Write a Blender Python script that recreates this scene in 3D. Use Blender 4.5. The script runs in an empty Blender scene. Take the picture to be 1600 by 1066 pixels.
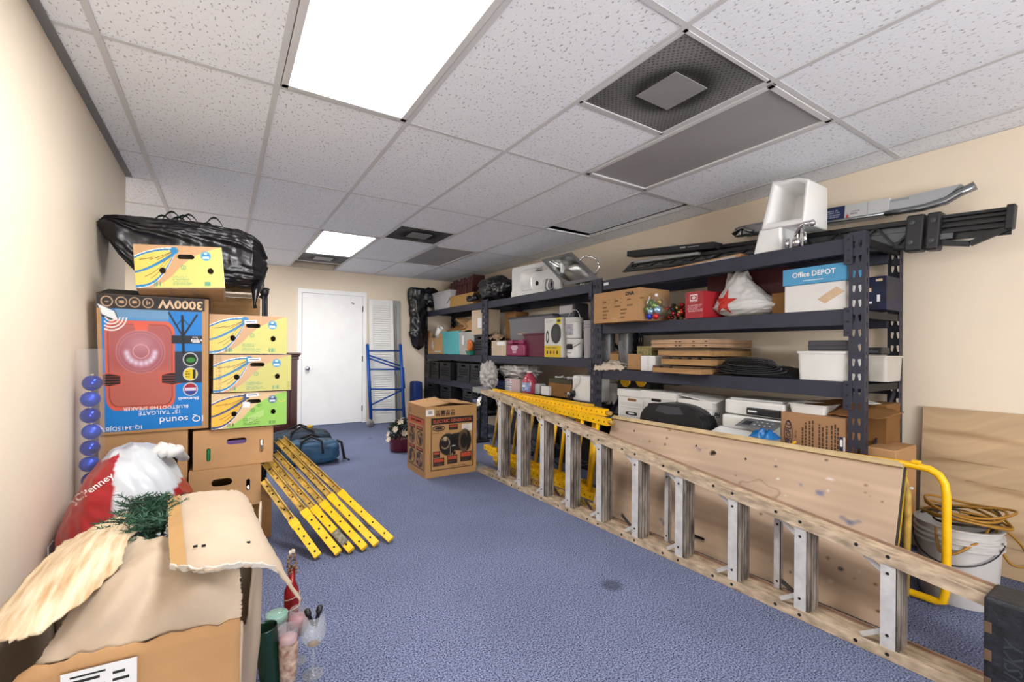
import bpy, bmesh, math, random
import numpy as np
from mathutils import Vector, Matrix, noise
from mathutils.geometry import tessellate_polygon
random.seed(7)
PI = math.pi
SC = bpy.context.scene
COL = SC.collection

# ---------------------------------------------------------------- camera
F, YAW, ROLL, CY, CH, HC = 705.1, .5709, .007, 547.0, 1.155, 2.345
_f = Vector((math.sin(YAW), math.cos(YAW), 0))
_r = Vector((math.cos(YAW), -math.sin(YAW), 0))
_u = Vector((0, 0, 1))
RT = _r*math.cos(ROLL) + _u*math.sin(ROLL)
UP = _u*math.cos(ROLL) - _r*math.sin(ROLL)
CAM = Vector((0, 0, CH))
cd = bpy.data.cameras.new('camera')
cam = bpy.data.objects.new('camera', cd)
COL.objects.link(cam)
cd.sensor_fit = 'HORIZONTAL'; cd.sensor_width = 36; cd.lens = F/1600*36
cd.shift_y = (CY-533)/1600; cd.clip_start = .02
cam.matrix_world = Matrix(((RT.x, UP.x, -_f.x, 0), (RT.y, UP.y, -_f.y, 0), (RT.z, UP.z, -_f.z, CH), (0, 0, 0, 1)))
SC.camera = cam

# ---------------------------------------------------------------- world, exposure
w = bpy.data.worlds.new('world'); SC.world = w; w.use_nodes = True
w.node_tree.nodes['Background'].inputs[0].default_value = (.75, .82, 1, 1)
w.node_tree.nodes['Background'].inputs[1].default_value = 1.0
SC.view_settings.view_transform = 'Standard'; SC.view_settings.look = 'None'
SC.view_settings.gamma = 1; SC.view_settings.use_curve_mapping = False
SC.view_settings.exposure = EXPOSURE = .97
PANEL = 15.0          # emission of the lit ceiling panels
BEHIND = 12.0        # emission of the fill panel added, unseen, behind the camera

# daylight area light, added unseen behind the camera, tilted up to brighten the ceiling
ld = bpy.data.lights.new('rear_fill', 'AREA'); ld.shape = 'RECTANGLE'; ld.size = 1.9; ld.size_y = 1.9; ld.energy = 110; ld.color = (1, .98, .96)
lo = bpy.data.objects.new('rear_fill', ld); COL.objects.link(lo); lo.location = (.7, -3.12, 1.25); lo.rotation_euler = (PI/2+.75, 0, 0)

# ---------------------------------------------------------------- measuring: pixel of the photograph -> point on a real plane
def ray(u, v): return RT*((u-800)/F) + UP*((CY-v)/F) + _f
def aX(u, v, x): d = ray(u, v); return CAM + d*(x/d.x)
def aY(u, v, y): d = ray(u, v); return CAM + d*(y/d.y)
def aZ(u, v, z=0): d = ray(u, v); return CAM + d*((z-CH)/d.z)

# ---------------------------------------------------------------- colours and materials
def lin(c): return tuple((x/12.92 if x <= .04045 else ((x+.055)/1.055)**2.4) for x in c)
def hx(s): s = s.lstrip('#'); return lin(tuple(int(s[i:i+2], 16)/255 for i in (0, 2, 4)))
MATS = {}
TONE = .78           # reflectance of everything photographed colours were taken from, relative to the paint and ceiling board
KEEP = {'yellow_enamel', 'painted_wall', 'white_door_paint', 'louvre_paint', 'white_steel_tee', 'porcelain', 'white_light_frame'}
def mat(name, col, rough=.6, metal=0, var=.12, vscale=6, bump=0, bscale=60, spec=.5, stretch=(1, 1, 1), coat=0, trans=0, alpha=1, ior=1.45, emit=0, dark=None, detail=4):
    if name in MATS: return MATS[name]
    m = bpy.data.materials.new(name); m.use_nodes = True; MATS[name] = m
    nt = m.node_tree; N = nt.nodes; L = nt.links
    b = N['Principled BSDF']; c = hx(col) if isinstance(col, str) else col
    if not (emit or metal or trans) and name not in KEEP: c = tuple(x*TONE for x in c)
    b.inputs['Roughness'].default_value = rough; b.inputs['Metallic'].default_value = metal
    b.inputs['Specular IOR Level'].default_value = spec; b.inputs['IOR'].default_value = ior
    b.inputs['Coat Weight'].default_value = coat; b.inputs['Transmission Weight'].default_value = trans
    b.inputs['Alpha'].default_value = alpha
    if emit:
        b.inputs['Emission Color'].default_value = (*c, 1); b.inputs['Emission Strength'].default_value = emit
    tc = N.new('ShaderNodeTexCoord'); mp = N.new('ShaderNodeMapping'); mp.inputs['Scale'].default_value = stretch
    L.new(tc.outputs['Object'], mp.inputs[0])
    if var:
        nz = N.new('ShaderNodeTexNoise'); nz.inputs['Scale'].default_value = vscale; nz.inputs['Detail'].default_value = detail
        L.new(mp.outputs[0], nz.inputs['Vector'])
        cr = N.new('ShaderNodeValToRGB'); cr.color_ramp.elements[0].position = .3; cr.color_ramp.elements[1].position = .7
        d = tuple(x*TONE for x in hx(dark)) if dark else tuple(x*(1-var*1.6) for x in c)
        cr.color_ramp.elements[0].color = (*d, 1)
        cr.color_ramp.elements[1].color = (*(min(1, x*(1+var*.6)) for x in c), 1)
        L.new(nz.outputs['Fac'], cr.inputs[0]); L.new(cr.outputs[0], b.inputs['Base Color'])
    else: b.inputs['Base Color'].default_value = (*c, 1)
    if bump:
        n2 = N.new('ShaderNodeTexNoise'); n2.inputs['Scale'].default_value = bscale; n2.inputs['Detail'].default_value = 3
        L.new(mp.outputs[0], n2.inputs['Vector'])
        bp = N.new('ShaderNodeBump'); bp.inputs['Strength'].default_value = bump; bp.inputs['Distance'].default_value = .01
        L.new(n2.outputs['Fac'], bp.inputs['Height']); L.new(bp.outputs[0], b.inputs['Normal'])
    return m
def attr_mat(name, rough=.5, spec=.4):
    m = bpy.data.materials.new(name); m.use_nodes = True; MATS[name] = m
    nt = m.node_tree; b = nt.nodes['Principled BSDF']; b.inputs['Roughness'].default_value = rough; b.inputs['Specular IOR Level'].default_value = spec
    a = nt.nodes.new('ShaderNodeAttribute'); a.attribute_name = 'ink'
    nt.links.new(a.outputs['Color'], b.inputs['Base Color']); return m
PRINT = attr_mat('printed_card', .45); PRINTM = attr_mat('printed_matt', .8, .2)

# ---------------------------------------------------------------- object helpers
def tag(o, label=None, cat=None, group=None, kind=None):
    if label: o['label'] = label
    if cat: o['category'] = cat
    if group: o['group'] = group
    if kind: o['kind'] = kind
    return o
def thing(name, label, cat, loc=(0, 0, 0), rotz=0, group=None, M=None):
    o = bpy.data.objects.new(name, None); COL.objects.link(o); o.empty_display_size = .05
    if M is not None: o.matrix_world = M
    else: o.location = loc; o.rotation_euler = (0, 0, rotz)
    return tag(o, label, cat, group)
def frame(o, x, y, z):
    x, y, z = x.normalized(), y.normalized(), z.normalized()
    return Matrix(((x.x, y.x, z.x, o.x), (x.y, y.y, z.y, o.y), (x.z, y.z, z.z, o.z), (0, 0, 0, 1)))
def dup(root, label=None, group=None, M=None, loc=None, rotz=None):
    r = root.copy(); COL.objects.link(r)
    if M is not None: r.matrix_world = M
    if loc is not None: r.location = loc
    if rotz is not None: r.rotation_euler = (0, 0, rotz)
    if label: r['label'] = label
    if group: r['group'] = group
    for ch in list(root.children):
        c = ch.copy(); COL.objects.link(c); c.parent = r
        for g in ch.children:
            d = g.copy(); COL.objects.link(d); d.parent = c
    return r
class MB:
    def __init__(s): s.b = bmesh.new()
    def box(s, a, b, M=None, bev=0):
        x0, y0, z0 = a; x1, y1, z1 = b
        vs = [s.b.verts.new(p) for p in ((x0, y0, z0), (x1, y0, z0), (x1, y1, z0), (x0, y1, z0), (x0, y0, z1), (x1, y0, z1), (x1, y1, z1), (x0, y1, z1))]
        fs = [s.b.faces.new([vs[i] for i in q]) for q in ((0, 3, 2, 1), (4, 5, 6, 7), (0, 1, 5, 4), (1, 2, 6, 5), (2, 3, 7, 6), (3, 0, 4, 7))]
        if bev:
            es = list({e for f in fs for e in f.edges})
            r = bmesh.ops.bevel(s.b, geom=es, offset=bev, segments=2, affect='EDGES', profile=.5)
            vs = list({v for f in r['faces'] for v in f.verts} | {v for v in vs if v.is_valid})
        if M is not None: bmesh.ops.transform(s.b, matrix=M, verts=vs)
        return s
    def hexa(s, bot, top):
        vs = [s.b.verts.new(p) for p in list(bot)+list(top)]
        for q in ((0, 3, 2, 1), (4, 5, 6, 7), (0, 1, 5, 4), (1, 2, 6, 5), (2, 3, 7, 6), (3, 0, 4, 7)): s.b.faces.new([vs[i] for i in q])
        return s
    def bar(s, p0, p1, wd, th, up=(0, 0, 1)):
        p0, p1 = Vector(p0), Vector(p1); d = (p1-p0).normalized(); up = Vector(up)
        sd = d.cross(up).normalized()*wd/2; u2 = sd.cross(d).normalized()*th/2
        c = [-sd-u2, sd-u2, sd+u2, -sd+u2]
        return s.hexa([p0+q for q in c], [p1+q for q in c])
    def tube(s, pts, r, n=10, closed=False, cap=True):
        pts = [Vector(p) for p in pts]; rings = []; m = len(pts); ref = None
        for i, p in enumerate(pts):
            if closed: t = pts[(i+1) % m]-pts[i-1]
            else: t = pts[min(i+1, m-1)]-pts[max(i-1, 0)]
            if t.length < 1e-9: t = Vector((0, 0, 1))
            t.normalize()
            if ref is None: ref = t.orthogonal().normalized()
            a = (ref-t*ref.dot(t))
            a = a.normalized() if a.length > 1e-6 else t.orthogonal().normalized()
            ref = a; bb = t.cross(a); rr = r[i] if isinstance(r, (list, tuple)) else r
            rings.append([s.b.verts.new(p+(a*math.cos(k*2*PI/n)+bb*math.sin(k*2*PI/n))*rr) for k in range(n)])
        for i in range(m if closed else m-1):
            A, B = rings[i], rings[(i+1) % m]
            for k in range(n): s.b.faces.new((A[k], A[(k+1) % n], B[(k+1) % n], B[k]))
        if cap and not closed:
            s.b.faces.new(rings[0][::-1]); s.b.faces.new(rings[-1])
        return s
    def lathe(s, prof, n=24, c=(0, 0, 0), M=None, cap=True):
        c = Vector(c); rings = []; new = []
        for r, z in prof:
            rings.append([s.b.verts.new(c+Vector((r*math.cos(k*2*PI/n), r*math.sin(k*2*PI/n), z))) for k in range(n)]); new += rings[-1]
        for A, B in zip(rings, rings[1:]):
            for k in range(n): s.b.faces.new((A[k], A[(k+1) % n], B[(k+1) % n], B[k]))
        if cap:
            if prof[0][0] > 1e-5: s.b.faces.new(rings[0][::-1])
            if prof[-1][0] > 1e-5: s.b.faces.new(rings[-1])
        if M is not None: bmesh.ops.transform(s.b, matrix=M, verts=new)
        return s
    def ball(s, c, r, n=16, m=10, sc=(1, 1, 1)):
        c = Vector(c); rows = []
        for j in range(1, m):
            th = PI*j/m
            rows.append([s.b.verts.new(c+Vector((r*sc[0]*math.sin(th)*math.cos(k*2*PI/n), r*sc[1]*math.sin(th)*math.sin(k*2*PI/n), r*sc[2]*math.cos(th)))) for k in range(n)])
        t = s.b.verts.new(c+Vector((0, 0, r*sc[2]))); o = s.b.verts.new(c-Vector((0, 0, r*sc[2])))
        for k in range(n):
            s.b.faces.new((t, rows[0][k], rows[0][(k+1) % n])); s.b.faces.new((o, rows[-1][(k+1) % n], rows[-1][k]))
        for A, B in zip(rows, rows[1:]):
            for k in range(n): s.b.faces.new((A[k], B[k], B[(k+1) % n], A[(k+1) % n]))
        return s
    def grid(s, fn, nu, nv, wrapu=False):
        V = [[s.b.verts.new(fn(i/(nu if wrapu else nu-1), j/(nv-1))) for i in range(nu)] for j in range(nv)]
        for j in range(nv-1):
            for i in range(nu if wrapu else nu-1): s.b.faces.new((V[j][i], V[j][(i+1) % nu], V[j+1][(i+1) % nu], V[j+1][i]))
        return s
    def plate(s, outer, holes, th, M=None):
        """flat plate in local xz with holes, from y=0 to y=th"""
        loops = [outer]+holes
        tri = tessellate_polygon([[Vector((x, z, 0)) for x, z in l] for l in loops])
        flat = [p for l in loops for p in l]; new = []
        A = [s.b.verts.new((x, 0, z)) for x, z in flat]; B = [s.b.verts.new((x, th, z)) for x, z in flat]; new = A+B
        for t in tri:
            try: s.b.faces.new([A[i] for i in t]); s.b.faces.new([B[i] for i in t[::-1]])
            except ValueError: pass
        k = 0
        for l in loops:
            n = len(l)
            for i in range(n):
                try: s.b.faces.new((A[k+i], A[k+(i+1) % n], B[k+(i+1) % n], B[k+i]))
                except ValueError: pass
            k += n
        if M is not None: bmesh.ops.transform(s.b, matrix=M, verts=new)
        return s
    def done(s, name, m, parent=None, smooth=False, recalc=True):
        if recalc: bmesh.ops.recalc_face_normals(s.b, faces=s.b.faces[:])
        me = bpy.data.meshes.new(name); s.b.to_mesh(me); s.b.free()
        if smooth:
            me.polygons.foreach_set('use_smooth', [True]*len(me.polygons))
        me.materials.append(m)
        o = bpy.data.objects.new(name, me); COL.objects.link(o)
        if smooth == 'auto':
            me.set_sharp_from_angle(angle=.7)
        if parent: o.parent = parent
        return o
def inst(o, parent, loc=(0, 0, 0), rot=(0, 0, 0), scale=(1, 1, 1)):
    c = o.copy(); COL.objects.link(c); c.parent = parent; c.location = loc; c.rotation_euler = rot; c.scale = scale; return c
def oval(cx, cz, rx, rz, n=20, p=2):
    out = []
    for k in range(n):
        a = 2*PI*k/n; ca, sa = math.cos(a), math.sin(a)
        out.append((cx+rx*math.copysign(abs(ca)**(2/p), ca), cz+rz*math.copysign(abs(sa)**(2/p), sa)))
    return out
def slotp(cx, cz, w, h, n=8):
    """stadium outline, long axis the larger of w, h"""
    out = []
    if w >= h:
        r = h/2; L = w/2-r
        for k in range(n+1): a = -PI/2+PI*k/n; out.append((cx+L+r*math.cos(a), cz+r*math.sin(a)))
        for k in range(n+1): a = PI/2+PI*k/n; out.append((cx-L+r*math.cos(a), cz+r*math.sin(a)))
    else:
        r = w/2; L = h/2-r
        for k in range(n+1): a = PI*k/n; out.append((cx+r*math.cos(a), cz+L+r*math.sin(a)))
        for k in range(n+1): a = PI+PI*k/n; out.append((cx+r*math.cos(a), cz-L+r*math.sin(a)))
    return out
def inkpanel(name, w, h, nx, ny, fn, parent, M=None, hole=None, m=None):
    """flat printed sheet in local xz (front faces -y): fn(U, V) in 0..1 gives sRGB; hole(U, V)<0 is cut out"""
    U, V = np.meshgrid(np.linspace(0, 1, nx+1), np.linspace(0, 1, ny+1))
    C = np.clip(fn(U, V), 0, 1)
    C = np.where(C <= .04045, C/12.92, ((C+.055)/1.055)**2.4).reshape(-1, 3)*TONE
    keep = np.ones((ny, nx), bool)
    if hole is not None:
        Uc, Vc = np.meshgrid((np.arange(nx)+.5)/nx, (np.arange(ny)+.5)/ny); keep = hole(Uc, Vc) > 0
    P = np.zeros(((nx+1)*(ny+1), 3)); P[:, 0] = U.ravel()*w; P[:, 2] = V.ravel()*h
    i = (np.arange(ny)[:, None]*(nx+1)+np.arange(nx)[None, :])[keep]
    Fc = np.stack([i, i+1, i+nx+2, i+nx+1], 1)
    me = bpy.data.meshes.new(name); me.from_pydata(P.tolist(), [], Fc.tolist())
    at = me.color_attributes.new('ink', 'FLOAT_COLOR', 'POINT')
    at.data.foreach_set('color', np.c_[C, np.ones(len(C))].ravel().astype(np.float32))
    me.materials.append(m or PRINT)
    o = bpy.data.objects.new(name, me); COL.objects.link(o); o.parent = parent
    if M is not None: o.matrix_local = M
    return o
def rgb(s): s = s.lstrip('#'); return np.array([int(s[i:i+2], 16)/255 for i in (0, 2, 4)])
def over(img, mask, col):
    mask = np.clip(mask, 0, 1)[..., None]; return img*(1-mask)+np.asarray(col)*mask
def aa(d, s): return np.clip(.5-d/s, 0, 1)          # signed distance -> coverage
def lettering(text, size, m, parent, loc, rot=(PI/2, 0, 0), name='lettering', sx=1, th=.0004, bold=0, align='CENTER', shear=0):
    cu = bpy.data.curves.new('lettering', 'FONT'); cu.body = text; cu.size = size; cu.align_x = align; cu.align_y = 'CENTER'
    cu.extrude = th; cu.offset = bold; cu.resolution_u = 2; cu.shear = shear
    t = bpy.data.objects.new('lettering', cu); COL.objects.link(t)
    me = bpy.data.meshes.new_from_object(t, depsgraph=bpy.context.evaluated_depsgraph_get()) if False else None
    bpy.context.view_layer.update()
    dg = bpy.context.evaluated_depsgraph_get(); me = bpy.data.meshes.new_from_object(t.evaluated_get(dg))
    bpy.data.objects.remove(t); bpy.data.curves.remove(cu)
    me.materials.clear(); me.materials.append(m)
    o = bpy.data.objects.new(name, me); COL.objects.link(o); o.parent = parent
    o.location = loc; o.rotation_euler = rot; o.scale = (sx, 1, 1); return o
def fbm(p, o=3):
    return sum(noise.noise(Vector(p)*2**k)/2**k for k in range(o))
def ridge(p, o=3):
    return sum((1-abs(noise.noise(Vector(p)*2**k))*2)/2**k for k in range(o))/1.75
def bag_mb(c, r, amp=.06, sc=4, seed=0, p=2.4, nu=72, nv=44, flat=None, stretch=(1, 1, 1)):
    """crumpled plastic bag: superellipsoid with creased relief; flat = z of the surface it lies on"""
    b = MB(); c = Vector(c)
    def fn(u, v):
        a = 2*PI*u; t = PI*v; q = lambda x: math.copysign(abs(x)**(2/p), x)
        d = Vector((q(math.sin(t))*q(math.cos(a)), q(math.sin(t))*q(math.sin(a)), q(math.cos(t))))
        s = Vector((d.x*stretch[0], d.y*stretch[1], d.z*stretch[2]))*sc*.5+Vector((seed*3.1, seed*1.7, 0))
        k = 1+amp*(fbm(s*.8, 2)*1.2+ridge(s, 3)*.9-.4)
        P = c+Vector((d.x*r[0]*k, d.y*r[1]*k, d.z*r[2]*k))
        if flat is not None and P.z < flat: P.z = flat
        return P
    return b.grid(fn, nu, nv, wrapu=True)
from mathutils.bvhtree import BVHTree
def wrap(o, target, off=.0015):
    """lay lettering onto a curved surface: every vertex drops along -z of the lettering"""
    bpy.context.view_layer.update()
    tm_ = target.matrix_world; T = BVHTree.FromPolygons([tm_ @ v.co for v in target.data.vertices], [p.vertices[:] for p in target.data.polygons])
    W = o.matrix_world; D = (W.to_3x3() @ Vector((0, 0, -1))).normalized(); I = W.inverted()
    for v in o.data.vertices:
        p = W @ v.co; h = T.ray_cast(p-D*.5, D)
        if h[0] is not None: v.co = I @ (h[0]-D*off)
def sheet(ctrl, nu=26, nv=26, wav=.004, ws=9, rag=.006, seed=0, cor=0):
    """warped cardboard or cloth sheet through a net of points (Catmull-Rom), ragged edges"""
    R_ = len(ctrl); C_ = len(ctrl[0])
    def cr(P, t):
        n = len(P)-1; x = t*n; i = min(int(x), n-1); f = x-i
        p0, p1, p2, p3 = P[max(i-1, 0)], P[i], P[i+1], P[min(i+2, n)]
        return .5*((2*p1)+(p2-p0)*f+(2*p0-5*p1+4*p2-p3)*f*f+(3*p1-p0-3*p2+p3)*f**3)
    rnd = random.Random(seed)
    def fn(u, v):
        p = cr([cr(row, u) for row in ctrl], v).copy()
        p.z += wav*(fbm(p*ws+Vector((seed, 0, 0)), 3)+.8*(ridge(p*ws*.6+Vector((0, seed, 0)), 2)-.4))
        if cor: p.z += cor*math.sin((p.y*.5+p.x)*cor*30000)
        if u in (0, 1) or v in (0, 1): p += Vector((rnd.uniform(-1, 1), rnd.uniform(-1, 1), rnd.uniform(-.6, .6)))*rag
        return p
    return MB().grid(fn, nu, nv)
def solid(o, th): m = o.modifiers.new('thickness', 'SOLIDIFY'); m.thickness = th; m.offset = 0; return o
def rack_frame(x, y, z): return Matrix.Translation((x, y, z)) @ Matrix.Rotation(-PI/2, 4, 'Z')   # local x runs along -Y, y into the rack

# ================================================================ materials
WALL = mat('painted_wall', '#e4d6c2', .7, var=.03, vscale=1.2, bump=.06, bscale=180)
CARD = mat('cardboard', '#c2976b', .85, var=.08, vscale=5, bump=.05, bscale=120, spec=.15)
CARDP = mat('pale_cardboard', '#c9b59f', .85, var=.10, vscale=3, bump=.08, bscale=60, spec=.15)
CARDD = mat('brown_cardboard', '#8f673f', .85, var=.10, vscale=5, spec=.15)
TAPE = mat('packing_tape', '#c29a66', .35, var=.06, spec=.4)
WHITEP = mat('white_paper', '#eeeeee', .75, var=.03)
WHITEC = mat('white_card', '#e4e2de', .75, var=.04)
BLACKI = mat('black_ink', '#17171a', .7, var=0)
WHITEI = mat('white_ink', '#f4f4f4', .7, var=0)
STEELB = mat('rack_steel', '#2f303e', .55, .2, var=.10, vscale=9, spec=.5)
STEELK = mat('rack_steel_dark', '#17171b', .55, .2, var=.1)
BAGK = mat('black_plastic_film', '#131218', .30, var=.1, vscale=8, bump=.15, bscale=25, spec=.6)
BAGW = mat('white_plastic_film', '#d9d7d6', .38, var=.05, bump=.35, bscale=22, spec=.45)
BLACKP = mat('black_plastic', '#202024', .45, var=.1, spec=.5)
GREYP = mat('dark_grey_plastic', '#44454c', .5, var=.06)
WHITEPL = mat('white_plastic', '#e6e5e2', .4, var=.03)
GREYPL = mat('light_grey_plastic', '#b9b7ba', .45, var=.04)
PORC = mat('porcelain', '#eceded', .12, var=.01, coat=.6, spec=.6)
CHROME = mat('chrome', '#dadada', .12, 1, var=0)
STAIN = mat('stainless_steel', '#a9a9a6', .28, 1, var=.06, vscale=3)
ALU_ = mat('dull_aluminium', '#a9a7a5', .45, .75, var=.22, vscale=14, bump=.05, bscale=90)
YEL = mat('yellow_enamel', '#eeb70e', .38, var=.10, vscale=10, spec=.5)
YELD = mat('worn_yellow_enamel', '#dcb355', .5, var=.3, vscale=16, spec=.4, dark='#95773a')
PLY = mat('plywood', '#c4a680', .75, var=.16, vscale=3, stretch=(6, 1, 6), spec=.2)
WOOD = mat('raw_wood', '#b28a5e', .75, var=.18, vscale=5, stretch=(1, 8, 8), spec=.2)
DARKW = mat('mahogany', '#4a1f1a', .35, var=.2, vscale=6, stretch=(8, 8, 1), coat=.2)
GREEN = mat('artificial_pine', '#37604a', .6, var=.3, vscale=30, dark='#1a3526')
BRASS = mat('brass', '#b9904a', .3, 1, var=0)
BLUESC = mat('blue_enamel', '#1450a8', .4, var=.08, vscale=9)
NAVY = mat('navy_canvas', '#1d3346', .75, var=.2, vscale=14, bump=.15, bscale=120)
BLACKC = mat('black_canvas', '#14151a', .8, var=.2, bump=.12, bscale=120)
RED = mat('red_card', '#b3202c', .6, var=.06)
DARK = mat('shadowed_void', '#0b0b0c', .9, var=0)
GRIDM = mat('white_steel_tee', '#cfd0d2', .5, var=.02)
LABELW = mat('sticker_white', '#e9eaec', .6, var=.03)

def carpet_mat():
    m = bpy.data.materials.new('blue_grey_carpet'); m.use_nodes = True; nt = m.node_tree; N, L = nt.nodes, nt.links
    b = N['Principled BSDF']; b.inputs['Roughness'].default_value = .95; b.inputs['Specular IOR Level'].default_value = .1
    tc = N.new('ShaderNodeTexCoord')
    def nz(s, d=2): n = N.new('ShaderNodeTexNoise'); n.inputs['Scale'].default_value = s; n.inputs['Detail'].default_value = d; L.new(tc.outputs['Object'], n.inputs['Vector']); return n
    a = nz(165, 4); r = N.new('ShaderNodeValToRGB'); e = r.color_ramp.elements
    e[0].position = .36; e[0].color = (*hx('#272c42'), 1); e[1].position = .66; e[1].color = (*hx('#8a92b2'), 1)
    L.new(a.outputs['Fac'], r.inputs[0])
    g = nz(2.2, 3); r2 = N.new('ShaderNodeValToRGB'); r2.color_ramp.elements[0].position = .3; r2.color_ramp.elements[1].position = .7
    r2.color_ramp.elements[0].color = (.86, .86, .86, 1); r2.color_ramp.elements[1].color = (1, 1, 1, 1); L.new(g.outputs['Fac'], r2.inputs[0])
    mx = N.new('ShaderNodeMixRGB'); mx.blend_type = 'MULTIPLY'; mx.inputs[0].default_value = 1; L.new(r.outputs[0], mx.inputs[1]); L.new(r2.outputs[0], mx.inputs[2])
    # white lint specks
    v = N.new('ShaderNodeTexVoronoi'); v.inputs['Scale'].default_value = 6; L.new(tc.outputs['Object'], v.inputs['Vector'])
    lt = N.new('ShaderNodeMath'); lt.operation = 'LESS_THAN'; lt.inputs[1].default_value = .012; L.new(v.outputs['Distance'], lt.inputs[0])
    m2 = N.new('ShaderNodeMixRGB'); m2.inputs[2].default_value = (*hx('#c9cbd2'), 1); L.new(lt.outputs[0], m2.inputs[0]); L.new(mx.outputs[0], m2.inputs[1])
    # two dark spill stains
    last = m2
    for (x, y, rr) in ((1.62, 1.60, .055), (1.62, 5.9, .03)):
        d = N.new('ShaderNodeVectorMath'); d.operation = 'DISTANCE'; d.inputs[1].default_value = (x, y, 0); L.new(tc.outputs['Object'], d.inputs[0])
        mr = N.new('ShaderNodeMapRange'); mr.inputs[1].default_value = rr*.6; mr.inputs[2].default_value = rr*1.2; mr.inputs[3].default_value = .6; mr.inputs[4].default_value = 0; L.new(d.outputs['Value'], mr.inputs[0])
        k = N.new('ShaderNodeMixRGB'); k.inputs[2].default_value = (*hx('#2a2b33'), 1); L.new(mr.outputs[0], k.inputs[0]); L.new(last.outputs[0], k.inputs[1]); last = k
    L.new(last.outputs[0], b.inputs['Base Color'])
    bp = N.new('ShaderNodeBump'); bp.inputs['Strength'].default_value = .3; bp.inputs['Distance'].default_value = .005; L.new(a.outputs['Fac'], bp.inputs['Height']); L.new(bp.outputs[0], b.inputs['Normal'])
    return m
def tile_mat():
    m = bpy.data.materials.new('fissured_ceiling_board'); m.use_nodes = True; nt = m.node_tree; N, L = nt.nodes, nt.links
    b = N['Principled BSDF']; b.inputs['Roughness'].default_value = .9; b.inputs['Specular IOR Level'].default_value = .1
    g = N.new('ShaderNodeNewGeometry')
    mp = N.new('ShaderNodeMapping'); mp.inputs['Scale'].default_value = (1, .55, 1); L.new(g.outputs['Position'], mp.inputs[0])
    a = N.new('ShaderNodeTexNoise'); a.inputs['Scale'].default_value = 95; a.inputs['Detail'].default_value = 1; L.new(mp.outputs[0], a.inputs['Vector'])
    r = N.new('ShaderNodeValToRGB'); e = r.color_ramp.elements
    e[0].position = .30; e[0].color = (*hx('#b0b0b2'), 1); e[1].position = .37; e[1].color = (*hx('#f1f5fb'), 1); L.new(a.outputs['Fac'], r.inputs[0])
    L.new(r.outputs[0], b.inputs['Base Color'])
    bp = N.new('ShaderNodeBump'); bp.inputs['Strength'].default_value = .3; bp.inputs['Distance'].default_value = .004; L.new(a.outputs['Fac'], bp.inputs['Height']); L.new(bp.outputs[0], b.inputs['Normal'])
    return m
CARPET = carpet_mat(); TILE = tile_mat()

# ================================================================ the setting
XL, XR, YB, YE, YF, XA = -.57, 3.5, 7.26, 4.09, -3.0, -1.9     # left wall, right wall, back wall, end of left wall, wall behind the camera, alcove
tag(MB().box((XA-.1, YF-.1, -.08), (XR+.1, YB+.1, 0)).done('floor', CARPET), kind='structure')
tag(MB().box((XL-.12, YF-.1, 0), (XL, YE, HC+.1)).done('wall_left', WALL), kind='structure')
tag(MB().box((XA-.1, YE-.12, 0), (XL-.12, YE, HC+.1)).done('wall_alcove_front', WALL), kind='structure')
tag(MB().box((XA-.1, YE, 0), (XA, YB+.1, HC+.1)).done('wall_alcove_left', WALL), kind='structure')
tag(MB().box((XR, YF-.1, 0), (XR+.1, YB+.1, HC+.1)).done('wall_right', WALL), kind='structure')
wx0, wx1, wz0, wz1 = -.3, 1.7, .3, 2.2
tag(MB().box((XL-.12, YF-.1, 0), (wx0, YF, HC+.1)).box((wx1, YF-.1, 0), (XR, YF, HC+.1)).box((wx0, YF-.1, 0), (wx1, YF, wz0)).box((wx0, YF-.1, wz1), (wx1, YF, HC+.1)).done('wall_front', WALL), kind='structure')
f = MB()
for k in range(5):
    x = wx0+(wx1-wx0)*k/4; f.box((x-.025, YF-.07, wz0), (x+.025, YF-.02, wz1))
f.box((wx0, YF-.07, wz0), (wx1, YF-.02, wz0+.05)).box((wx0, YF-.07, wz1-.05), (wx1, YF-.02, wz1))
tag(f.done('added_window_1', mat('added_window_frame', '#c9c9c9', .4, var=.02)), kind='structure')  # added window, out of view, to go with the fill light behind it
DX0, DX1, DZ = .985, 1.855, 1.975
wb = MB().box((XA, YB, 0), (DX0-.02, YB+.1, HC+.1)).box((DX1+.02, YB, 0), (XR, YB+.1, HC+.1)).box((DX0-.02, YB, DZ+.02), (DX1+.02, YB+.1, HC+.1))
tag(wb.done('wall_back', WALL), kind='structure')
tag(MB().box((-.571, 2.46, .26), (-.565, 2.53, .375), bev=.002).done('trim_1', WHITEPL), kind='structure')

# door
DOORM = mat('white_door_paint', '#f0f0f0', .45, var=.02)
d = tag(MB().box((DX0, YB-.012, .012), (DX1, YB+.03, DZ), bev=.003).done('door_1', DOORM), kind='structure')
fr = MB()
for x0, x1, z0, z1 in ((DX0-.065, DX0-.004, 0, DZ+.004), (DX1+.004, DX1+.065, 0, DZ+.004), (DX0-.065, DX1+.065, DZ+.005, DZ+.067)):
    fr.box((x0, YB-.022, z0), (x1, YB+.06, z1), bev=.002)
fr.done('door_frame', DOORM, d)
k = MB().lathe([(.033, 0), (.033, .006), (.012, .01), (.012, .03), (.026, .036), (.031, .05), (.026, .064), (.0, .068)], 20, M=Matrix.Translation((DX0+.075, YB-.012, .86)) @ Matrix.Rotation(PI/2, 4, 'X'))
k.done('door_knob', CHROME, d, True)
for z in (.22, 1.0, 1.78): MB().tube([(DX1+.002, YB-.02, z-.045), (DX1+.002, YB-.02, z+.045)], .008, 8).done('hinge', STEELK, d)
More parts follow.
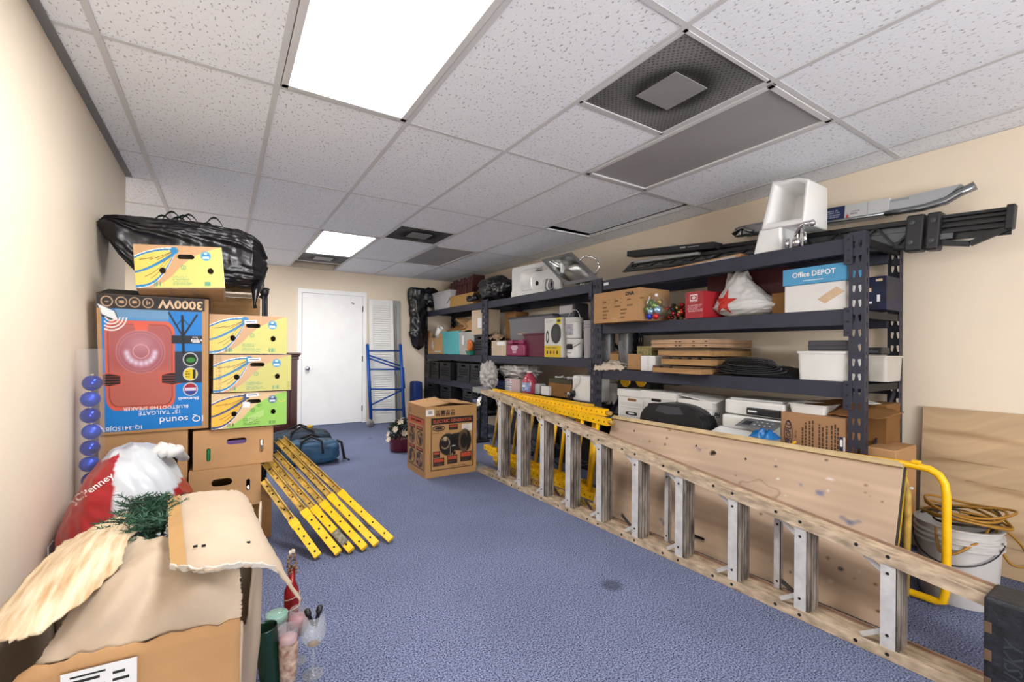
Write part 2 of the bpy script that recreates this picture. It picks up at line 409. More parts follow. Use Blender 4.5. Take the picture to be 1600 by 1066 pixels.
MB().bar((1.68, YB-.018, 1.872), (1.73, YB-.018, 1.858), .006, .01).bar((1.70, YB-.018, 1.87), (1.71, YB-.018, 1.84), .006, .01).done('door_hook', GREYP, d)

# ceiling: slab, tee grid, each board a part
ceil = tag(MB().box((XA-.1, YF-.1, HC+.11), (XR+.1, YB+.1, HC+.2)).done('ceiling', DARK), kind='structure')
LX = [XA]+[-.4078+.6095*i for i in range(-2, 7)]+[XR]
LY = [YF, -2.722+1.256, -.210, 1.0463, 2.302, 3.558, 4.814, 6.070, YB]
skip = {}
LIGHTS = [(.2017, 1.0463, 1.256, 1), (.811, 4.814, 1.256, 1), (2.030, 1.0463, 1.256, 0), (2.030, 4.814, 1.256, 0),
          (.2017, -2.35, .884, 1), (2.030, -1.466, 1.256, 0), (-1.6268, 4.814, 1.256, 1)]  # lit ones on this line are unseen fill, added to brighten the room
VENTS = [(1.4207, 1.0463), (1.4207, 4.204), (.811, 6.070)]
def covered(x0, y0):
    for (lx, ly, n, on) in LIGHTS:
        if abs(lx-x0) < .05 and ly-.05 < y0+.01 and y0 < ly+n-.1: return True
    return False
tm = {}
for i in range(len(LX)-1):
    for j in range(len(LY)-1):
        x0, x1, y0, y1 = LX[i], LX[i+1], LY[j], LY[j+1]
        if x1 <= XL+.01 and y1 < YE: continue
        if covered(x0, y0) and y0 > -1.5: continue
        cells = [(y0, y1)]
        for vx, vy in VENTS:
            if abs(vx-x0) < .05 and y0-.05 < vy < y1: cells = [c for c in ((y0, vy), (vy+.61, y1)) if c[1]-c[0] > .08]
        if abs(x0-.2017) < .05 and j == 0: cells = [(y0, -2.35)]
        for (a, b) in cells:
            xx0 = max(x0, XL) if b < YE+.2 and x0 < XL else x0
            gap = abs(x0-2.640) < .05 and abs(a-2.302) < .05       # the board that has slipped out of its seat
            key = (round(x1-xx0, 2), round(b-a, 2))
            if key not in tm: tm[key] = MB().box((-.5*key[0]+.004, -.5*key[1]+.004, 0), (.5*key[0]-.004, .5*key[1]-.004, .015)).done('ceiling_tile', TILE).data; bpy.data.objects.remove(bpy.data.objects['ceiling_tile'])
            o = bpy.data.objects.new('ceiling_tile', tm[key]); COL.objects.link(o); o.parent = ceil
            o.location = ((xx0+x1)/2+(-.045 if gap else 0), (a+b)/2+(-.06 if gap else 0), HC+.003+(.02 if gap else 0))
            if gap: o.rotation_euler = (0, .01, 0)
for x in LX[1:-1]:
    MB().box((x-.012, YF if x > XL else YE, HC-.002), (x+.012, YB, HC+.0015)).box((x-.002, YF if x > XL else YE, HC), (x+.002, YB, HC+.03)).done('main_tee', GRIDM, ceil)
for j, y in enumerate(LY[1:-1]):
    for i in range(len(LX)-1):
        if LX[i+1] <= XL+.01 and y < YE: continue
        MB().box((max(LX[i], XL) if y < YE and LX[i] < XL else LX[i], y-.012, HC-.001), (LX[i+1], y+.012, HC+.001)).done('cross_tee', GRIDM, ceil)
for vx, vy in VENTS:
    for y in (vy, vy+.61):
        if min(abs(y-q) for q in LY) > .05: MB().box((vx, y-.012, HC-.001), (vx+.6095, y+.012, HC+.001)).done('cross_tee', GRIDM, ceil)
MB().box((XL, YE-.01, HC-.001), (-.4078, YE+.014, HC+.001)).done('cross_tee', GRIDM, ceil)
ANG = mat('grey_wall_angle', '#8d8d90', .6, var=.03)
for n_, a, b in (('trim_2', (XL, YF, HC-.004), (XL+.035, YE, HC+.002)), ('trim_3', (XR-.022, YF, HC-.004), (XR, YB, HC+.001)), ('trim_4', (XA, YB-.022, HC-.004), (XR, YB, HC+.001))):
    tag(MB().box(a, b).done(n_, ANG if n_ == 'trim_2' else GRIDM), kind='structure')

DIFF_ON = mat('lit_diffuser', (1, .985, .96), .5, var=0, emit=PANEL)
DIFF_BK = mat('added_diffuser_behind', (1, .985, .96), .5, var=0, emit=BEHIND)
DIFF_OFF = mat('unlit_prismatic_diffuser', '#b4b4b5', .45, var=.10, vscale=1.3, bump=.25, bscale=260)
LLAB = ['large lit fluorescent ceiling panel nearest the camera', 'lit fluorescent ceiling panel in front of the white door', 'large unlit grey ceiling panel beside the near air vent', 'unlit grey ceiling panel beside the far dark air vent',
        'added, unseen lit ceiling panel behind the camera on the left', 'unlit ceiling panel behind the camera on the right', 'added, unseen lit ceiling panel over the recess behind the left stack']
for (x, y, n, on), lab in zip(LIGHTS, LLAB):
    t = thing('ceiling_light', lab, 'ceiling light', (x+.305, y+n/2, HC), 0, 'ceiling light panels')
    fw = .03; f = MB()
    for a, b in (((-.29, -n/2+.015), (-.29+fw, n/2-.015)), ((.29-fw, -n/2+.015), (.29, n/2-.015)), ((-.29, -n/2+.015), (.29, -n/2+.015+fw)), ((-.29, n/2-.015-fw), (.29, n/2-.015))):
        f.box((*a, -.006), (*b, .012), bev=.002)
    f.done('light_frame', mat('white_light_frame', '#d4d4d4', .4, var=.01), t)
    MB().box((-.262, -n/2+.043, .004), (.262, n/2-.043, .01)).done('diffuser', (DIFF_ON if y > 0 else DIFF_BK) if on else DIFF_OFF, t)
    MB().box((-.285, -n/2+.02, .012), (.285, n/2-.02, .09)).done('housing', WHITEPL, t)

def vent_ink(dirt):
    def fn(U, V):
        x, y = (U-.5)*2, (V-.5)*2
        img = np.ones(U.shape+(3,))*(.52 if dirt < 1 else .36)
        r = np.maximum(np.abs(x), np.abs(y)); rr = np.hypot(x, y)
        img = img*(1-dirt*.62*np.exp(-((rr-.50)/.17)**2))[..., None]
        img = img*(1-.12*np.sin(x*3+1)*np.sin(y*2))[..., None]
        dots = (np.sin(U*PI*44)*np.sin(V*PI*44)) > .55
        img = np.where(dots[..., None], img*.55, img)
        return img
    return fn
for (x, y), lab, dirt, pl in zip(VENTS, ['perforated square ceiling air vent nearest the camera, grey with a soot ring', 'dark sooty square ceiling air vent over the middle of the room', 'pale square ceiling air vent next to the wall above the door'], (.8, 1.2, .5), ('#a0a0a0', '#8d8d8d', '#b4b4b4')):
    t = thing('ceiling_vent', lab, 'vent', (x+.305, y+.305, HC), 0, 'square ceiling vents')
    inkpanel('perforated_face', .565, .565, 150, 150, vent_ink(dirt), t, Matrix.Translation((-.2825, .2825, .002)) @ Matrix.Rotation(PI/2, 4, 'X'), m=PRINTM)
    MB().box((-.11, -.11, -.004), (.11, .11, .0), bev=.001).done('centre_plate', mat('vent_plate_'+pl[1:], pl, .6, var=.06), t)
    f = MB()
    for a, b in (((-.295, -.295), (-.28, .295)), ((.28, -.295), (.295, .295)), ((-.295, -.295), (.295, -.28)), ((-.295, .28), (.295, .295))): f.box((*a, -.004), (*b, .012))
    f.done('vent_frame', GRIDM, t)

# ================================================================ cartons
def carton(name, label, P, w, d, h, rotz=0, m=None, cat='box', group=None, holes=None, print_fn=None, res=.003, M=None, flaps=True, tape=None, side_hole=None):
    """closed carton; local x along the front, y into depth, z up; holes are outlines in the front face"""
    m = m or CARD
    t = thing(name, label, cat, P, rotz, group, M)
    if holes:
        T = .005; out = [(0, 0), (w, 0), (w, h), (0, h)]
        b = MB().plate(out, holes, T)
        b.box((0, T, 0), (T, d, h)).box((w-T, T, 0), (w, d, h)).box((T, d-T, 0), (w-T, d, h)).box((T, T, 0), (w-T, d-T, T))
        if not flaps: b.box((T, T, h-T), (w-T, d-T, h))
        b.done('carton_body', m, t)
    else:
        MB().box((0, 0, 0), (w, d, h), bev=min(.004, h*.08)).done('carton_body', m, t)
    if flaps:
        e = .0025
        for y0, y1 in ((e, d/2-e*.6), (d/2+e*.6, d-e)): MB().box((e, y0, h-.001 if not holes else h-.004), (w-e, y1, h+.003)).done('flap', m, t)
    if tape:
        b = MB().box((w*.0, d/2-.025, h+.0032), (w, d/2+.025, h+.0036))
        if tape > 1: b.box((-.0006, d/2-.025, h*.72), (-.0002, d/2+.025, h+.003))
        b.done('tape', TAPE, t)
    if print_fn:
        inkpanel('printed_face', w-.002, h-.002, int(w/res), int(h/res), print_fn, t, Matrix.Translation((.001, -.0008, .001)),
                 hole=None if not holes else (lambda U, V: np.min([poly_sd(U*w, V*h, q) for q in holes], 0)))
    return t
def poly_sd(X, Y, poly):
    """inside test for an outline: -1 inside, +1 outside"""
    ins = np.zeros(X.shape, bool); n = len(poly)
    for i in range(n):
        x0, y0 = poly[i]; x1, y1 = poly[(i+1) % n]
        if y0 == y1: continue
        c = ((y0 > Y) != (y1 > Y)) & (X < (x1-x0)*(Y-y0)/(y1-y0)+x0); ins ^= c
    return np.where(ins, -1., 1.)
def barcode(img, U, V, u0, u1, v0, v1, col, seed=1):
    r = np.random.RandomState(seed); bars = r.rand(40) > .45
    k = np.clip(((U-u0)/(u1-u0)*40).astype(int), 0, 39)
    return over(img, ((U > u0) & (U < u1) & (V > v0) & (V < v1) & bars[k])*.75, col)
def textlines(img, U, V, u0, u1, v0, v1, n, col, seed=2, a=.7):
    r = np.random.RandomState(seed); k = np.clip(((V-v0)/(v1-v0)*n), 0, n-.01); row = k.astype(int); fr = k-row
    seg = r.rand(n, 60) > .25; end = .6+.4*r.rand(n); c = np.clip(((U-u0)/(u1-u0)*60).astype(int), 0, 59)
    return over(img, ((U > u0) & (U < u0+(u1-u0)*end[row]) & (V > v0) & (V < v1) & (fr > .3) & (fr < .75) & seg[row, c])*a, col)
def ell(U, V, cx, cy, rx, ry): return (np.hypot((U-cx)/rx, (V-cy)/ry)-1)*min(rx, ry)

def banana_ink(variant, seed):
    yel, lime, blue, kraft = [('#ecc862', '#cbc76e', '#2b7fb5', '#c79c72'), ('#ecc862', '#cbc76e', '#2b7fb5', '#c79c72'), ('#e6c468', '#c5bf6c', '#2a7fb5', '#c9a27a'), ('#f2b62c', '#8fc550', '#2c4474', '#d9b98a')][variant]
    yel, lime, blue, kraft = map(rgb, (yel, lime, blue, kraft))
    def fn(U, V):
        img = np.ones(U.shape+(3,))*kraft; s = .008
        g = np.interp(U, [0, .18, .3, .4, .5, .58, .68, .8, .92, 1], [-.1, .0, .13, .28, .5, .64, .77, .88, .96, 1.0])
        img = over(img, aa(V-g, s), lime)
        hub = (.44, .88)
        q = np.clip(U/.44, 0, 1)
        top = .70+.22*(1-(1-q)**2.2); bot = .03+.80*q**2.5; mid = .36+.46*q**1.4
        inside = (U < .455) & (V < top+.03) & (V > bot-.035)
        img = over(img, inside*1., [.96, .96, .97])
        img = over(img, ((U < .45) & (V < top+.012) & (V > bot-.02))*1., blue)
        img = over(img, ((U < .445) & (V < top-.03) & (V > bot+.035))*1., yel)
        img = over(img, aa(np.abs(V-mid)-.022-.02*q, .02)*(U < .44), blue)
        for a, b, u0, u1 in ((.60, 1.1, .16, .40), (.52, 1.2, .24, .42), (.22, 1.7, .1, .3), (.27, 1.6, .30, .43), (.12, 2.0, .16, .40), (.64, 1.0, .05, .2)):
            y = a+(hub[1]-a)*q**(1.1+b*.5); img = over(img, aa(np.abs(V-y)-.006, .012)*(U > u0)*(U < u1), [.22, .2, .12])
        img = over(img, aa(ell(U, V, .44, .88, .045, .085), .01), blue)
        # oval seal
        img = over(img, aa(ell(U, V, .80, .77, .060, .115), .008), blue)
        img = over(img, aa(np.abs(ell(U, V, .80, .77, .052, .10))-.003, .006)*.6, [.8, .9, .95])
        img = over(img, aa(np.maximum(np.abs(U-.80)-.038, np.abs(V-.73)-.028), .01)*.85, [.95, .96, .97])
        img = over(img, aa(ell(U, V, .80, .83, .022, .03), .01)*.8, [.85, .92, .95])
        ink = blue*.5+np.array([.15, .3, .12]) if variant < 3 else np.array([.16, .30, .10])
        img = over(img, aa(np.abs(ell(U, V, .53, .48, .026, .048))-.004, .006)*.7, ink)
        img = over(img, aa(np.maximum(np.abs(U-.53)-.004, np.abs(V-.48)-.025), .006)*.7, ink)
        img = textlines(img, U, V, .40, .62, .17, .27, 4, ink, seed); img = textlines(img, U, V, .40, .66, .05, .15, 4, ink, seed+1)
        img = barcode(img, U, V, .19, .28, .04, .14, ink, seed); img = barcode(img, U, V, .75, .84, .04, .14, ink, seed+3)
        if variant == 3:
            img = over(img, aa(np.abs(ell(U, V, .93, .73, .035, .05))-.007, .008)*(V < .75), [.85, .75, .3])
            img = textlines(img, U, V, .58, .68, .56, .64, 3, ink, 9, .9)
            for k in range(4): img = over(img, aa(np.abs((V-.30)-(U-.5-.05*k)*.9)-.012, .02)*(U > .46)*(U < .68)*.6, [.85, .9, .7])
        if variant == 2:
            r = (np.sin(U*420) > .2) & (np.sin(V*230) > -.4)
            img = over(img, ((U < .10) & (U > .02))*r*.55, [.2, .17, .14]); img = over(img, ((U > .93) & (V < .25))*r*.6, [.2, .17, .14])
        return img
    return fn
def banana_box(label, corner, w, h, variant, seed, d=.42, rotz=0, M=None, rise=0):
    holes = [slotp(.545*w, .735*h, .19*w, .115*h), oval(.285*w, .40*h, .036*w, .075*h, 18), oval(.81*w, .40*h, .036*w, .075*h, 18)]
    t = carton('banana_carton', label, corner, w, d, h, rotz, CARDP, 'box', 'printed banana cartons', holes, banana_ink(variant, seed), .0026, M, flaps=False)
    return t
def px_front(u0, v0, u1, y, v_top):
    """front face on the plane Y = y: lower left corner, width, height"""
    a = aY(u0, v0, y); b = aY(u1, v0, y); c = aY(u0, v_top, y); return a, b.x-a.x, c.z-a.z

# lower cartons of the stack (Y front 3.10)
YS = 3.10
ph = [slotp(.20, .235, .115, .040), slotp(.072, .15, .022, .085), slotp(.342, .165, .022, .085)]
A0, A1, A2 = .0, .305, .66
# column 1 (against the wall): two plain cartons, the speaker carton on them
c1 = carton('plain_carton', 'plain brown carton with hand slots directly under the blue speaker carton', (-.535, YS+.02, .34), .375, .42, .352, .0, CARD, 'box', 'plain brown cartons', [slotp(.195, .262, .115, .042), slotp(.065, .16, .022, .085), slotp(.318, .20, .022, .09)], flaps=True)
carton('plain_carton', 'lowest plain brown carton by the left wall, mostly hidden behind the white bag', (-.53, YS+.03, 0), .37, .42, .337, .0, CARD, 'box', 'plain brown cartons', flaps=True)
# column 2
p2 = aY(410, 790, YS-.03)
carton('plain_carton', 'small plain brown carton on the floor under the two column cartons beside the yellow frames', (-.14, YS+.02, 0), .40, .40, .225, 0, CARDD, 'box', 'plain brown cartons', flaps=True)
c2 = carton('plain_carton', 'plain brown carton with an oval hand slot, under the one with the purple thing inside', (-.152, YS-.03, .23), .352, .42, .23, 0, CARD, 'box', 'plain brown cartons', [slotp(.155, .155, .10, .042), slotp(.285, .12, .02, .07)], flaps=True)
MB().ball((.285, .02, .09), .03, 14, 8, (.8, .4, .9)).done('silver_content', CHROME, c2, True)
c3 = carton('plain_carton', 'plain brown carton with something purple showing in its hand slot, under the green banana carton', (-.135, YS-.01, .465), .40, .42, .215, .03, CARD, 'box', 'plain brown cartons', [slotp(.21, .145, .10, .034), slotp(.073, .08, .019, .075), slotp(.338, .105, .02, .078)], flaps=True)
MB().box((.15, .012, .12), (.27, .04, .148), bev=.006).done('purple_content', mat('purple_foil', '#5a2a7a', .35, var=.1), c3)
MB().tube([(.073, .016, .045), (.073, .016, .115)], .011, 10).done('green_content', mat('green_foil', '#1f7a44', .3, .3, var=.3, vscale=40), c3)
MB().tube([(.338, .0, .07), (.338, -.004, .14)], [.008, .013], 10).done('silver_content', CHROME, c3, True)

# speaker carton, upside down, leaning a little forward
def speaker_ink(U, V):
    img = np.ones(U.shape+(3,))*rgb('#b98e5f'); W = rgb
    x, y = U, V; s = .006
    def rect(a, b, c, d): return aa(np.maximum(np.abs(x-(a+b)/2)-(b-a)/2, np.abs(y-(c+d)/2)-(d-c)/2), s)
    img = over(img, rect(.035, .935, .02, .905), W('#1c7fd0'))
    img = over(img, rect(0, .96, .905, 1), W('#272022'))
    img = over(img, rect(.15, .62, .80, .905)*np.clip((y-.80)/.05, 0, 1), W('#6d9bc4'))
    img = over(img, rect(.935, .965, .0, .91), W('#b98e5f'))
    for cx in (.085, .205, .318, .435):
        img = over(img, aa(np.abs(ell(x, y, cx, .953, .046, .033))-.0035, .004), W('#d9b48c'))
    img = over(img, rect(.068, .10, .947, .953)+rect(.185, .228, .944, .962)+rect(.298, .338, .945, .965)+rect(.42, .432, .938, .97)+rect(.44, .452, .945, .962), W('#d9b48c'))
    # phone and signal arcs
    img = over(img, aa(np.maximum(np.abs((x-.10)+.5*(y-.86))-.065, np.abs((y-.865)+.35*(x-.10))-.04), s), W('#20242c'))
    img = over(img, aa(np.maximum(np.abs((x-.10)+.5*(y-.86))-.057, np.abs((y-.872)+.35*(x-.10))-.030), s), W('#e9eef2'))
    # loudspeaker body
    def rbox(a, b, c, d, r):
        qx, qy = np.abs(x-(a+b)/2)-(b-a)/2+r, np.abs(y-(c+d)/2)-(d-c)/2+r
        return np.hypot(np.maximum(qx, 0), np.maximum(qy, 0))+np.minimum(np.maximum(qx, qy), 0)-r
    img = over(img, aa(rbox(.055, .675, .175, .825, .09), s), W('#d8644e'))
    img = over(img, aa(rbox(.080, .650, .200, .800, .08), s), W('#8e3a30'))
    img = over(img, aa(rbox(.088, .642, .206, .795, .078), s), W('#bd665a'))
    img = over(img, aa(rbox(.088, .642, .480, .795, .078), .05)*.7, W('#a9585a'))
    img = over(img, aa(np.maximum(np.abs(x-.37)-.065+.25*(.80-y), np.abs(y-.785)-.035), s), W('#e0614a'))
    d1 = ell(x, y, .365, .60, .215, .155)
    img = over(img, aa(d1, s)*.75, W('#a5606c')); img = over(img, aa(np.abs(d1)-.003, s)*.7, W('#c98a8c'))
    img = over(img, aa(np.abs(ell(x, y, .365, .60, .19, .135))-.002, s)*.5, W('#d09a9a'))
    for k in range(9):
        a = PI+PI*(k+.2)/8.4; cx, cy = .365+.125*math.cos(a), .60+.085*math.sin(a)
        img = over(img, np.exp(-((x-cx)**2/.0006+(y-cy)**2/.0005))*.9, W('#e6d9f0'))
    img = over(img, np.exp(-((x-.365)**2/.02+(y-.66)**2/.006))*.35, W('#e0c4d0'))
    img = over(img, aa(np.abs(ell(x, y, .365, .605, .07, .05))-.003, s), W('#d9a6a8'))
    for sgn, cx in ((1, .085), (-1, .645)):
        img = over(img, aa(np.maximum(np.abs(x-cx)-.11+.0*y, np.abs(y-.40)-.055+.18*np.abs(x-cx)), s), W('#d8604c'))
        m_ = aa(np.maximum(np.abs(x-cx)-.095, np.abs(y-.40)-.045+.18*np.abs(x-cx)), s)
        img = over(img, m_, W('#1b1416')); img = over(img, m_*(np.sin(y*330) > .35), W('#7c3c34'))
    img = over(img, (1-rect(.035, .935, .02, .905))*rect(0, .034, .02, .905), W('#b98e5f'))
    for k in range(4): # signal arcs over the body
        r = .05+.028*k; dd = np.abs(np.hypot((x-.115)/1.0, (y-.86)/.8)-r)-.006
        img = over(img, aa(dd, s)*(y < .845)*(x > .06), W('#f1e8e4'))
    # bands on the right
    img = over(img, rect(.645, .935, .665, .725), W('#23252e'))
    img = over(img, aa(np.maximum(np.abs(x-.80)-.135, np.abs(y-.485)-.12), s)*(x > .672+.0*y), W('#2d3140'))
    img = over(img, ((np.sin(x*300+y*260) > .3) & (x > .675) & (x < .935) & (y > .365) & (y < .605))*.35, W('#4a5064'))
    # tripod (upside down)
    for (x0, y0, x1, y1, t) in ((.745, .865, .755, .60, .013), (.62, .89, .755, .71, .007), (.885, .88, .76, .73, .008), (.69, .80, .75, .85, .003), (.81, .80, .75, .85, .003)):
        px, py = x-x0, y-y0; dx, dy = x1-x0, y1-y0; h_ = np.clip((px*dx+py*dy)/(dx*dx+dy*dy), 0, 1)
        img = over(img, aa(np.hypot(px-dx*h_, py-dy*h_)-t, s), W('#15171f'))
    for cy, f1, f2 in ((.545, '#10160f', '#3d8a3a'), (.432, '#e0c623', '#20201a'), (.315, '#a62a3a', '#33408f')):
        e_ = ell(x, y, .82, cy, .072, .052)
        img = over(img, aa(e_, s), W('#e9e9e9')); img = over(img, aa(e_+.007, s), W(f1))
        if cy > .5: img = over(img, aa(ell(x, y, .825, cy-.005, .045, .02), s), W(f2))
        elif cy > .4: img = over(img, rect(.845, .87, cy-.035, cy+.035), W(f2)); img = textlines(img, x, y, .77, .835, cy-.03, cy+.03, 3, W(f2), 4)
        else: img = over(img, aa(e_+.007, s)*(y < cy-.012), W(f2)); img = over(img, rect(.765, .875, cy-.012, cy+.012), W('#d9d2e6'))
    img = textlines(img, x, y, .84, .93, .70, .722, 1, W('#e6e6e6'), 3); img = over(img, rect(.84, .915, .672, .684), W('#e6e6e6'))
    return img
BL, BR, TLc = aY(157, 669, 3.11), aY(326, 661, 3.11), aY(141, 458, 2.985)
BL.z = BR.z = .697
xax = (BR-BL).normalized(); zax = (TLc-BL); zax = (zax-xax*zax.dot(xax)); sh = zax.length; zax.normalize(); yax = zax.cross(xax)
sw = (BR-BL).length
sp = carton('speaker_carton', 'large blue printed loudspeaker carton standing upside down with an orange speaker on it', BL, sw, .30, sh, M=frame(BL, xax, yax, zax), m=CARD, cat='box', flaps=False, print_fn=speaker_ink, res=.0026)
MB().box((0, .0, sh), (sw, .30, sh+.003)).done('flap', mat('dark_printed_card', '#2a2324', .6, var=.1), sp)
MB().box((sw, .0, sh*.88), (sw+.001, .298, sh)).box((sw+.0002, 0, 0), (sw+.0008, .02, sh)).done('printed_side', mat('dark_printed_card', '#2a2324'), sp)
UPS = (PI/2, PI, 0)      # lettering turned upside down on a face that looks to -y
def face_txt(t, s, size, m, u, v, w, h, rot=(PI/2, 0, 0), **k): return lettering(s, size, m, t, (u*w, -.0016, v*h), rot, **k)
CREAM = mat('cream_ink', '#e9c9a4', .6, var=0)
face_txt(sp, '3000W', .062, CREAM, .735, .953, sw, sh, UPS, bold=.0018, sx=1.02)
face_txt(sp, 'IQ sound', .052, WHITEI, .735, .085, sw, sh, UPS, sx=1.02)
face_txt(sp, '15" TAILGATE', .030, WHITEI, .53, .148, sw, sh, UPS)
face_txt(sp, 'BLUETOOTH® SPEAKER', .026, WHITEI, .50, .185, sw, sh, UPS)
face_txt(sp, 'IQ-3415DJBT', .030, WHITEI, .185, .045, sw, sh, UPS, sx=1.0)
face_txt(sp, 'Bluetooth', .024, WHITEI, .80, .245, sw, sh, UPS, bold=.0005)
face_txt(sp, 'tripod', .020, WHITEI, .88, .69, sw, sh, UPS, bold=.0005)

# three banana cartons right of it
b1 = aY(330, 669, YS-.03); banana_box('green banana carton with a white tag, lowest of the three by the door side', (b1.x, YS-.03, .69), .385, .205, 3, 5, rotz=.03)
b2 = aY(333, 605, YS-.02); banana_box('yellow banana carton with black scribbled ends, middle of the three', (b2.x, YS-.04, .90), .40, .215, 2, 17, rotz=.02)
b3 = aY(327, 535, YS-.03); banana_box('yellow banana carton with clean print, topmost of the three by the door side', (b3.x, YS-.03, 1.122), .395, .225, 1, 29, rotz=0)
for nm, u, v, y in (('x', 342+30, 493, 0),): pass
def sticker(t, x0, x1, z0, z1, m=None, name='sticker', y=-.0022, rot=0):
    o = MB().box(((x0-x1)/2, -.0006, (z0-z1)/2), ((x1-x0)/2, 0, (z1-z0)/2)).done(name, m or LABELW, t); o.location = ((x0+x1)/2, y, (z0+z1)/2); o.rotation_euler = (0, rot, 0); return o
for t in [o for o in COL.objects if o.name.startswith('banana_carton') and o.type == 'EMPTY']:
    sticker(t, .17, .235, .178, .198, rot=-.06)
    tl = MB().box((.178, -.0034, .185), (.226, -.0028, .191)).done('sticker_print', mat('grey_blue_print', '#7b86a0', .7, var=0), t)
    if 'green' in t['label']: sticker(t, .152, .19, .115, .148, rot=.05)

# tilted banana carton on top, against the bag
q0, q1, q2 = aY(212, 450, 2.885), aY(352, 450, 2.885), aY(204, 381, 2.93)
xa = (q1-q0).normalized(); za = (q2-q0); za = (za-xa*za.dot(xa)); hh = za.length; za.normalize(); ya = za.cross(xa)
tb = carton('banana_carton', 'yellow banana carton tilted forward on top of the stack in front of the black bag', q0, (q1-q0).length, .25, hh, M=frame(q0, xa, ya, za), m=CARDP, cat='box', group='printed banana cartons', flaps=False,
            holes=[slotp(.545*.39, .735*hh, .19*.39, .115*hh), oval(.285*.39, .40*hh, .036*.39, .075*hh, 18), oval(.81*.39, .40*hh, .036*.39, .075*hh, 18)], print_fn=banana_ink(0, 3), res=.0026)
ww = (q1-q0).length
for a in (.0, .36, .62): MB().box((ww*a+.003, .01, -.003), (ww*(a+.25 if a == .36 else a+.355)-.0, .24, 0)).done('bottom_flap', CARD, tb)

# big black bag over the stack
def wedge_bag():
    b = MB()
    def fn(u, v):
        x = -.562+v*.80; a = 2*PI*u
        top = np.interp(v, [0, .04, .2, .5, .8, .95, 1], [1.835, 1.875, 1.885, 1.90, 1.89, 1.84, 1.74])
        bot = np.interp(v, [0, .1, .2, .27, .5, .9, .97, 1], [1.80, 1.66, 1.56, 1.535, 1.53, 1.53, 1.56, 1.66])
        c = (top+bot)/2; hz = (top-bot)/2; q = lambda t: math.copysign(abs(t)**.5, t)
        y0, y1 = 3.17, 3.62; cy = (y0+y1)/2; hy = (y1-y0)/2*np.interp(v, [0, .1, .9, 1], [.75, 1, 1, .45])
        s = Vector((x*3.0+math.sin(a)*1.2, math.cos(a)*1.4, math.sin(a)*5+x*1.5))
        r1 = ridge(s, 4)-.42; r2 = ridge(Vector((x*9+z_(a), math.sin(a)*4-x*6, 3)), 2)-.4
        k = 1+.15*r1+.025*r2
        return Vector((x+.012*fbm(s*1.5, 2), cy+q(math.cos(a))*hy*k, c+q(math.sin(a))*hz*(1+(k-1)*.55)))
    return b.grid(fn, 150, 130, wrapu=True)
def z_(a): return math.sin(a)*2
wb_ = wedge_bag(); t = thing('garbage_bag', 'big black plastic bag spread over the top of the left stack', 'bag', (-.1, 3.3, 1.40))
o = wb_.done('bag_film', BAGK, t, True); o.location = (.1, -3.3, -1.40)
tail = MB().tube([(.19, 3.25, 1.56), (.17, 3.19, 1.50), (.165, 3.18, 1.43), (.17, 3.18, 1.40)], [.035, .022, .008, .012], 8).done('bag_tail', BAGK, t, True); tail.location = (.1, -3.3, -1.40)
def leafy(pts, m, name, label, cat):
    t = thing(name, label, cat, pts[0]); return t
t = thing('green_foliage', 'dark green artificial leaves poking up behind the big black bag', 'foliage', (-.25, 3.42, 1.865))
for k in range(9):
    x, z = -.12+.03*k, .0; b = MB()
    def lf(u, v, k=k): 
        return Vector((-.06+.03*k+(v-.5)*.10+.02*math.sin(k), .02*math.cos(k*2)+(u-.5)*.04*math.sin(PI*v), .02+.06*math.sin(PI*v*.8+.2)*(1+.4*math.sin(k*1.7))+.02*abs(u-.5)))
    b.grid(lf, 4, 7).done('leaf', mat('dark_leaf', '#163322', .5, var=.3, vscale=30), t, True)

# folded black metal bed frame standing behind the stack
t = thing('folding_frame', 'folded black metal frame with a pale wooden board standing behind the banana cartons', 'frame', (.18, 3.62, 0))
pf = [aY(345, 452, 3.62), aY(412, 455, 3.62), aY(415, 480, 3.62)]
L0 = Vector((.18, 3.62, 0))
f1 = MB()
x0, x1, zt = pf[0].x-.18-.3, pf[1].x-.18, pf[1].z
f1.tube([(x0, 0, 0), (x0, 0, zt-.02), (x0+.03, 0, zt), (x1-.03, 0, zt), (x1, 0, zt-.03), (x1, 0, 0)], .011, 8)
f1.tube([(x1+.02, .03, 0), (x1+.02, .03, zt-.01), (x1-.02, .03, zt+.005)], .009, 8); f1.done('frame_tube', BLACKP, t, True)
MB().lathe([(.0, -.03), (.022, -.028), (.03, 0), (.022, .028), (0, .03)], 12, c=(x1+.005, .0, zt-.005)).tube([(x1-.02, 0, zt-.05), (x1+.03, 0, zt+.02)], .012, 8).done('hinge_knob', BLACKP, t, True)
MB().box((x0+.03, .015, .05), (x1-.02, .03, zt-.055)).done('wooden_board', WOOD, t)
MB().box((x0+.03, .01, zt-.05), (x1-.02, .035, zt-.03)).done('pale_slat', CARDP, t)

# ================================================================ left side, foreground
GLASS = mat('clear_glass', (.75, .78, .8), .04, var=0, alpha=.16, spec=1.0, coat=.5)
CLEARPL = mat('clear_plastic', (.97, .97, .98), .08, var=0, trans=1, ior=1.12)

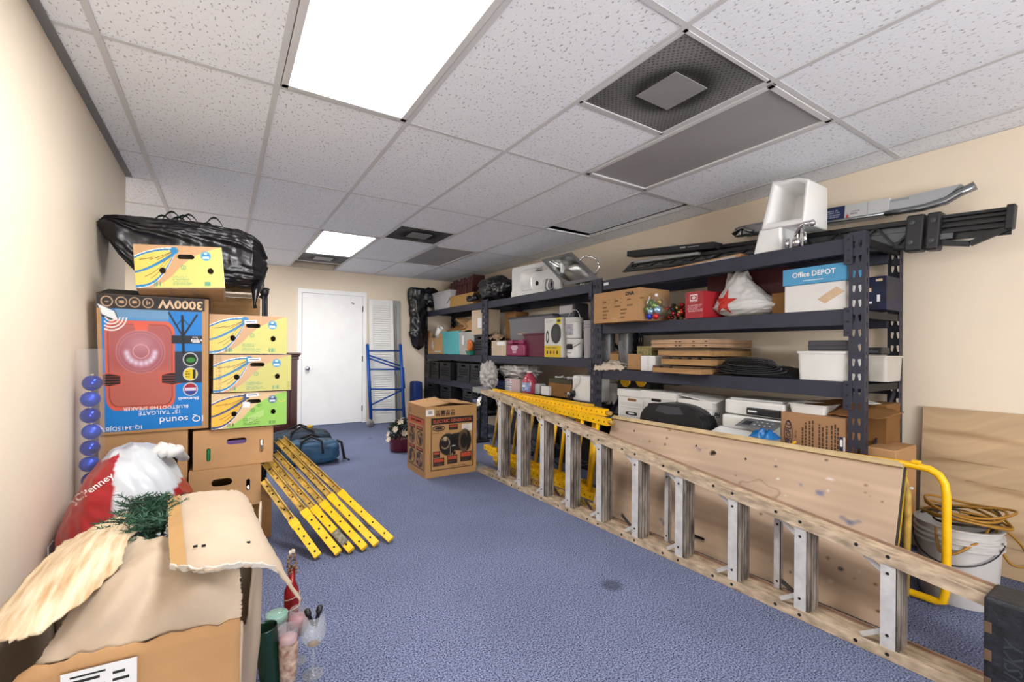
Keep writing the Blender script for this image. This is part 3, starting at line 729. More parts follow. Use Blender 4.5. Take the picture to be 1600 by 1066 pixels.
# shopping bag
def ink_by_pos(o, fn):
    me = o.data; at = me.color_attributes.new('ink', 'FLOAT_COLOR', 'POINT')
    C = np.array([lin(tuple(fn(v.co))) for v in me.vertices]); at.data.foreach_set('color', np.c_[C, np.ones(len(C))].ravel().astype(np.float32))
t = thing('shopping_bag', 'full white shopping bag with red panels and white store lettering, in front of the stack', 'bag', (-.325, 2.56, 0))
FILMP = attr_mat('printed_plastic_film', .32, .5)
def jfn(u, v):
    a = 2*PI*u; th = PI*v; q = lambda x, p=2.3: math.copysign(abs(x)**(2/p), x)
    d = Vector((q(math.sin(th))*q(math.cos(a)), q(math.sin(th))*q(math.sin(a)), q(math.cos(th), 2.0)))
    s = Vector((d.x*2+d.z, d.y*2, d.z*3.4+d.x*1.3)); k = 1+.05*fbm(s, 2)+.06*(ridge(s*.9, 3)-.45)
    top = .728-.10*(max(0, d.x)**1.5)-.14*(max(0, -d.x)**2)
    P = Vector((d.x*.222*k, d.y*.36*k, .36+d.z*(top-.36 if d.z > 0 else .36)*k)); P.z = max(P.z, .004); P.x = max(-.238, P.x); return P
jb = MB().grid(jfn, 120, 90, wrapu=True).done('bag_film', FILMP, t, True)
ink_by_pos(jb, lambda p: (.58, .085, .115) if ((p.x < -.012-.10*(p.z-.5) and p.z < .70+.5*(p.x+.06)) or (p.x > .155 and p.y < .2 and p.z < .56)) else (.72, .735, .76))
n_ = lettering('JCPenney', .036, WHITEI, t, (0, 0, 0), th=0, bold=.0003)
p_ = aY(145, 763, 2.05); zv = (CAM-p_).normalized(); x0_ = Vector((0, 0, 1)).cross(zv).normalized(); y0_ = zv.cross(x0_); ca_, sa_ = math.cos(.62), math.sin(.62)
bpy.context.view_layer.update(); n_.matrix_world = frame(p_, x0_*ca_+y0_*sa_, y0_*ca_-x0_*sa_, zv); wrap(n_, jb, .0025)
hd = MB()
for k in range(3): hd.tube([(.06+.03*k, -.05, .68), (.10+.03*k, -.02, .71-.01*k), (.15, .03, .675), (.17+.01*k, .06, .63)], [.02, .026, .024, .012], 8)
hd.done('bag_handle', BAGW, t, True)

# clear tube of ornaments, standing on a carton
tx, ty = -.508, 2.80
carton('plain_carton', 'small plain carton on the floor under the clear tube of blue balls', (-.56, 2.96-.22, 0), .11, .15, .425, 0, CARD, 'box', 'plain brown cartons')
t = thing('ornament_tube', 'tall clear plastic tube standing by the left wall, holding blue ornament balls', 'tube', (tx, ty, .431))
b = MB(); W_ = .043
for a0, a1 in (((-W_, -W_), (W_, -W_+.0012)), ((-W_, W_-.0012), (W_, W_)), ((-W_, -W_), (-W_+.0012, W_)), ((W_-.0012, -W_), (W_, W_))): b.box((*a0, 0), (*a1, .716))
b.done('tube_wall', mat('thin_clear_sheet', (.55, .55, .58), .1, var=0, alpha=.07, spec=.6), t)
MB().box((-W_, -W_, 0), (W_, W_, .002)).done('tube_base', WHITEPL, t)
BB = mat('blue_metallic', '#0d2fae', .14, .75, var=.1, vscale=10); BBM = mat('blue_satin', '#1c41b8', .35, .5, var=.05)
for k in range(8):
    z = .431+.036+.0745*k
    t = thing('ornament_ball', f"{['lowest', 'second lowest', 'third lowest', 'fourth lowest', 'fifth lowest', 'third highest', 'second highest', 'highest'][k]} blue ornament ball in the clear tube by the wall", 'ornament', (tx+.004*math.sin(k*2), ty+.003*math.cos(k), z), 0, 'blue balls in the clear tube')
    MB().ball((0, 0, 0), .0365, 24, 16).done('ball', BB if k % 2 else BBM, t, True)
    MB().lathe([(.008, .034), (.008, .042), (.003, .043)], 10).done('cap', CHROME, t)
    if k == 4:
        b = MB()
        for j in range(7): b.tube([(.037*math.cos(a)*math.cos(.4*j), .037*math.cos(a)*math.sin(.4*j), .037*math.sin(a)) for a in np.linspace(-1.3+.2*j, 1.2, 9)], .0008, 4)
        b.done('silver_scribble', CHROME, t)

# large torn carton with garland
Pz = lambda u, v, z: aZ(u, v, z)
t = thing('torn_carton', 'large torn and crushed cardboard carton in the foreground with pine garland spilling out', 'box', (-.2, 1.7, 0))
off = Vector((-.2, 1.7, 0))
def part(o): o.location = -off; return o
def wall(p, q, z0p, z1p, name='carton_wall', n=24, m=CARDP, rag=.008, bulge=.0, seed=1):
    p, q = Vector(p), Vector(q); rnd = random.Random(seed); ztop = z1p
    def fn(u, v):
        d = p.lerp(q, u); zt = ztop(u) if callable(ztop) else ztop
        nrm = Vector((q.y-p.y, p.x-q.x, 0)).normalized()
        z = z0p+(zt-z0p)*v+(rnd.uniform(-1, 1)*rag if v == 1 else 0)
        return Vector((d.x, d.y, z))+nrm*(bulge*math.sin(PI*u)*math.sin(PI*min(1, v*.9))+.006*fbm(Vector((d.x*6, d.y*6, z*6)), 2))
    return part(solid(MB().grid(fn, n, 16).done(name, m, t, True), .005))
wall((-.50, 1.375, 0), (.043, 1.335, 0), 0, lambda u: .43+.03*u if u < .25 else .468, bulge=.004, seed=3, m=CARD)
wall((.043, 1.335, 0), (.13, 2.02, 0), 0, lambda u: .46-.10*math.sin(PI*min(1, u*2.2))+.10*u, bulge=.02, seed=5)
wall((.13, 2.02, 0), (-.45, 2.03, 0), 0, .46, seed=7); wall((-.45, 2.03, 0), (-.50, 1.375, 0), 0, .40, seed=9)
G = lambda rows: [[Pz(*c) for c in r] for r in rows]
lf = G([[(100, 848, .565), (170, 812, .60), (225, 790, .61), (268, 772, .60)], [(40, 905, .575), (110, 870, .605), (170, 845, .605), (208, 834, .595)],
        [(0, 958, .56), (50, 935, .58), (110, 912, .585), (180, 893, .575)], [(-70, 1024, .55), (-12, 1008, .555), (22, 1000, .555), (64, 990, .55)]])
FLUTE = mat('exposed_fluted_cardboard', '#ddccb2', .85, var=.25, vscale=4, stretch=(15, 1.6, 6), spec=.15, dark='#bd9c72', bump=.2, bscale=9)
part(solid(sheet(lf, 34, 34, .005, 9, .006, 2).done('top_flap', FLUTE, t, True), .005))
rf = G([[(262, 782, .62), (300, 772, .635), (340, 767, .63), (374, 769, .605), (387, 779, .58)], [(263, 832, .63), (315, 822, .65), (365, 820, .64), (400, 830, .60), (415, 842, .56)],
        [(266, 887, .615), (320, 892, .635), (378, 884, .615), (428, 890, .56), (470, 940, .43)]])
part(solid(sheet(rf, 40, 34, .004, 8, .004, 4).done('top_flap', CARDP, t, True), .006))
fs = G([[(196, 838, .575), (230, 839, .59), (262, 841, .598), (320, 868, .60), (374, 886, .585)], [(120, 946, .520), (190, 918, .572), (250, 912, .556), (310, 916, .574), (377, 925, .53)], [(56, 1042, .457), (120, 1027, .459), (190, 1011, .46), (280, 988, .46), (375, 971, .46)]])
part(solid(sheet(fs, 64, 50, .013, 7, .003, 6).done('front_panel', CARDP, t, True), .005))
te = G([[(266, 882, .624), (300, 886, .640), (340, 885, .640), (385, 879, .622), (430, 886, .568)], [(264, 889, .612), (300, 893, .622), (340, 894, .622), (385, 887, .603), (432, 892, .552)]])
part(solid(sheet(te, 40, 6, .006, 30, .004, 12).done('torn_edge', mat('torn_white_liner', '#e3dbcf', .8, var=.1, vscale=20), t, True), .003))
tp = sheet([[Pz(262, 782, .6235), Pz(281, 776, .6305)], [Pz(263, 832, .634), Pz(286, 827, .6445)], [Pz(266, 887, .6185), Pz(292, 889, .6275)]], 8, 34, .004, 8, 0, 4).done('tape', mat('old_brown_tape', '#c39a63', .4, var=.08), t, True); part(tp); tp.location.z += .0055
lb = MB().box((-.075, 0, 0), (.055, .0008, .11)).done('sticker', LABELW, t); lb.parent = t; lb.location = Vector((-.215, 1.338, .335))-off; lb.rotation_euler = (0, 0, -.075)
for k in range(26):
    pass
bc = MB(); rnd = random.Random(5); x = -.055
while x < .0: wd = rnd.choice((.0012, .002, .0035)); bc.box((x, -.0006, .02), (x+wd, 0, .072)); x += wd+rnd.choice((.0014, .0024))
for r_ in range(5): bc.box((.012, -.0006, .02+.016*r_), (.012+rnd.uniform(.02, .035), 0, .026+.016*r_))
bc.box((-.06, -.0006, .084), (-.01, 0, .090)).box((-.06, -.0006, .096), (.0, 0, .1)); bc.done('sticker_print', BLACKI, lb)
hl = MB()
for (u, v) in ((305, 853), (318, 852), (388, 847), (372, 832)): 
    p = Pz(u, v, .652 if u < 350 else .625); hl.box(p-Vector((.004, .001, .004)), p+Vector((.005, .001, .0015)))
part(hl.done('tear_holes', DARK, t))
nd = MB(); rnd = random.Random(11)
c0 = Pz(232, 806, .605)
for k in range(260):
    a = rnd.uniform(0, 2*PI); p = c0+Vector((rnd.uniform(-.055, .055), rnd.uniform(-.12, .11), rnd.uniform(-.06, .03))); d = Vector((math.cos(a), math.sin(a), rnd.uniform(-.1, .5))).normalized()
    for j in range(16):
        q = p+d*(.004*j); a2 = rnd.uniform(0, 2*PI); e = (d*.5+Vector((math.cos(a2), math.sin(a2), rnd.uniform(-.2, .9)))).normalized()*rnd.uniform(.016, .030); s_ = e.cross(d).normalized()*.0024
        nd.b.faces.new([nd.b.verts.new(x) for x in (q-s_, q+s_, q+e)])
o = nd.done('pine_needles', GREEN, t, recalc=False); part(o); tag(o, kind='stuff')
st = MB()
for k in range(7):
    p = c0+Vector((rnd.uniform(-.08, .08), rnd.uniform(-.09, .05), -.12)); st.tube([p, p+Vector((.02, .05, .05)), p+Vector((.0, .09, .09))], .004, 6)
part(st.done('garland_stem', GREEN, t))

# glassware and candles on the carpet
def glass_thing(name, label, cat, x, y, prof, m=None, n=28, rx=0, inner=None, th=.0018):
    t = thing(name, label, cat, (x, y, .001)); t.rotation_euler = (0, rx, 0)
    out = list(prof); inn = [(max(r-th, .0005), max(z, prof[0][1]+th*2)) for r, z in prof][::-1] if inner is None else inner
    MB().lathe(out+inn, n, cap=False).done('glass', m or GLASS, t, True); return t
GG = mat('green_glass', (.01, .035, .022), .08, var=0, trans=.25, ior=1.45)
t = glass_thing('candle_vase', 'tall dark green glass candle jar leaning beside the torn carton', 'candle', .150, 1.745, [(.0, 0), (.032, 0), (.034, .01), (.036, .20), (.037, .205)], GG, rx=-.10)
MB().lathe([(0, .006), (.030, .006), (.033, .15), (.0, .152)], 24).done('wax', mat('dark_green_wax', '#10231b', .4, var=.1), t, True)
t = glass_thing('candle_glass', 'tall clear candle glass with pink wax and a pale label beside the wine glass', 'candle', .197, 1.715, [(0, 0), (.024, 0), (.026, .008), (.031, .195), (.0315, .198)])
MB().lathe([(0, .010), (.0232, .012), (.0278, .165), (0, .163)], 24).done('wax', mat('pink_wax', '#b98a8c', .45, var=.15, vscale=20), t, True)
MB().lathe([(.0262, .02), (.0312, .15)], 24, cap=False).done('paper_label', mat('candle_label', '#c9b5a0', .6, var=.35, vscale=40, dark='#7a3b34'), t, True)
t = glass_thing('candle_glass', 'clear candle glass with a green rim and pink wax standing farther back', 'candle', .172, 1.83, [(0, 0), (.026, 0), (.028, .01), (.036, .19), (.0365, .194)])
MB().lathe([(.0362, .17), (.0372, .17), (.0375, .194), (.0365, .195)], 24).done('green_rim', mat('green_tint', (.35, .6, .48), .1, var=0, alpha=.5), t, True)
MB().lathe([(0, .012), (.025, .013), (.032, .14), (0, .138)], 24).done('wax', mat('pink_wax', '#b98a8c'), t, True)
WINE = [(0, 0), (.037, 0), (.037, .002), (.010, .006), (.0045, .012), (.0038, .085), (.006, .092), (.022, .102), (.038, .125), (.044, .15), (.042, .18), (.034, .212)]
WIN = [(.0325, .212), (.0405, .18), (.0425, .15), (.0365, .127), (.02, .106), (.0, .098)]
t = glass_thing('wine_glass', 'large clear wine glass holding two black stoppers, at the right of the glassware', 'glass', .278, 1.722, WINE, inner=WIN)
MB().lathe([(0, .1), (.018, .1065), (.02, .109), (0, .1085)], 20).done('wine_residue', mat('amber_residue', '#8a6a38', .2, var=0), t, True)
for k, (a, b) in enumerate((((.0, .01, .17), (-.022, .004, .232)), ((.004, -.008, .17), (.022, -.004, .238)))):
    s_ = thing('bottle_stopper', f"black rubber bottle stopper sticking out of the wine glass, the {'left' if k == 0 else 'right'} one", 'stopper', (.278, 1.722, .001), 0, 'black stoppers in the wine glass')
    MB().tube([a, Vector(a).lerp(Vector(b), .65), Vector(a).lerp(Vector(b), .7), Vector(b)], [.006, .007, .011, .0095], 12).done('stopper', BLACKP, s_, True)
t = glass_thing('wine_glass', 'small stemmed glass with pink candle wax behind the large wine glass', 'glass', .243, 1.825, [(r*.85, z*.92) for r, z in WINE], inner=[(r*.85, z*.92) for r, z in WIN])
MB().lathe([(0, .095), (.018, .1), (.033, .12), (.035, .16), (0, .158)], 20).done('wax', mat('pink_wax2', '#b0606c', .45, var=.1), t, True)
t = thing('wrapped_bottle', 'slim red bottle wrapped in cord with a gold and cream bow on its neck', 'bottle', (.243, 2.02, .001))
MB().lathe([(0, 0), (.026, 0), (.028, .01), (.028, .17), (.014, .21), (.012, .26), (0, .262)], 24).done('bottle_body', mat('red_foil', '#8e1a20', .3, .2, var=.2, vscale=20), t, True)
MB().tube([(.029*math.cos(a), .029*math.sin(a), .03+.14*a/20) for a in np.linspace(0, 20, 90)], .0022, 6).done('cord', mat('cream_cord', '#b9a68a', .7, var=.3, vscale=60), t, True)
b = MB(); rnd = random.Random(3)
for k in range(46):
    a = rnd.uniform(0, 2*PI); z = rnd.uniform(.235, .325); r_ = .018*(1-(z-.235)/.13)+.004
    b.ball((r_*math.cos(a), r_*math.sin(a), z), rnd.uniform(.003, .006), 8, 5)
b.done('dried_flower_top', mat('dried_gold', '#8a6c49', .6, var=.5, vscale=50, dark='#4a3020'), t, True)
b = MB()
for k in range(14):
    a = k*2.4; b.ball((.008*math.cos(a), .008*math.sin(a), .325+.004*(k % 3)), .0045, 8, 5)
b.done('cream_beads', mat('cream_bead', '#d8cdbb', .6, var=.1), t, True)

# yellow scaffold end frames leaning against the stack
def yellow_end_frame(A, B, label, d=Vector((-.05, .40, 0)), w_=.040, th=.022):
    t = thing('scaffold_section', label, 'scaffold', A, 0, 'yellow frames fanned out on the carpet')
    A0, B0 = Vector((0, 0, 0)), B-A; dr = B0.normalized(); up = Vector((0, -1, .25))
    sd = dr.cross(up).normalized(); fn_ = sd.cross(dr).normalized()
    lift = Vector((0, 0, .024))
    A0 = A0+lift; Bm = A0.lerp(B0+lift, .42)
    MB().bar(A0, Bm, w_, th, up).done('upright', YEL, t)
    b = MB(); Bc = A0.lerp(B0+lift, .40); ww = w_*.9
    for s_ in (-1, 1): b.bar(Bc+sd*ww*.45*s_, B0+lift+sd*ww*.45*s_, .006, th, up)
    b.bar(Bc-fn_*th*.4, B0+lift-fn_*th*.4, ww, .005, up); b.done('channel', YELD, t)
    MB().bar(Bc-dr*.02, Bc+dr*.03, w_*1.15, th*1.25, up).done('collar', YEL, t)
    ho = None
    for k in range(9):
        p = A0.lerp(Bm, .12+.8*k/3.6)+fn_*(th*.5+.0005) if k < 4 else Bc.lerp(B0+lift, .15+.18*(k-4))+fn_*(-th*.4+.003)
        if ho is None: ho = MB().tube([-fn_*.0004, fn_*.0004], .0062, 10).done('bolt_hole', DARK, t); o = ho
        else: o = inst(ho, t)
        o.location = p
    C0, D0 = A0+d, (B0+lift)+d*.35
    return t, A0, B0+lift, d, up
fan = [((497, 876), (411, 757, 3.03), 'yellow scaffold frame nearest the torn carton, leftmost of the fan'), ((529, 871), (413, 729, 3.20), 'yellow scaffold frame, second from the left of the fan'), ((549, 867), (424, 725, 3.32), 'yellow scaffold frame with a worn grey patch, third of the fan'),
       ((570, 863), (430, 713, 3.40), 'yellow scaffold frame, third from the right of the fan'), ((588, 857), (433, 694, 3.46), 'yellow scaffold frame, second from the right of the fan'), ((611, 850), (441, 690, 3.52), 'yellow scaffold frame nearest the open carpet, rightmost of the fan')]
for i, (a, bb, lab) in enumerate(fan):
    A, B = aZ(*a, .0), aY(*bb); A.x -= .0
    t, a0, b0, d, up = yellow_end_frame(A, B, lab)
    if i == 2:
        dr = (b0-a0).normalized(); sd = dr.cross(up).normalized(); nn = sd.cross(dr)
        MB().bar(a0+dr*.05+nn*.0155, a0+dr*.16+nn*.0155, .04, .0008, up).done('worn_label', mat('worn_grey_label', '#8d8672', .6, var=.5, vscale=60, dark='#4a4436'), t)
    # rungs and the far upright, under the visible one
    dr = (b0-a0).normalized(); b = MB(); e = Vector((-.035, .30, -.0)) if i > 2 else Vector((-.01, .10, 0))
    q0 = a0+e; 
    for f_ in (.12, .38, .62, .86):
        p = a0.lerp(b0, f_); q = p+e*(1-f_*.75); 
        MB().tube([p, q], .011, 8).done('rung', YELD, t, True)
    MB().bar(a0+e, a0.lerp(b0, .86)+e*.3, .03, .025, up).done('rear_upright', YELD, t)

# duffel bags
def duffel(label, x, y, l, wd, h, m, m2, seed, rz=0):
    t = thing('duffel_bag', label, 'bag', (x, y, 0), rz, 'duffel bags by the stack')
    def fn(u, v):
        a = 2*PI*u; th = PI*v; q = lambda k, p: math.copysign(abs(k)**(2/p), k)
        d = Vector((q(math.sin(th), 4)*q(math.cos(a), 4), q(math.sin(th), 4)*q(math.sin(a), 4), q(math.cos(th), 3.2)))
        s = d*2.2+Vector((seed, 0, 0)); k = 1+.06*fbm(s, 2)+.09*(ridge(s, 2)-.4)
        return Vector((d.x*l/2*k, d.y*wd/2*k, max(.002, h/2+d.z*h/2*k)))
    MB().grid(fn, 64, 40, wrapu=True).done('bag_body', m, t, True)
    def lid(u, v): x_, y_ = (u-.5)*l*.86, (v-.5)*wd*.7; return Vector((x_, y_, h*.985+.012*fbm(Vector((x_*9, y_*9, seed)), 2)-.03*abs(2*u-1)**3-.03*abs(2*v-1)**3))
    solid(MB().grid(lid, 20, 14).done('bag_lid', m2, t, True), .02)
    for s_ in (-1, 1): MB().tube([(-l*.2, s_*wd*.52, h*.5), (-l*.18, s_*wd*.40, h*1.0), (0, s_*wd*.2, h*1.18), (l*.18, s_*wd*.40, h*1.0), (l*.2, s_*wd*.52, h*.5)], .012, 8).done('handle', BLACKC, t, True)
    return t
t = duffel('dark blue duffel bag with black lid lying farther back, a yellow tag on its strap', .72, 5.35, .60, .34, .27, NAVY, BLACKC, 3)
MB().ball((.08, -.08, .31), .03, 12, 8, (1, .8, .8)).done('tag', mat('yellow_plastic', '#d2aa2c', .4), t, True)
t = duffel('blue duffel bag with drooping end strap in front of the other one', .76, 4.92, .52, .30, .235, mat('blue_canvas', '#2c5577', .7, var=.3, vscale=9, bump=.15, bscale=120), NAVY, 9, -.12)
MB().tube([(.24, 0, .21), (.285, -.02, .19), (.30, -.03, .10), (.315, -.04, .02)], .014, 8).tube([(.29, 0, .18), (.30, .02, .08), (.33, .0, .012), (.36, -.05, .012)], .008, 8).done('end_strap', BLACKC, t, True)

# dark wooden headboard between stack and door
t = thing('headboard', 'dark mahogany headboard post and panel standing between the cartons and the door', 'headboard', (.55, 6.25, 0))
hx1 = aY(466, 600, 6.25).x-.55; zt = aY(455, 551, 6.25).z
MB().box((hx1-.10, -.045, 0), (hx1-.015, .045, zt-.05), bev=.006).done('post', DARKW, t)
b = MB(); b.box((hx1-.115, -.055, zt-.09), (hx1-.0, .055, zt-.05), bev=.005).box((hx1-.125, -.065, zt-.05), (hx1+.01, .065, zt-.03), bev=.005).box((hx1-.135, -.075, zt-.03), (hx1+.02, .075, zt), bev=.008); b.done('post_cap', DARKW, t)
b = MB().box((-.5, -.02, .2), (hx1-.1, .02, zt-.12)); b.done('panel', DARKW, t)
MB().box((-.5, -.035, .09), (hx1-.1, .035, .2), bev=.006).done('rail', DARKW, t); MB().box((-.5, -.035, zt-.14), (hx1-.1, .035, zt-.07), bev=.006).done('rail', DARKW, t)
MB().box((-.5, -.045, 0), (-.42, .045, zt-.05), bev=.006).done('post', DARKW, t)

# louvred panels leaning on the back wall
LOUV = mat('louvre_paint', '#e2e2e0', .45, var=.02); LOUVG = mat('louvre_paint_grey', '#b9bab8', .5, var=.03)
def louvre(label, tl, tr, br, bl, y0, y1, m, slats=True):
    A, B, Cc = aY(*bl, y0), aY(*br, y0), aY(*tl, y1); A.z = .004; B.z = .004
    x = (B-A); wd = x.length; z = Cc-A; x.normalize(); z = z-x*z.dot(x); h = z.length; z.normalize(); y = z.cross(x)
    t = thing('louvred_panel', label, 'louvred door', A, 0, 'louvred panels by the door', frame(A, x, y, z))
    st_ = .055; zs = [(0, .12), (.12+.62, .12+.62+.22), (h-.10, h)]
    for x0 in (0, wd-st_): MB().box((x0, 0, 0), (x0+st_, .028, h), bev=.002).done('stile', m, t)
    for a, b in zs: MB().box((st_, .002, a), (wd-st_, .026, b), bev=.002).done('rail', m, t)
    if slats:
        sm = None
        for a, b in ((zs[0][1], zs[1][0]), (zs[1][1], zs[2][0])):
            n = int((b-a)/.034)
            for k in range(n):
                if sm is None: sm = MB().box((st_, -.018, -.003), (wd-st_, .018, .003)).done('louvre_slat', m, t); o = sm
                else: o = inst(sm, t)
                o.location = (0, .014, a+(k+.5)*(b-a)/n); o.rotation_euler = (1.12, 0, 0)
    return t
louvre('white louvred door panel leaning on the wall behind the blue ladder frame', (571, 467), (607, 466), (618, 662), (580, 664), 7.0, 7.17, LOUV)
louvre('grey-white louvred panel standing behind the first one, against the wall', (607, 469), (619, 468), (625, 655), (612, 655), 7.17, 7.22, LOUVG, False)

# blue scaffold ladder frame on casters
Yb, Yt = 6.76, 6.95
pb = lambda u, v: aY(u, v, Yb+(655-v)/117*(Yt-Yb))
t = thing('scaffold_ladder', 'blue tubular scaffold ladder frame on casters leaning at the white louvred panel', 'scaffold', (2.1, Yb, 0)); o0 = Vector((2.1, Yb, 0))
PL = [pb(574, 538)-o0, pb(579.5, 655)-o0]; PRr = [pb(625.5, 538)-o0, pb(631.5, 655)-o0]
for q in (PL, PRr): MB().tube(q, .0245, 12).done('post', BLUESC, t, True); 
at_ = lambda q, v: q[0].lerp(q[1], (v-538)/117)
for v in (548.5, 578, 609, 640.5): MB().tube([at_(PL, v), at_(PRr, v)], .013, 10).done('rung', BLUESC, t, True)
for va, vb in ((555, 573), (560, 578), (634, 610)): MB().tube([at_(PL, va), at_(PRr, vb)], .012, 8).done('brace', BLUESC, t, True)
MB().tube([at_(PRr, 575)+Vector((.03, 0, 0)), at_(PRr, 608)+Vector((.03, 0, 0))], .014, 8).done('coupling_pin', BLUESC, t, True)
for q in (PL, PRr):
    p = q[1]; zf = .055
    MB().lathe([(0, -.018), (.05, -.018), (.055, -.01), (.055, .01), (.05, .018), (0, .018)], 20, M=Matrix.Translation((p.x-.02, p.y-.03, zf)) @ Matrix.Rotation(PI/2, 4, 'X')).done('caster_wheel', mat('grey_rubber', '#8f9092', .5, var=.1), t, True)
    MB().bar((p.x-.02, p.y-.055, zf), (p.x-.005, p.y-.03, p.z), .025, .006, (0, 1, 0)).bar((p.x-.02, p.y-.005, zf), (p.x-.005, p.y-.01, p.z), .025, .006, (0, 1, 0)).tube([(p.x-.003, p.y-.01, p.z-.035), (p.x, p.y, p.z+.02)], .02, 10).done('caster_fork', CHROME, t)

# flower pot
t = thing('potted_flowers', 'burgundy pot of cream artificial flowers beside the generator carton', 'plant', (1.72, 5.0, 0))
MB().lathe([(0, 0), (.10, 0), (.125, .02), (.132, .14), (.137, .15), (.128, .155), (.12, .14), (0, .13)], 28).done('pot', mat('burgundy_glaze', '#6d1a34', .3, var=.1, coat=.3), t, True)
rnd = random.Random(21); b = MB()
for k in range(170):
    a, r_ = rnd.uniform(0, 2*PI), rnd.uniform(.0, .13); p = Vector((r_*math.cos(a), r_*math.sin(a), .14+rnd.uniform(0, .2)*(1-r_*3))); d = Vector((math.cos(a)*.8, math.sin(a)*.8, rnd.uniform(.1, 1))).normalized(); s_ = d.orthogonal().normalized()
    ln, w_ = rnd.uniform(.05, .09), rnd.uniform(.012, .022)
    b.b.faces.new([b.b.verts.new(x) for x in (p, p+d*ln*.5+s_*w_, p+d*ln, p+d*ln*.5-s_*w_)])
tag(b.done('leaves', mat('leaf_green', '#233a26', .5, var=.4, vscale=30), t, recalc=False), kind='stuff')
FLW = mat('cream_petal', '#dccdb4', .6, var=.1)
for k, (a, r_, z) in enumerate(((3.2, .14, .20), (3.9, .13, .26), (4.6, .15, .22), (2.6, .12, .27), (5.3, .10, .30), (4.2, .05, .33), (.3, .1, .3), (3.5, .165, .15), (6.0, .12, .22))):
    b = MB(); c = Vector((r_*math.cos(a), r_*math.sin(a), z)); o_ = Vector((math.cos(a), math.sin(a), .5)).normalized(); e1 = o_.orthogonal().normalized(); e2 = o_.cross(e1)
    for j in range(7):
        d = e1*math.cos(j*.9)+e2*math.sin(j*.9); s_ = o_.cross(d)*.013
        b.b.faces.new([b.b.verts.new(x) for x in (c, c+d*.02+s_+o_*.012, c+d*.042+o_*.018, c+d*.02-s_+o_*.012)])
    b.ball(c+o_*.006, .008, 8, 6); b.done('flower', FLW, t, recalc=False)

# generator carton, flaps half open
GL = Vector((1.527, 3.79, 0)); gw, gd, gh = .512, .462, .638
def gen_front(U, V):
    img = np.ones(U.shape+(3,))*rgb('#b58a58'); K, O = rgb('#1d1210'), rgb('#b5482f'); s = .006; x, y = U, V
    def rect(a, b, c, d, sm=s): return aa(np.maximum(np.abs(x-(a+b)/2)-(b-a)/2, np.abs(y-(c+d)/2)-(d-c)/2), sm)
    img = over(img, rect(.10, .93, .095, .84)-rect(.113, .917, .106, .829), K)
    img = over(img, rect(.113, .917, .745, .829), K)
    img = over(img, aa(ell(x, y, .245, .69, .115, .042), s)+rect(.14, .35, .665, .715), K); img = over(img, aa(np.abs(ell(x, y, .245, .69, .09, .022))-.004, s), rgb('#b58a58'))
    img = textlines(img, x, y, .13, .34, .615, .635, 1, K, 3)
    for a, b, c, d in ((.445, .615, .655, .73), (.14, .27, .275, .365), (.14, .355, .155, .265), (.415, .61, .165, .285), (.67, .90, .175, .315)):
        img = over(img, rect(a, b, c, d), K); img = over(img, rect(a+.012, b-.012, (c+d)/2, d-.010), O); img = textlines(img, x, y, a+.015, b-.015, c+.01, (c+d)/2-.005, 3, rgb('#a08060'), int(a*90), .55)
    img = over(img, rect(.70, .905, .62, .725), rgb('#ddd8d0')); img = textlines(img, x, y, .72, .89, .635, .715, 5, rgb('#8a6a60'), 8, .5)
    # generator picture
    img = over(img, aa(ell(x, y, .42, .45, .165, .155), .02), rgb('#15100e')); img = over(img, aa(np.maximum(np.abs(x-.58)-.22, np.abs(y-.475)-.125+.10*(.6-x)), .02), rgb('#1a1512'))
    img = over(img, aa(ell(x, y, .76, .48, .13, .165), .02), rgb('#17110f')); img = over(img, aa(np.abs(ell(x, y, .74, .48, .09, .14))-.02, .02)*(x < .8)*.8, rgb('#6d5640'))
    img = over(img, aa(ell(x, y, .54, .50, .09, .09), .03), rgb('#07060a'))
    img = over(img, aa(np.abs(np.hypot(x-.37, (y-.47)*1.1)-.085)-.012, .02)*(x > .3), rgb('#9c8468')); img = over(img, rect(.34, .40, .50, .565)*.8, rgb('#c9b48a')); img = over(img, rect(.50, .57, .415, .428), rgb('#cfc6b8'))
    for a in (.44, .52): img = over(img, rect(a, a+.055, .29, .34), K)
    img = over(img, aa(np.abs(x-.47)-.006, .01)*(y > .28)*(y < .42)*.8, rgb('#c9b48a'))
    img = textlines(img, x, y, .48, .84, .115, .14, 1, K, 12); img = over(img, rect(.11, .93, .85, .855)*0, K)
    for k in range(4): 
        a = .19+.095*k; img = over(img, rect(a, a+.075, .865, .945)*.9-0, K); img = over(img, rect(a+.008, a+.067, .90, .938)*(k != 1), rgb('#b58a58')); img = over(img, aa(np.abs(x-a-.037)-.008, .01)*(y > .895)*(y < .94), K)
        img = over(img, rect(a+.01, a+.065, .872, .888), rgb('#8a5a3c'))
    img = over(img, rect(.0, .155, .875, .965), rgb('#e6e2dc')); img = barcode(img, x, y, .05, .12, .90, .945, K, 4)
    return img
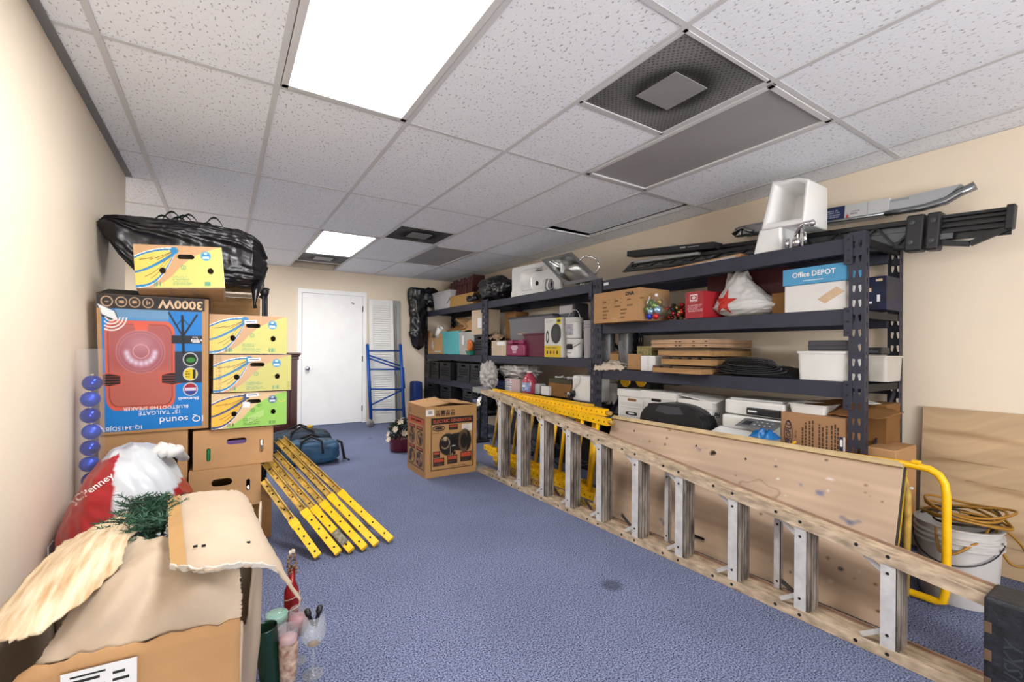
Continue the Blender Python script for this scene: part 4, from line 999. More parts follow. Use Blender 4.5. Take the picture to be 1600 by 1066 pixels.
def gen_side(U, V):
    img = np.ones(U.shape+(3,))*rgb('#a87d4d'); K, O = rgb('#1d1210'), rgb('#b5482f'); s = .008; x, y = U, V
    def rect(a, b, c, d): return aa(np.maximum(np.abs(x-(a+b)/2)-(b-a)/2, np.abs(y-(c+d)/2)-(d-c)/2), s)
    img = over(img, rect(.04, .94, .10, .83)-rect(.06, .92, .112, .818), K); img = over(img, rect(.06, .92, .735, .818), O)
    r = np.random.RandomState(4)
    for (a, c) in ((.1, .43), (.52, .43), (.1, .13), (.52, .13)):
        img = over(img, rect(a, a+.34, c+.22, c+.27), K); img = over(img, rect(a+.02, a+.3, c+.235, c+.262), O)
        for k in range(9):
            cx, cy = a+.05+.25*r.rand(), c+.03+.16*r.rand(); img = over(img, aa(ell(x, y, cx, cy, .02+.06*r.rand(), .015+.04*r.rand()), .01)*.85, rgb('#2a1d17') if k % 3 else rgb('#8a6a4c'))
        img = over(img, aa(np.abs(ell(x, y, a+.17, c+.10, .15, .10))-.01, s)*.6, K)
    img = over(img, aa(np.abs(ell(x, y, .14, .91, .05, .03))-.006, s)*.7, K)
    return img
t = thing('generator_carton', 'tall printed electric generator carton with its top flaps half open, on the carpet', 'box', GL)
b = MB(); T = .006
b.box((0, 0, 0), (gw, T, gh)).box((0, gd-T, 0), (gw, gd, gh)).box((0, T, 0), (T, gd-T, gh)).box((gw-T, T, 0), (gw, gd-T, gh)).box((T, T, 0), (gw-T, gd-T, T)).done('carton_body', CARD, t)
inkpanel('printed_face', gw-.002, gh-.002, 190, 230, gen_front, t, Matrix.Translation((.001, -.0008, .001)))
inkpanel('printed_side', gd-.002, gh-.002, 120, 170, gen_side, t, Matrix.Translation((-.0008, gd-.001, .001)) @ Matrix.Rotation(-PI/2, 4, 'Z'))
lettering('ELECTRIC GENERATOR', .040, mat('orange_ink', '#c65a3c', .7, var=0), t, (.515*gw, -.0018, .787*gh), (PI/2, 0, 0), sx=.92, bold=.0006)
lettering('ELECTRIC GENERATOR', .026, BLACKI, t, (-.0018, gd*.51, .776*gh), (PI/2, 0, -PI/2), sx=.95)
V3 = Vector
def flap(pts, name='flap'): 
    o = MB().b; return solid(sheet([[V3(pts[0]), V3(pts[1])], [V3(pts[3]), V3(pts[2])]], 8, 8, .003, 8, .001, 3).done(name, CARD, t, True), .005)
flap([(0, gd-.01, gh-.01), (gw, gd-.01, gh-.01), (gw, gd*.45, gh+.0), (0, gd*.45, gh+.0)], 'inner_flap')
lf_ = flap([(0, 0, gh), (0, gd, gh), (gw*.50, gd*.86, gh+.045), (gw*.46, .02, gh+.022)])
rf_ = flap([(gw, 0, gh), (gw, gd, gh), (gw*.52, gd*.95, gh+.015), (gw*.62, .12, gh+.012)])


# ================================================================ shelving units along the right wall
RX0, RX1 = 2.885, 3.43
def make_post(h):
    b = MB(); T = .0022; w1, w2 = .074, .052
    holes = []; k = 0
    z = .06
    while z < h-.06:
        for cx, sl in ((.024, 1), (.052, -1)): holes.append([(cx-.006*sl, z+.020), (cx+.007*sl, z+.018), (cx+.008*sl, z+.010), (cx+.003*sl, z-.018), (cx-.003*sl, z-.020), (cx-.007*sl, z-.008)])
        z += .080
    b.plate([(0, 0), (w1, 0), (w1, h), (0, h)], holes, T)
    side = []; z = .10
    while z < h-.06:
        side.append([(.022, z+.019), (.034, z+.017), (.035, z+.009), (.030, z-.018), (.025, z-.019), (.021, z-.007)]); z += .080
    b.plate([(0, 0), (w2, 0), (w2, h), (0, h)], side, T, M=Matrix(((0, 1, 0, w1-T), (1, 0, 0, T), (0, 0, 1, 0), (0, 0, 0, 1))))
    return b
def rack(label, yN, yF, levels, decks=True):
    t = thing('shelving_unit', label, 'shelf', (RX0, yF, 0), -PI/2, 'black steel shelving units')
    L, D, H = yF-yN, RX1-RX0, 1.81
    p = make_post(H).done('post', STEELB, t); p.location = (L-.074, 0, 0)          # near front
    for x, y, sx, sy in ((.074, 0, -1, 1), (L-.074, D, 1, -1), (.074, D, -1, -1)): inst(p, t, (x, y, 0), (0, 0, 0), (sx, sy, 1))
    bm_, bk, sd, dk = None, None, None, None
    for i, z in enumerate(levels):
        if bm_ is None:
            b = MB().box((.062, -.006, -.088), (L-.062, .034, 0), bev=.003).box((.07, .02, -.022), (L-.07, .05, -.012)); bm_ = b.done('beam', STEELB, t); o1 = bm_
            o2 = inst(bm_, t)
            cl = MB().box((.032, -.009, -.150), (.072, -.002, .008), bev=.002).done('beam_bracket', STEELB, t); oc = cl; oc2 = inst(cl, t)
            b = MB()
            for x in (.052, L-.075):
                for zz in (-.13, -.07, -.012): b.tube([(x, -.0088, zz), (x, -.0125, zz)], .006, 8)
            rv = b.done('rivets', STEELK, t); tag(rv, kind='stuff'); orv = rv
            sd = MB().box((.004, .03, -.05), (.030, D-.03, -.012)).done('side_beam', STEELK, t); os_ = sd; os2 = inst(sd, t)
            b = MB(); n = int((L-.1)/.052)
            for k in range(n): b.box((.06+k*.052, .03, -.020), (.0645+k*.052, D-.03, -.0155))
            for y in (.04, D*.35, D*.66, D-.04): b.box((.06, y-.003, -.026), (L-.06, y+.003, -.0205))
            dk = b.done('wire_deck', mat('wire_deck_steel', '#2a2a30', .5, .2, var=.05), t); tag(dk, kind='stuff'); od = dk
        else:
            o1, o2, oc, orv, os_, od, oc2, os2 = [inst(q, t) for q in (bm_, bm_, cl, rv, sd, dk, cl, sd)]
        o1.location = (0, .008, z); o2.location = (0, D-.008, z); o2.scale = (1, -1, 1); oc.location = (0, 0, z); orv.location = (0, 0, z); os_.location = (0, 0, z); od.location = (0, 0, z); oc2.location = (L-.127, 0, z); os2.location = (L-.034, 0, z)
    for x in (.018, L-.022):
        MB().bar((x, .05, .44), (x, D-.03, .95), .040, .006, (1, 0, 0)).done('brace', STEELB, t)
        MB().bar((x, D-.05, 1.0), (x, .05, 1.34), .03, .005, (1, 0, 0)).done('brace', STEELK, t) if x < 1 else None
    for x in (.0, L-.075):
        MB().box((x, -.004, 0), (x+.075, .06, .006)).done('foot_plate', STEELK, t)
    return t
R1, R2, R3, R4 = 1.785, 1.392, .990, .57
rk = rack('black steel shelving unit nearest the camera, with the urinal on top', 1.010, 3.062, (R1, R2, R3, R4))
o = MB().box((.09, -.0012, -.045), (.15, -.0004, -.022)).done('shelf_label', LABELW, rk); o.location = (0, .0, R1)
M1, M2, M3 = 1.783, 1.080, .66
rack('black steel shelving unit in the middle, with the two sinks on top', 3.066, 5.150, (M1, M2, M3))
F1, F2, F3, F4 = 1.790, 1.080, .690, .330
rack('black steel shelving unit farthest away beside the back wall, holding milk crates', 5.155, 7.235, (F1, F2, F3, F4))

def sl(uL, uR, vT, x, z):
    a, b = aX(uL, vT, x), aX(uR, vT, x); a.y = min(a.y, 7.15); c = aX((uL+uR)/2, vT, x); return (x, a.y, z+.002), a.y-b.y, c.z-z-.002
def rbox_thing(name, label, cat, uL, uR, vT, x, z, d, m, part_name, bev=.004, group=None, rot=0):
    P, w_, h = sl(uL, uR, vT, x, z); t = thing(name, label, cat, P, -PI/2+rot, group)
    MB().box((0, 0, 0), (w_, d, h), bev=bev).done(part_name, m, t); return t, w_, h
def rcarton(name, label, uL, uR, vT, x, z, d, m=None, rot=0, **k):
    P, w_, h = sl(uL, uR, vT, x, z); return carton(name, label, P, w_, d, h, -PI/2+rot, m or CARD, **k), w_, h
def tub(name, label, cat, uL, uR, vT, x, z, d, m, lid=None, group=None, taper=.88, rim=.012, th=.003):
    """open or lidded plastic tub, walls taper to the base"""
    P, w_, h = sl(uL, uR, vT, x, z); t = thing(name, label, cat, P, -PI/2, group)
    b = MB(); e = (1-taper)/2
    def ring(k, zz, ins): 
        x0, x1, y0, y1 = e*w_*k+ins, w_-e*w_*k-ins, e*d*k+ins, d-e*d*k-ins; r = .02
        pts = []
        for cx, cy, a0 in ((x1-r, y1-r, 0), (x0+r, y1-r, PI/2), (x0+r, y0+r, PI), (x1-r, y0+r, 1.5*PI)):
            for q in range(5): a = a0+PI/2*q/4; pts.append((cx+r*math.cos(a), cy+r*math.sin(a), zz))
        return [b.b.verts.new(p) for p in pts]
    rs = [ring(1, 0, 0), ring(.1, h*.92, 0), ring(.1, h*.92, -rim*.5), ring(0, h, -rim*.5), ring(0, h, th), ring(1, th, th)]
    for A, B in zip(rs, rs[1:]):
        n = len(A)
        for i in range(n): b.b.faces.new((A[i], A[(i+1) % n], B[(i+1) % n], B[i]))
    b.b.faces.new(rs[0][::-1]); b.b.faces.new(rs[-1]); b.done('tub_body', m, t, 'auto')
    if lid: MB().box((-.008, -.008, h-.012), (w_+.008, d+.008, h+.012), bev=.006).done('lid', lid, t)
    return t, w_, h
def pail(name, label, cat, c, r, h, m, lid=None, handle=True, group=None, ribs=3, up=False):
    t = thing(name, label, cat, c, -PI/2, group)
    prof = [(0, 0), (r*.86, 0), (r*.88, .005)]
    for k in range(ribs): zz = h*(.80-.06*k) ; 
    prof += [(r*.955, h*.70)]
    for k in range(ribs): z0 = h*(.74+.07*k); prof += [(r*.96, z0), (r*1.03, z0+.004), (r*1.03, z0+.010), (r*.96, z0+.014)]
    prof += [(r*.985, h*.985), (r*1.03, h*.985), (r*1.03, h), (r*.96, h), (r*.86, .01), (0, .01)]
    MB().lathe(prof, 32, cap=False).done('pail_body', m, t, 'auto')
    if lid: MB().lathe([(0, h*.99), (r*1.0, h*.99), (r*1.06, h*.985), (r*1.06, h*1.02), (r*.97, h*1.03), (0, h*1.015)], 32).done('lid', lid, t, 'auto')
    if handle:
        s_ = 1 if up else -.8
        pts = [(r*1.03*math.cos(a), (0 if up else -r*1.04*abs(math.sin(a))*.99), h*.86+r*1.25*math.sin(a)*s_*(1 if up else .75)) for a in np.linspace(0, PI, 20)]
        MB().tube(pts, .003, 6).done('wire_handle', mat('handle_wire', '#d8d8d8', .4, .6, var=0) if up else mat('dark_wire', '#2d2d30', .5, .5, var=0), t, True)
        for sx in (-1, 1): MB().lathe([(0, 0), (.012, 0), (.012, .006), (0, .008)], 12, M=Matrix.Translation((sx*r*1.0, 0, h*.86)) @ Matrix.Rotation(PI/2*sx, 4, 'Y')).done('handle_lug', m, t)
    return t

# ---- top of the near unit
t = thing('urinal', 'white porcelain wall urinal standing on top of the near shelving unit', 'urinal', (2.93, 0, R1+.001), -PI/2)
P, uw, uh = sl(1178, 1277, 279, 2.93, R1); t.location = (2.93, P[1], R1+.001)
b = MB(); W1, HH, DD = .345, .415, .30
# body: left flank slopes inward to the top, front slants, hollow bowl in the front
yA = aX(1176, 397, 2.93).y; yB = aX(1246, 385, 2.93).y; t.location = (2.93, yA, R1+.001)
hz = aX(1214, 278, 2.93).z-R1
def urn(u, v):
    pass
foot = [(0, .0, 0), (.275, -.0, 0), (.275, .27, 0), (.0, .27, 0)]; knee = [(.035, .01, .17), (.27, -.005, .15), (.27, .27, .15), (.035, .27, .17)]
top_ = [(.085, .035, hz-.03), (.36, .0, hz-.07), (.36, .25, hz-.07), (.085, .25, hz-.03)]; mid_ = [(.055, .015, .20), (.37, -.05, .155), (.37, .26, .155), (.055, .26, .20)]
b = MB(); b.hexa([foot[0], (.19, -.015, 0), (.19, .27, 0), foot[3]], [(.04, .0, .16), (.19, -.02, .16), (.19, .27, .16), (.04, .27, .16)])
o = b.done('pedestal', PORC, t); md = o.modifiers.new('b', 'BEVEL'); md.width = .014; md.segments = 3
# hood as a shell with a real bowl
def V(*a): return Vector(a)
b = MB()
of = [V(.06, -.02, .15), V(.335, -.055, .13), V(.335, -.0, hz-.065), V(.27, .02, hz-.03), V(.10, .035, hz)]      # outer front outline (left bottom, right bottom, right top, ...)
cf = sum(of, V(0, 0, 0))/5
inn = [cf+(p-cf)*.80+V(0, .004, 0) for p in of]; deep = [cf+(p-cf)*.52+V(.02, .19, -.01) for p in of]; back = [p+V(0, .25-p.y, 0) for p in of]
R_ = [[b.b.verts.new(p) for p in q] for q in (deep, inn, of, back)]
for A, B in zip(R_, R_[1:]):
    for i in range(5): b.b.faces.new((A[i], A[(i+1) % 5], B[(i+1) % 5], B[i]))
b.b.faces.new(R_[0]); b.b.faces.new(R_[-1][::-1])
o = b.done('bowl', PORC, t, True); md = o.modifiers.new('b', 'BEVEL'); md.width = .012; md.segments = 3; md.limit_method = 'ANGLE'
f = MB(); f.lathe([(0, 0), (.024, 0), (.024, .05), (.014, .055), (.014, .09), (0, .09)], 14, c=(.285, -.03, .0)).tube([(.285, -.03, .06), (.30, -.045, .11), (.335, -.05, .125), (.37, -.05, .12)], [.016, .013, .014, .018], 12).ball((.375, -.05, .12), .02, 12, 8).tube([(.24, -.05, .0), (.24, -.05, .055)], .012, 10).tube([(.335, -.03, .0), (.335, -.045, .08)], .009, 8)
f.done('flush_valve', CHROME, t, True)

# folding table legs / lattice beams standing on top, against the wall
XW = 3.36
LATM = mat('moulded_black_plastic', '#1b1c1f', .45, var=.12, vscale=12); GMET = mat('galvanised_grey', '#5c5f63', .45, .5, var=.2)
def lattice(name, label, p0, p1, hgt, n, x, end=True):
    """long moulded beam: p0, p1 are pixels of the bottom chord on X = x"""
    a, b_ = aX(*p0, x), aX(*p1, x); d = (b_-a); L = d.length; xx = d.normalized(); zz = (Vector((0, 0, 1))-xx*xx.z).normalized(); yy = zz.cross(xx)
    t = thing(name, label, 'lattice beam', a, 0, None, frame(a, xx, yy, zz))
    MB().box((.02, -.012, hgt-.03), (L, .03, hgt), bev=.004).done('top_chord', LATM, t); MB().box((0, -.012, 0), (L, .03, .026), bev=.004).done('bottom_chord', LATM, t)
    for k in range(n):
        x0, x1 = L*k/n, L*(k+1)/n; q0, q1 = ((x0, 0, .02), (x1, 0, hgt-.02)) if k % 2 == 0 else ((x0, 0, hgt-.02), (x1, 0, .02))
        MB().bar(q0, q1, .012, .012, (0, 1, 0)).done('diagonal', LATM, t)
    MB().box((.03, .02, .02), (L-.02, .028, hgt-.02)).done('web', GMET, t)
    for f_ in (.33, .66): MB().box((.03, .012, hgt*f_-.006), (L, .02, hgt*f_+.006)).done('web_rib', GMET, t)
    return t, L
t, L = lattice('lattice_beam', 'long black plastic lattice beam lying on top of the near unit, jutting past its end', (1075, 420), (1432, 388), .165, 15, 3.30)
L2 = aX(1556, 380, 3.30).y; 
xe = L
b = MB().box((L-.05, -.03, -.02), (L+.03, .05, .185), bev=.01).box((L+.04, -.03, -.02), (L+.10, .05, .185), bev=.01); b.done('clamp', BLACKP, t)
for dx in (-.02, .07):
    for dz in (.03, .14): MB().lathe([(0, 0), (.012, 0), (.012, .006), (0, .009)], 10, M=Matrix.Translation((L+dx, -.03, dz)) @ Matrix.Rotation(PI/2, 4, 'X')).done('bolt', GMET, t)
e = MB(); E_ = .36
e.box((L+.08, -.008, .15), (L+E_, .025, .165)).bar((L+.09, .01, .02), (L+E_*.6, .01, .0), .03, .015, (0, 1, 0)).bar((L+E_*.6, .01, .0), (L+E_, .01, .07), .03, .015, (0, 1, 0)).box((L+E_-.02, -.02, .055), (L+E_+.01, .035, .175), bev=.004)
for z in (.068, .098, .128): e.box((L+.09, -.006, z), (L+E_, .004, z+.012))
e.done('end_bracket', LATM, t); MB().box((L+.09, .02, .03), (L+E_, .024, .16)).done('end_plate', LATM, t)
MB().box((L+.085, -.012, .035), (L+.15, -.004, .065)).done('steel_tab', GMET, t)
t, L = lattice('lattice_beam', 'shorter black lattice beam behind the urinal, tapering to its far end', (985, 424), (1190, 400), .085, 12, 3.24)
MB().hexa([(-.10, -.01, -.0), (.02, -.01, 0), (.02, .03, 0), (-.10, .03, 0)], [(-.08, -.01, .01), (.02, -.01, .085), (.02, .03, .085), (-.08, .03, .01)]).done('tapered_end', LATM, t)

def long_piece(name, label, cat, p0, p1, x, hgt, d, m, part, bev=.006):
    a, b_ = aX(*p0, x), aX(*p1, x); dd = b_-a; L = dd.length; xx = dd.normalized(); zz = (Vector((0, 0, 1))-xx*xx.z).normalized(); yy = zz.cross(xx)
    t = thing(name, label, cat, a, 0, None, frame(a, xx, yy, zz)); MB().box((0, 0, 0), (L, d, hgt), bev=bev).done(part, m, t); return t, L
# grey metal light fixture with a printed sleeve, resting on the lattice beam
FIX = mat('painted_grey_metal', '#a2a5a8', .35, .4, var=.08, vscale=3)
t, L = long_piece('fluorescent_fixture', 'long grey metal fixture with rounded end and printed sleeve lying above the lattice beam', 'light fixture', (1158, 369), (1425, 328), 3.345, .085, .09, FIX, 'fixture_body', .02)
b = MB(); b.tube([(L-.12, -.01, -.002), (L+.05, -.01, .0), (L+.14, .0, .02), (L+.19, .03, .06), (L+.25, .03, .085)], [.016, .02, .022, .022, .024], 12).tube([(.0, -.012, .0), (L-.05, -.012, 0)], .010, 8); b.done('edge_tube', mat('satin_steel', '#8e9194', .25, .9, var=.1), t, True)
MB().hexa([(L-.02, .0, .0), (L+.12, .0, .02), (L+.12, .09, .02), (L-.02, .09, 0)], [(L-.02, 0, .085), (L+.20, .0, .10), (L+.20, .09, .10), (L-.02, .09, .085)]).done('end_shroud', FIX, t)
def sleeve(U, V):
    img = np.ones(U.shape+(3,))*rgb('#c9cacb'); img = over(img, (U < .33)*1., rgb('#27345c')); img = textlines(img, U, V, .04, .30, .25, .8, 4, rgb('#c8cde0'), 4, .8); img = over(img, aa(ell(U, V, .38, .25, .02, .12), .02), rgb('#c23a3a')); img = textlines(img, U, V, .42, .6, .3, .6, 2, rgb('#777777'), 7); img = over(img, aa(np.abs(U-.69)-.003, .004)*.5, rgb('#666666')); return img
sw_ = .34
MB().box((L*.56, -.006, -.004), (L*.56+sw_, .095, .092)).done('card_sleeve', WHITEC, t); inkpanel('printed_face', sw_, .096, 110, 34, sleeve, t, Matrix.Translation((L*.56, -.0068, -.004)))
b = MB(); b.tube([(-.06, -.01, .02), (-.02, -.012, .055), (.02, -.012, .06), (.06, -.012, .03), (.10, -.012, .02)], .014, 10).box((-.06, .0, .0), (.0, .05, .07), bev=.01); b.done('wiring_elbow', mat('satin_steel', '#8e9194'), t, True)
# flat cartons at the far end of this top shelf
t, L = long_piece('flat_carton', 'long flat black carton with faint white lettering on top of the near unit', 'box', (979, 401), (1114, 388), 3.20, .052, .12, mat('black_card', '#202226', .55, var=.15), 'carton_body', .003)
MB().box((L*.66, -.001, .024), (L*.72, -.0004, .036)).done('faint_mark', GREYPL, t); MB().box((L*.74, -.001, .028), (L*.86, -.0004, .032)).done('faint_mark', GREYPL, t)
MB().box((L, .002, .002), (L+.001, .118, .05)).done('end_flap', GREYP, t)
t, L = long_piece('foam_tray', 'long grey-white foam tray under the flat black carton', 'tray', (990, 412), (1090, 398), 3.19, .024, .11, mat('grey_foam', '#a5a7a8', .8, var=.06), 'foam_body', .008)
P0 = aX(965, 430, 2.95)
t = thing('flat_carton', 'long flat brown carton with grey printed window at the top shelf front edge', 'box', (2.95, P0.y, R1+.001), -PI/2)
fl = P0.y-aX(1157, 395, 2.95).y
MB().hexa([(0, 0, 0), (fl, 0, 0), (fl, .22, 0), (0, .22, 0)], [(0, 0, .006), (fl, 0, .035), (fl, .22, .035), (0, .22, .006)]).done('carton_body', CARD, t)
MB().hexa([(fl*.6, -.001, .004), (fl*.97, -.001, .006), (fl*.97, 0, .006), (fl*.6, 0, .004)], [(fl*.66, -.001, .016), (fl*.97, -.001, .026), (fl*.97, 0, .026), (fl*.66, 0, .016)]).done('printed_window', GREYPL, t)

# ---- second shelf of the near unit
t, w_, h = rcarton('shipping_carton', 'brown shipping carton with black letters at the left end of the second shelf', 928, 1003, 455, 2.785, R2, .34, CARD, rot=-.04, tape=2)
lettering('DNA', .042, BLACKI, t, (w_*.80, -.0012, h*.86), (PI/2, 0, 0), bold=.0012)
b = MB()
for r_, (z, n) in enumerate(((.66, 4), (.48, 3), (.36, 2), (.24, 2), (.12, 2))):
    rnd = random.Random(r_); 
    for k in range(n): x = w_*(.22+.26*k*(1 if n > 2 else 1.5)); b.box((x, -.0008, h*z), (x+w_*.08+.03*rnd.random()*(r_ > 0), -.0002, h*z+.012))
tag(b.done('faint_print', mat('faint_brown_ink', '#7d5a3c', .8, var=0), t), kind='stuff')
b = MB(); 
for q in range(4): b.box((w_*(.2+.13*q), -.0008, h*.62), (w_*(.2+.13*q)+.03, -.0003, h*.62+.002)).box((w_*(.2+.13*q), -.0008, h*.74), (w_*(.2+.13*q)+.03, -.0003, h*.74+.002))
tag(b.done('handling_marks', BLACKI, t), kind='stuff')
MB().box((w_*.42, -.001, 0), (w_*.56, -.0004, h*.14)).done('tape', TAPE, t)
# clear globe of ornaments
gc = aX(1026, 478, 2.86); gc.z = R2+.10
t = thing('ornament_globe', 'clear plastic globe filled with green, blue and red ornaments on the second shelf', 'globe', (gc.x, gc.y, R2+.001))
MB().ball((0, 0, .098), .098, 32, 20).done('globe', mat('thin_clear_sheet', '#777777'), t, True)
MB().tube([(0, .005, .19), (0, .0, .212)], [.016, .012], 12).done('globe_neck', WHITEPL, t)
MB().bar((-.088, .02, .13), (-.04, .035, .19), .012, .004, (1, 0, 0)).done('white_tie', WHITEPL, t)
gcol = {'green': mat('green_bauble', '#6d8a4a', .2, .6, var=.1), 'blue': mat('blue_bauble', '#2a38c8', .15, .6, var=.1), 'red': mat('red_bauble', '#c02a2f', .2, .6, var=.1), 'gold': mat('gold_bauble', '#a08a4a', .25, .7, var=.1), 'pale': mat('pale_blue_bauble', '#9ec4e0', .15, .7, var=.1)}
gl = [('green', -.02, .028, .112, .026, 'upper left'), ('green', -.035, -.012, .095, .025, 'upper middle'), ('gold', -.01, -.03, .118, .022, 'top right'), ('green', -.03, .045, .074, .025, 'left'), ('pale', -.046, .008, .058, .022, 'middle'), ('pale', -.035, -.04, .065, .026, 'right'), ('blue', -.035, .026, .028, .022, 'bottom left'), ('red', -.034, -.022, .026, .022, 'bottom right'), ('gold', .03, .0, .07, .04, 'back')]
for c_, x, y, z, r_, wh in gl:
    s_ = thing('bauble', f'{wh} {"pale blue" if c_ == "pale" else c_} bauble inside the clear globe', 'ornament', (gc.x+x*1.2, gc.y+y*1.2, R2+.001+z*1.2), 0, 'baubles in the clear globe'); r_ *= 1.2; MB().ball((0, 0, 0), r_, 16, 10).done('bauble_ball', gcol[c_], s_, True); MB().lathe([(.005, r_*.97), (.005, r_+.004), (.001, r_+.005)], 8).done('cap', CHROME, s_)
# heap of red and green beads on a dark garland beside it
t = thing('bead_garland', 'dark garland with red and gold berry beads heaped between globe and red box', 'garland', (3.0, aX(1055, 480, 2.95).y, R2+.001))
rnd = random.Random(8); b = MB(); b2 = MB(); b3 = MB()
for k in range(70):
    p = (rnd.uniform(-.07, .08), rnd.uniform(-.10, .075), .012+rnd.uniform(0, .11)); (b if k % 5 < 2 else b2 if k % 5 < 4 else b3).ball(p, rnd.uniform(.008, .020), 10, 7)
tag(b.done('red_berries', gcol['red'], t, True), kind='stuff'); tag(b3.done('gold_berries', gcol['gold'], t, True), kind='stuff'); tag(b2.done('dark_foliage', mat('very_dark_green', '#16201a', .6, var=.3), t, True), kind='stuff')
# red box, star bag, office box
def redbox(U, V):
    img = np.ones(U.shape+(3,))*rgb('#a82630'); W_ = rgb('#e8dcdc'); s = .01
    img = over(img, aa(np.abs(np.maximum(np.abs(U-.48)-.20, (np.abs(V-.78)-.10)))-.022, s), W_); img = over(img, aa(ell(U, V, .48, .78, .10, .055), s), W_); img = over(img, aa(np.maximum(np.abs(U-.48)-.012, np.abs(V-.79)-.02), s), rgb('#a82630'))
    img = textlines(img, U, V, .28, .85, .60, .66, 1, W_, 3); img = textlines(img, U, V, .15, 1.1, .24, .52, 5, W_, 5, .75); return img
t, w_, h = rcarton('red_carton', 'narrow red carton with a white clock emblem between the garland and the star bag', 1071, 1101, 456, 2.90, R2, .20, RED, flaps=False, print_fn=redbox, res=.002, rot=-.1)
t = thing('shopping_bag', 'white plastic bag with a big red star, standing full on the second shelf', 'bag', (3.06, aX(1158, 470, 2.98).y, R2+.001))
def sfn(u, v):
    a = 2*PI*u; th = PI*v; q = lambda x, p=2.5: math.copysign(abs(x)**(2/p), x)
    d = Vector((q(math.sin(th))*q(math.cos(a)), q(math.sin(th))*q(math.sin(a)), q(math.cos(th), 2.0)))
    s = Vector((d.x*2+d.z*1.5, d.y*2+d.z*2.5, d.z*2.5)); k = 1+.05*fbm(s, 2)+.10*(ridge(s*.8, 3)-.45); hz_ = d.z*.5+.5
    t_ = max(0, hz_-.35)/.65; ry = .235*(1-.72*t_**1.1); z = .10+d.z*.10*k+.125*t_**2.2
    return Vector((d.x*.13*k*(1-.45*t_), d.y*ry*k+.07*t_, max(.002, z)))
sb = MB().grid(sfn, 100, 80, wrapu=True).done('bag_film', BAGW, t, True)
b = MB(); pts = []
for k in range(10):
    a = PI/2+k*PI/5; r_ = .098 if k % 2 == 0 else .038; pts.append((r_*math.cos(a), r_*math.sin(a)))
nn = 8; cen = b.b.verts.new((0, 0, 0))
rings = []
for j in range(1, nn+1):
    ring = []
    for k in range(10):
        p, q = pts[k], pts[(k+1) % 10]
        for i in range(6): f_ = i/6; ring.append(b.b.verts.new(((p[0]+(q[0]-p[0])*f_)*j/nn, (p[1]+(q[1]-p[1])*f_)*j/nn, 0)))
    rings.append(ring)
m_ = len(rings[0])
for i in range(m_): b.b.faces.new((cen, rings[0][i], rings[0][(i+1) % m_]))
for A, B in zip(rings, rings[1:]):
    for i in range(m_): b.b.faces.new((A[i], A[(i+1) % m_], B[(i+1) % m_], B[i]))
st = b.done('red_star', mat('star_red', '#cf3a28', .4, var=.04), t); st.location = (-.35, .105, .105); st.rotation_euler = (PI/2, .12, -PI/2); wrap(st, sb, .002)
for dy, lean in ((.115, .02), (.02, -.02)):
    hdl = sheet([[V(-.02, dy-.035, .20), V(-.02, dy+.045, .20)], [V(-.03+lean, dy-.03, .27), V(-.03+lean, dy+.035, .275)], [V(.0, dy-.02, .315), V(.0, dy+.03, .32)], [V(.045, dy-.03, .27), V(.045, dy+.03, .27)]], 10, 16, .012, 20, .001, 5)
    solid(hdl.done('bag_handle', BAGW, t, True), .002)
t, w_, h = rcarton('storage_carton', 'white carton with a light blue printed lid beside the near shelf post', 1226, 1322, 443, 2.905, R2, .28, WHITEC, flaps=False)
Pl, wl, hl_ = sl(1223, 1322, 416, 2.90, R2)
MB().box((-.008, -.008, h), (w_+.006, .29, hl_), bev=.003).done('lid', mat('sky_blue_card', '#4f9cc9', .6, var=.03), t)
lettering('Office DEPOT', .042, WHITEI, t, (w_*.50, -.009, h+(hl_-h)*.58), (PI/2, 0, 0), sx=.92, bold=.0008); MB().box((w_*.33, -.0087, h+(hl_-h)*.2), (w_*.66, -.0082, h+(hl_-h)*.235)).done('lid_print', WHITEI, t)
MB().plate([(w_*.56, h*.42), (w_*.86, h*.82), (w_*.98, h*.62), (w_*.68, h*.25)], [], .0006, M=Matrix.Translation((0, -.0008, 0))).done('tape', mat('pale_tape', '#d2b492', .5, var=.1), t)
t, w_, h = rcarton('dark_red_carton', 'dark maroon carton in the shadow behind the star bag', 1105, 1226, 425, 3.15, R2, .22, mat('maroon_card', '#4d131b', .6, var=.1), flaps=False)
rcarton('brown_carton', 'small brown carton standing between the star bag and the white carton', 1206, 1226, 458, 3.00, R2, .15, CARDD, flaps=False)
t, w_, h = rcarton('blue_carton', 'dark blue and black printed carton behind the near shelf post', 1352, 1386, 432, 3.10, R2, .22, mat('navy_card', '#16204a', .5, var=.25, vscale=12, dark='#0d0d12'), flaps=False)
for a, c, ww, hh_ in ((.15, .55, .14, .12), (.12, .2, .2, .06), (.55, .25, .14, .2), (.5, .85, .3, .07)): MB().box((w_*a, -.001, h*c), (w_*(a+ww), -.0004, h*(c+hh_))).done('print', CREAM if c > .4 else WHITEI, t)

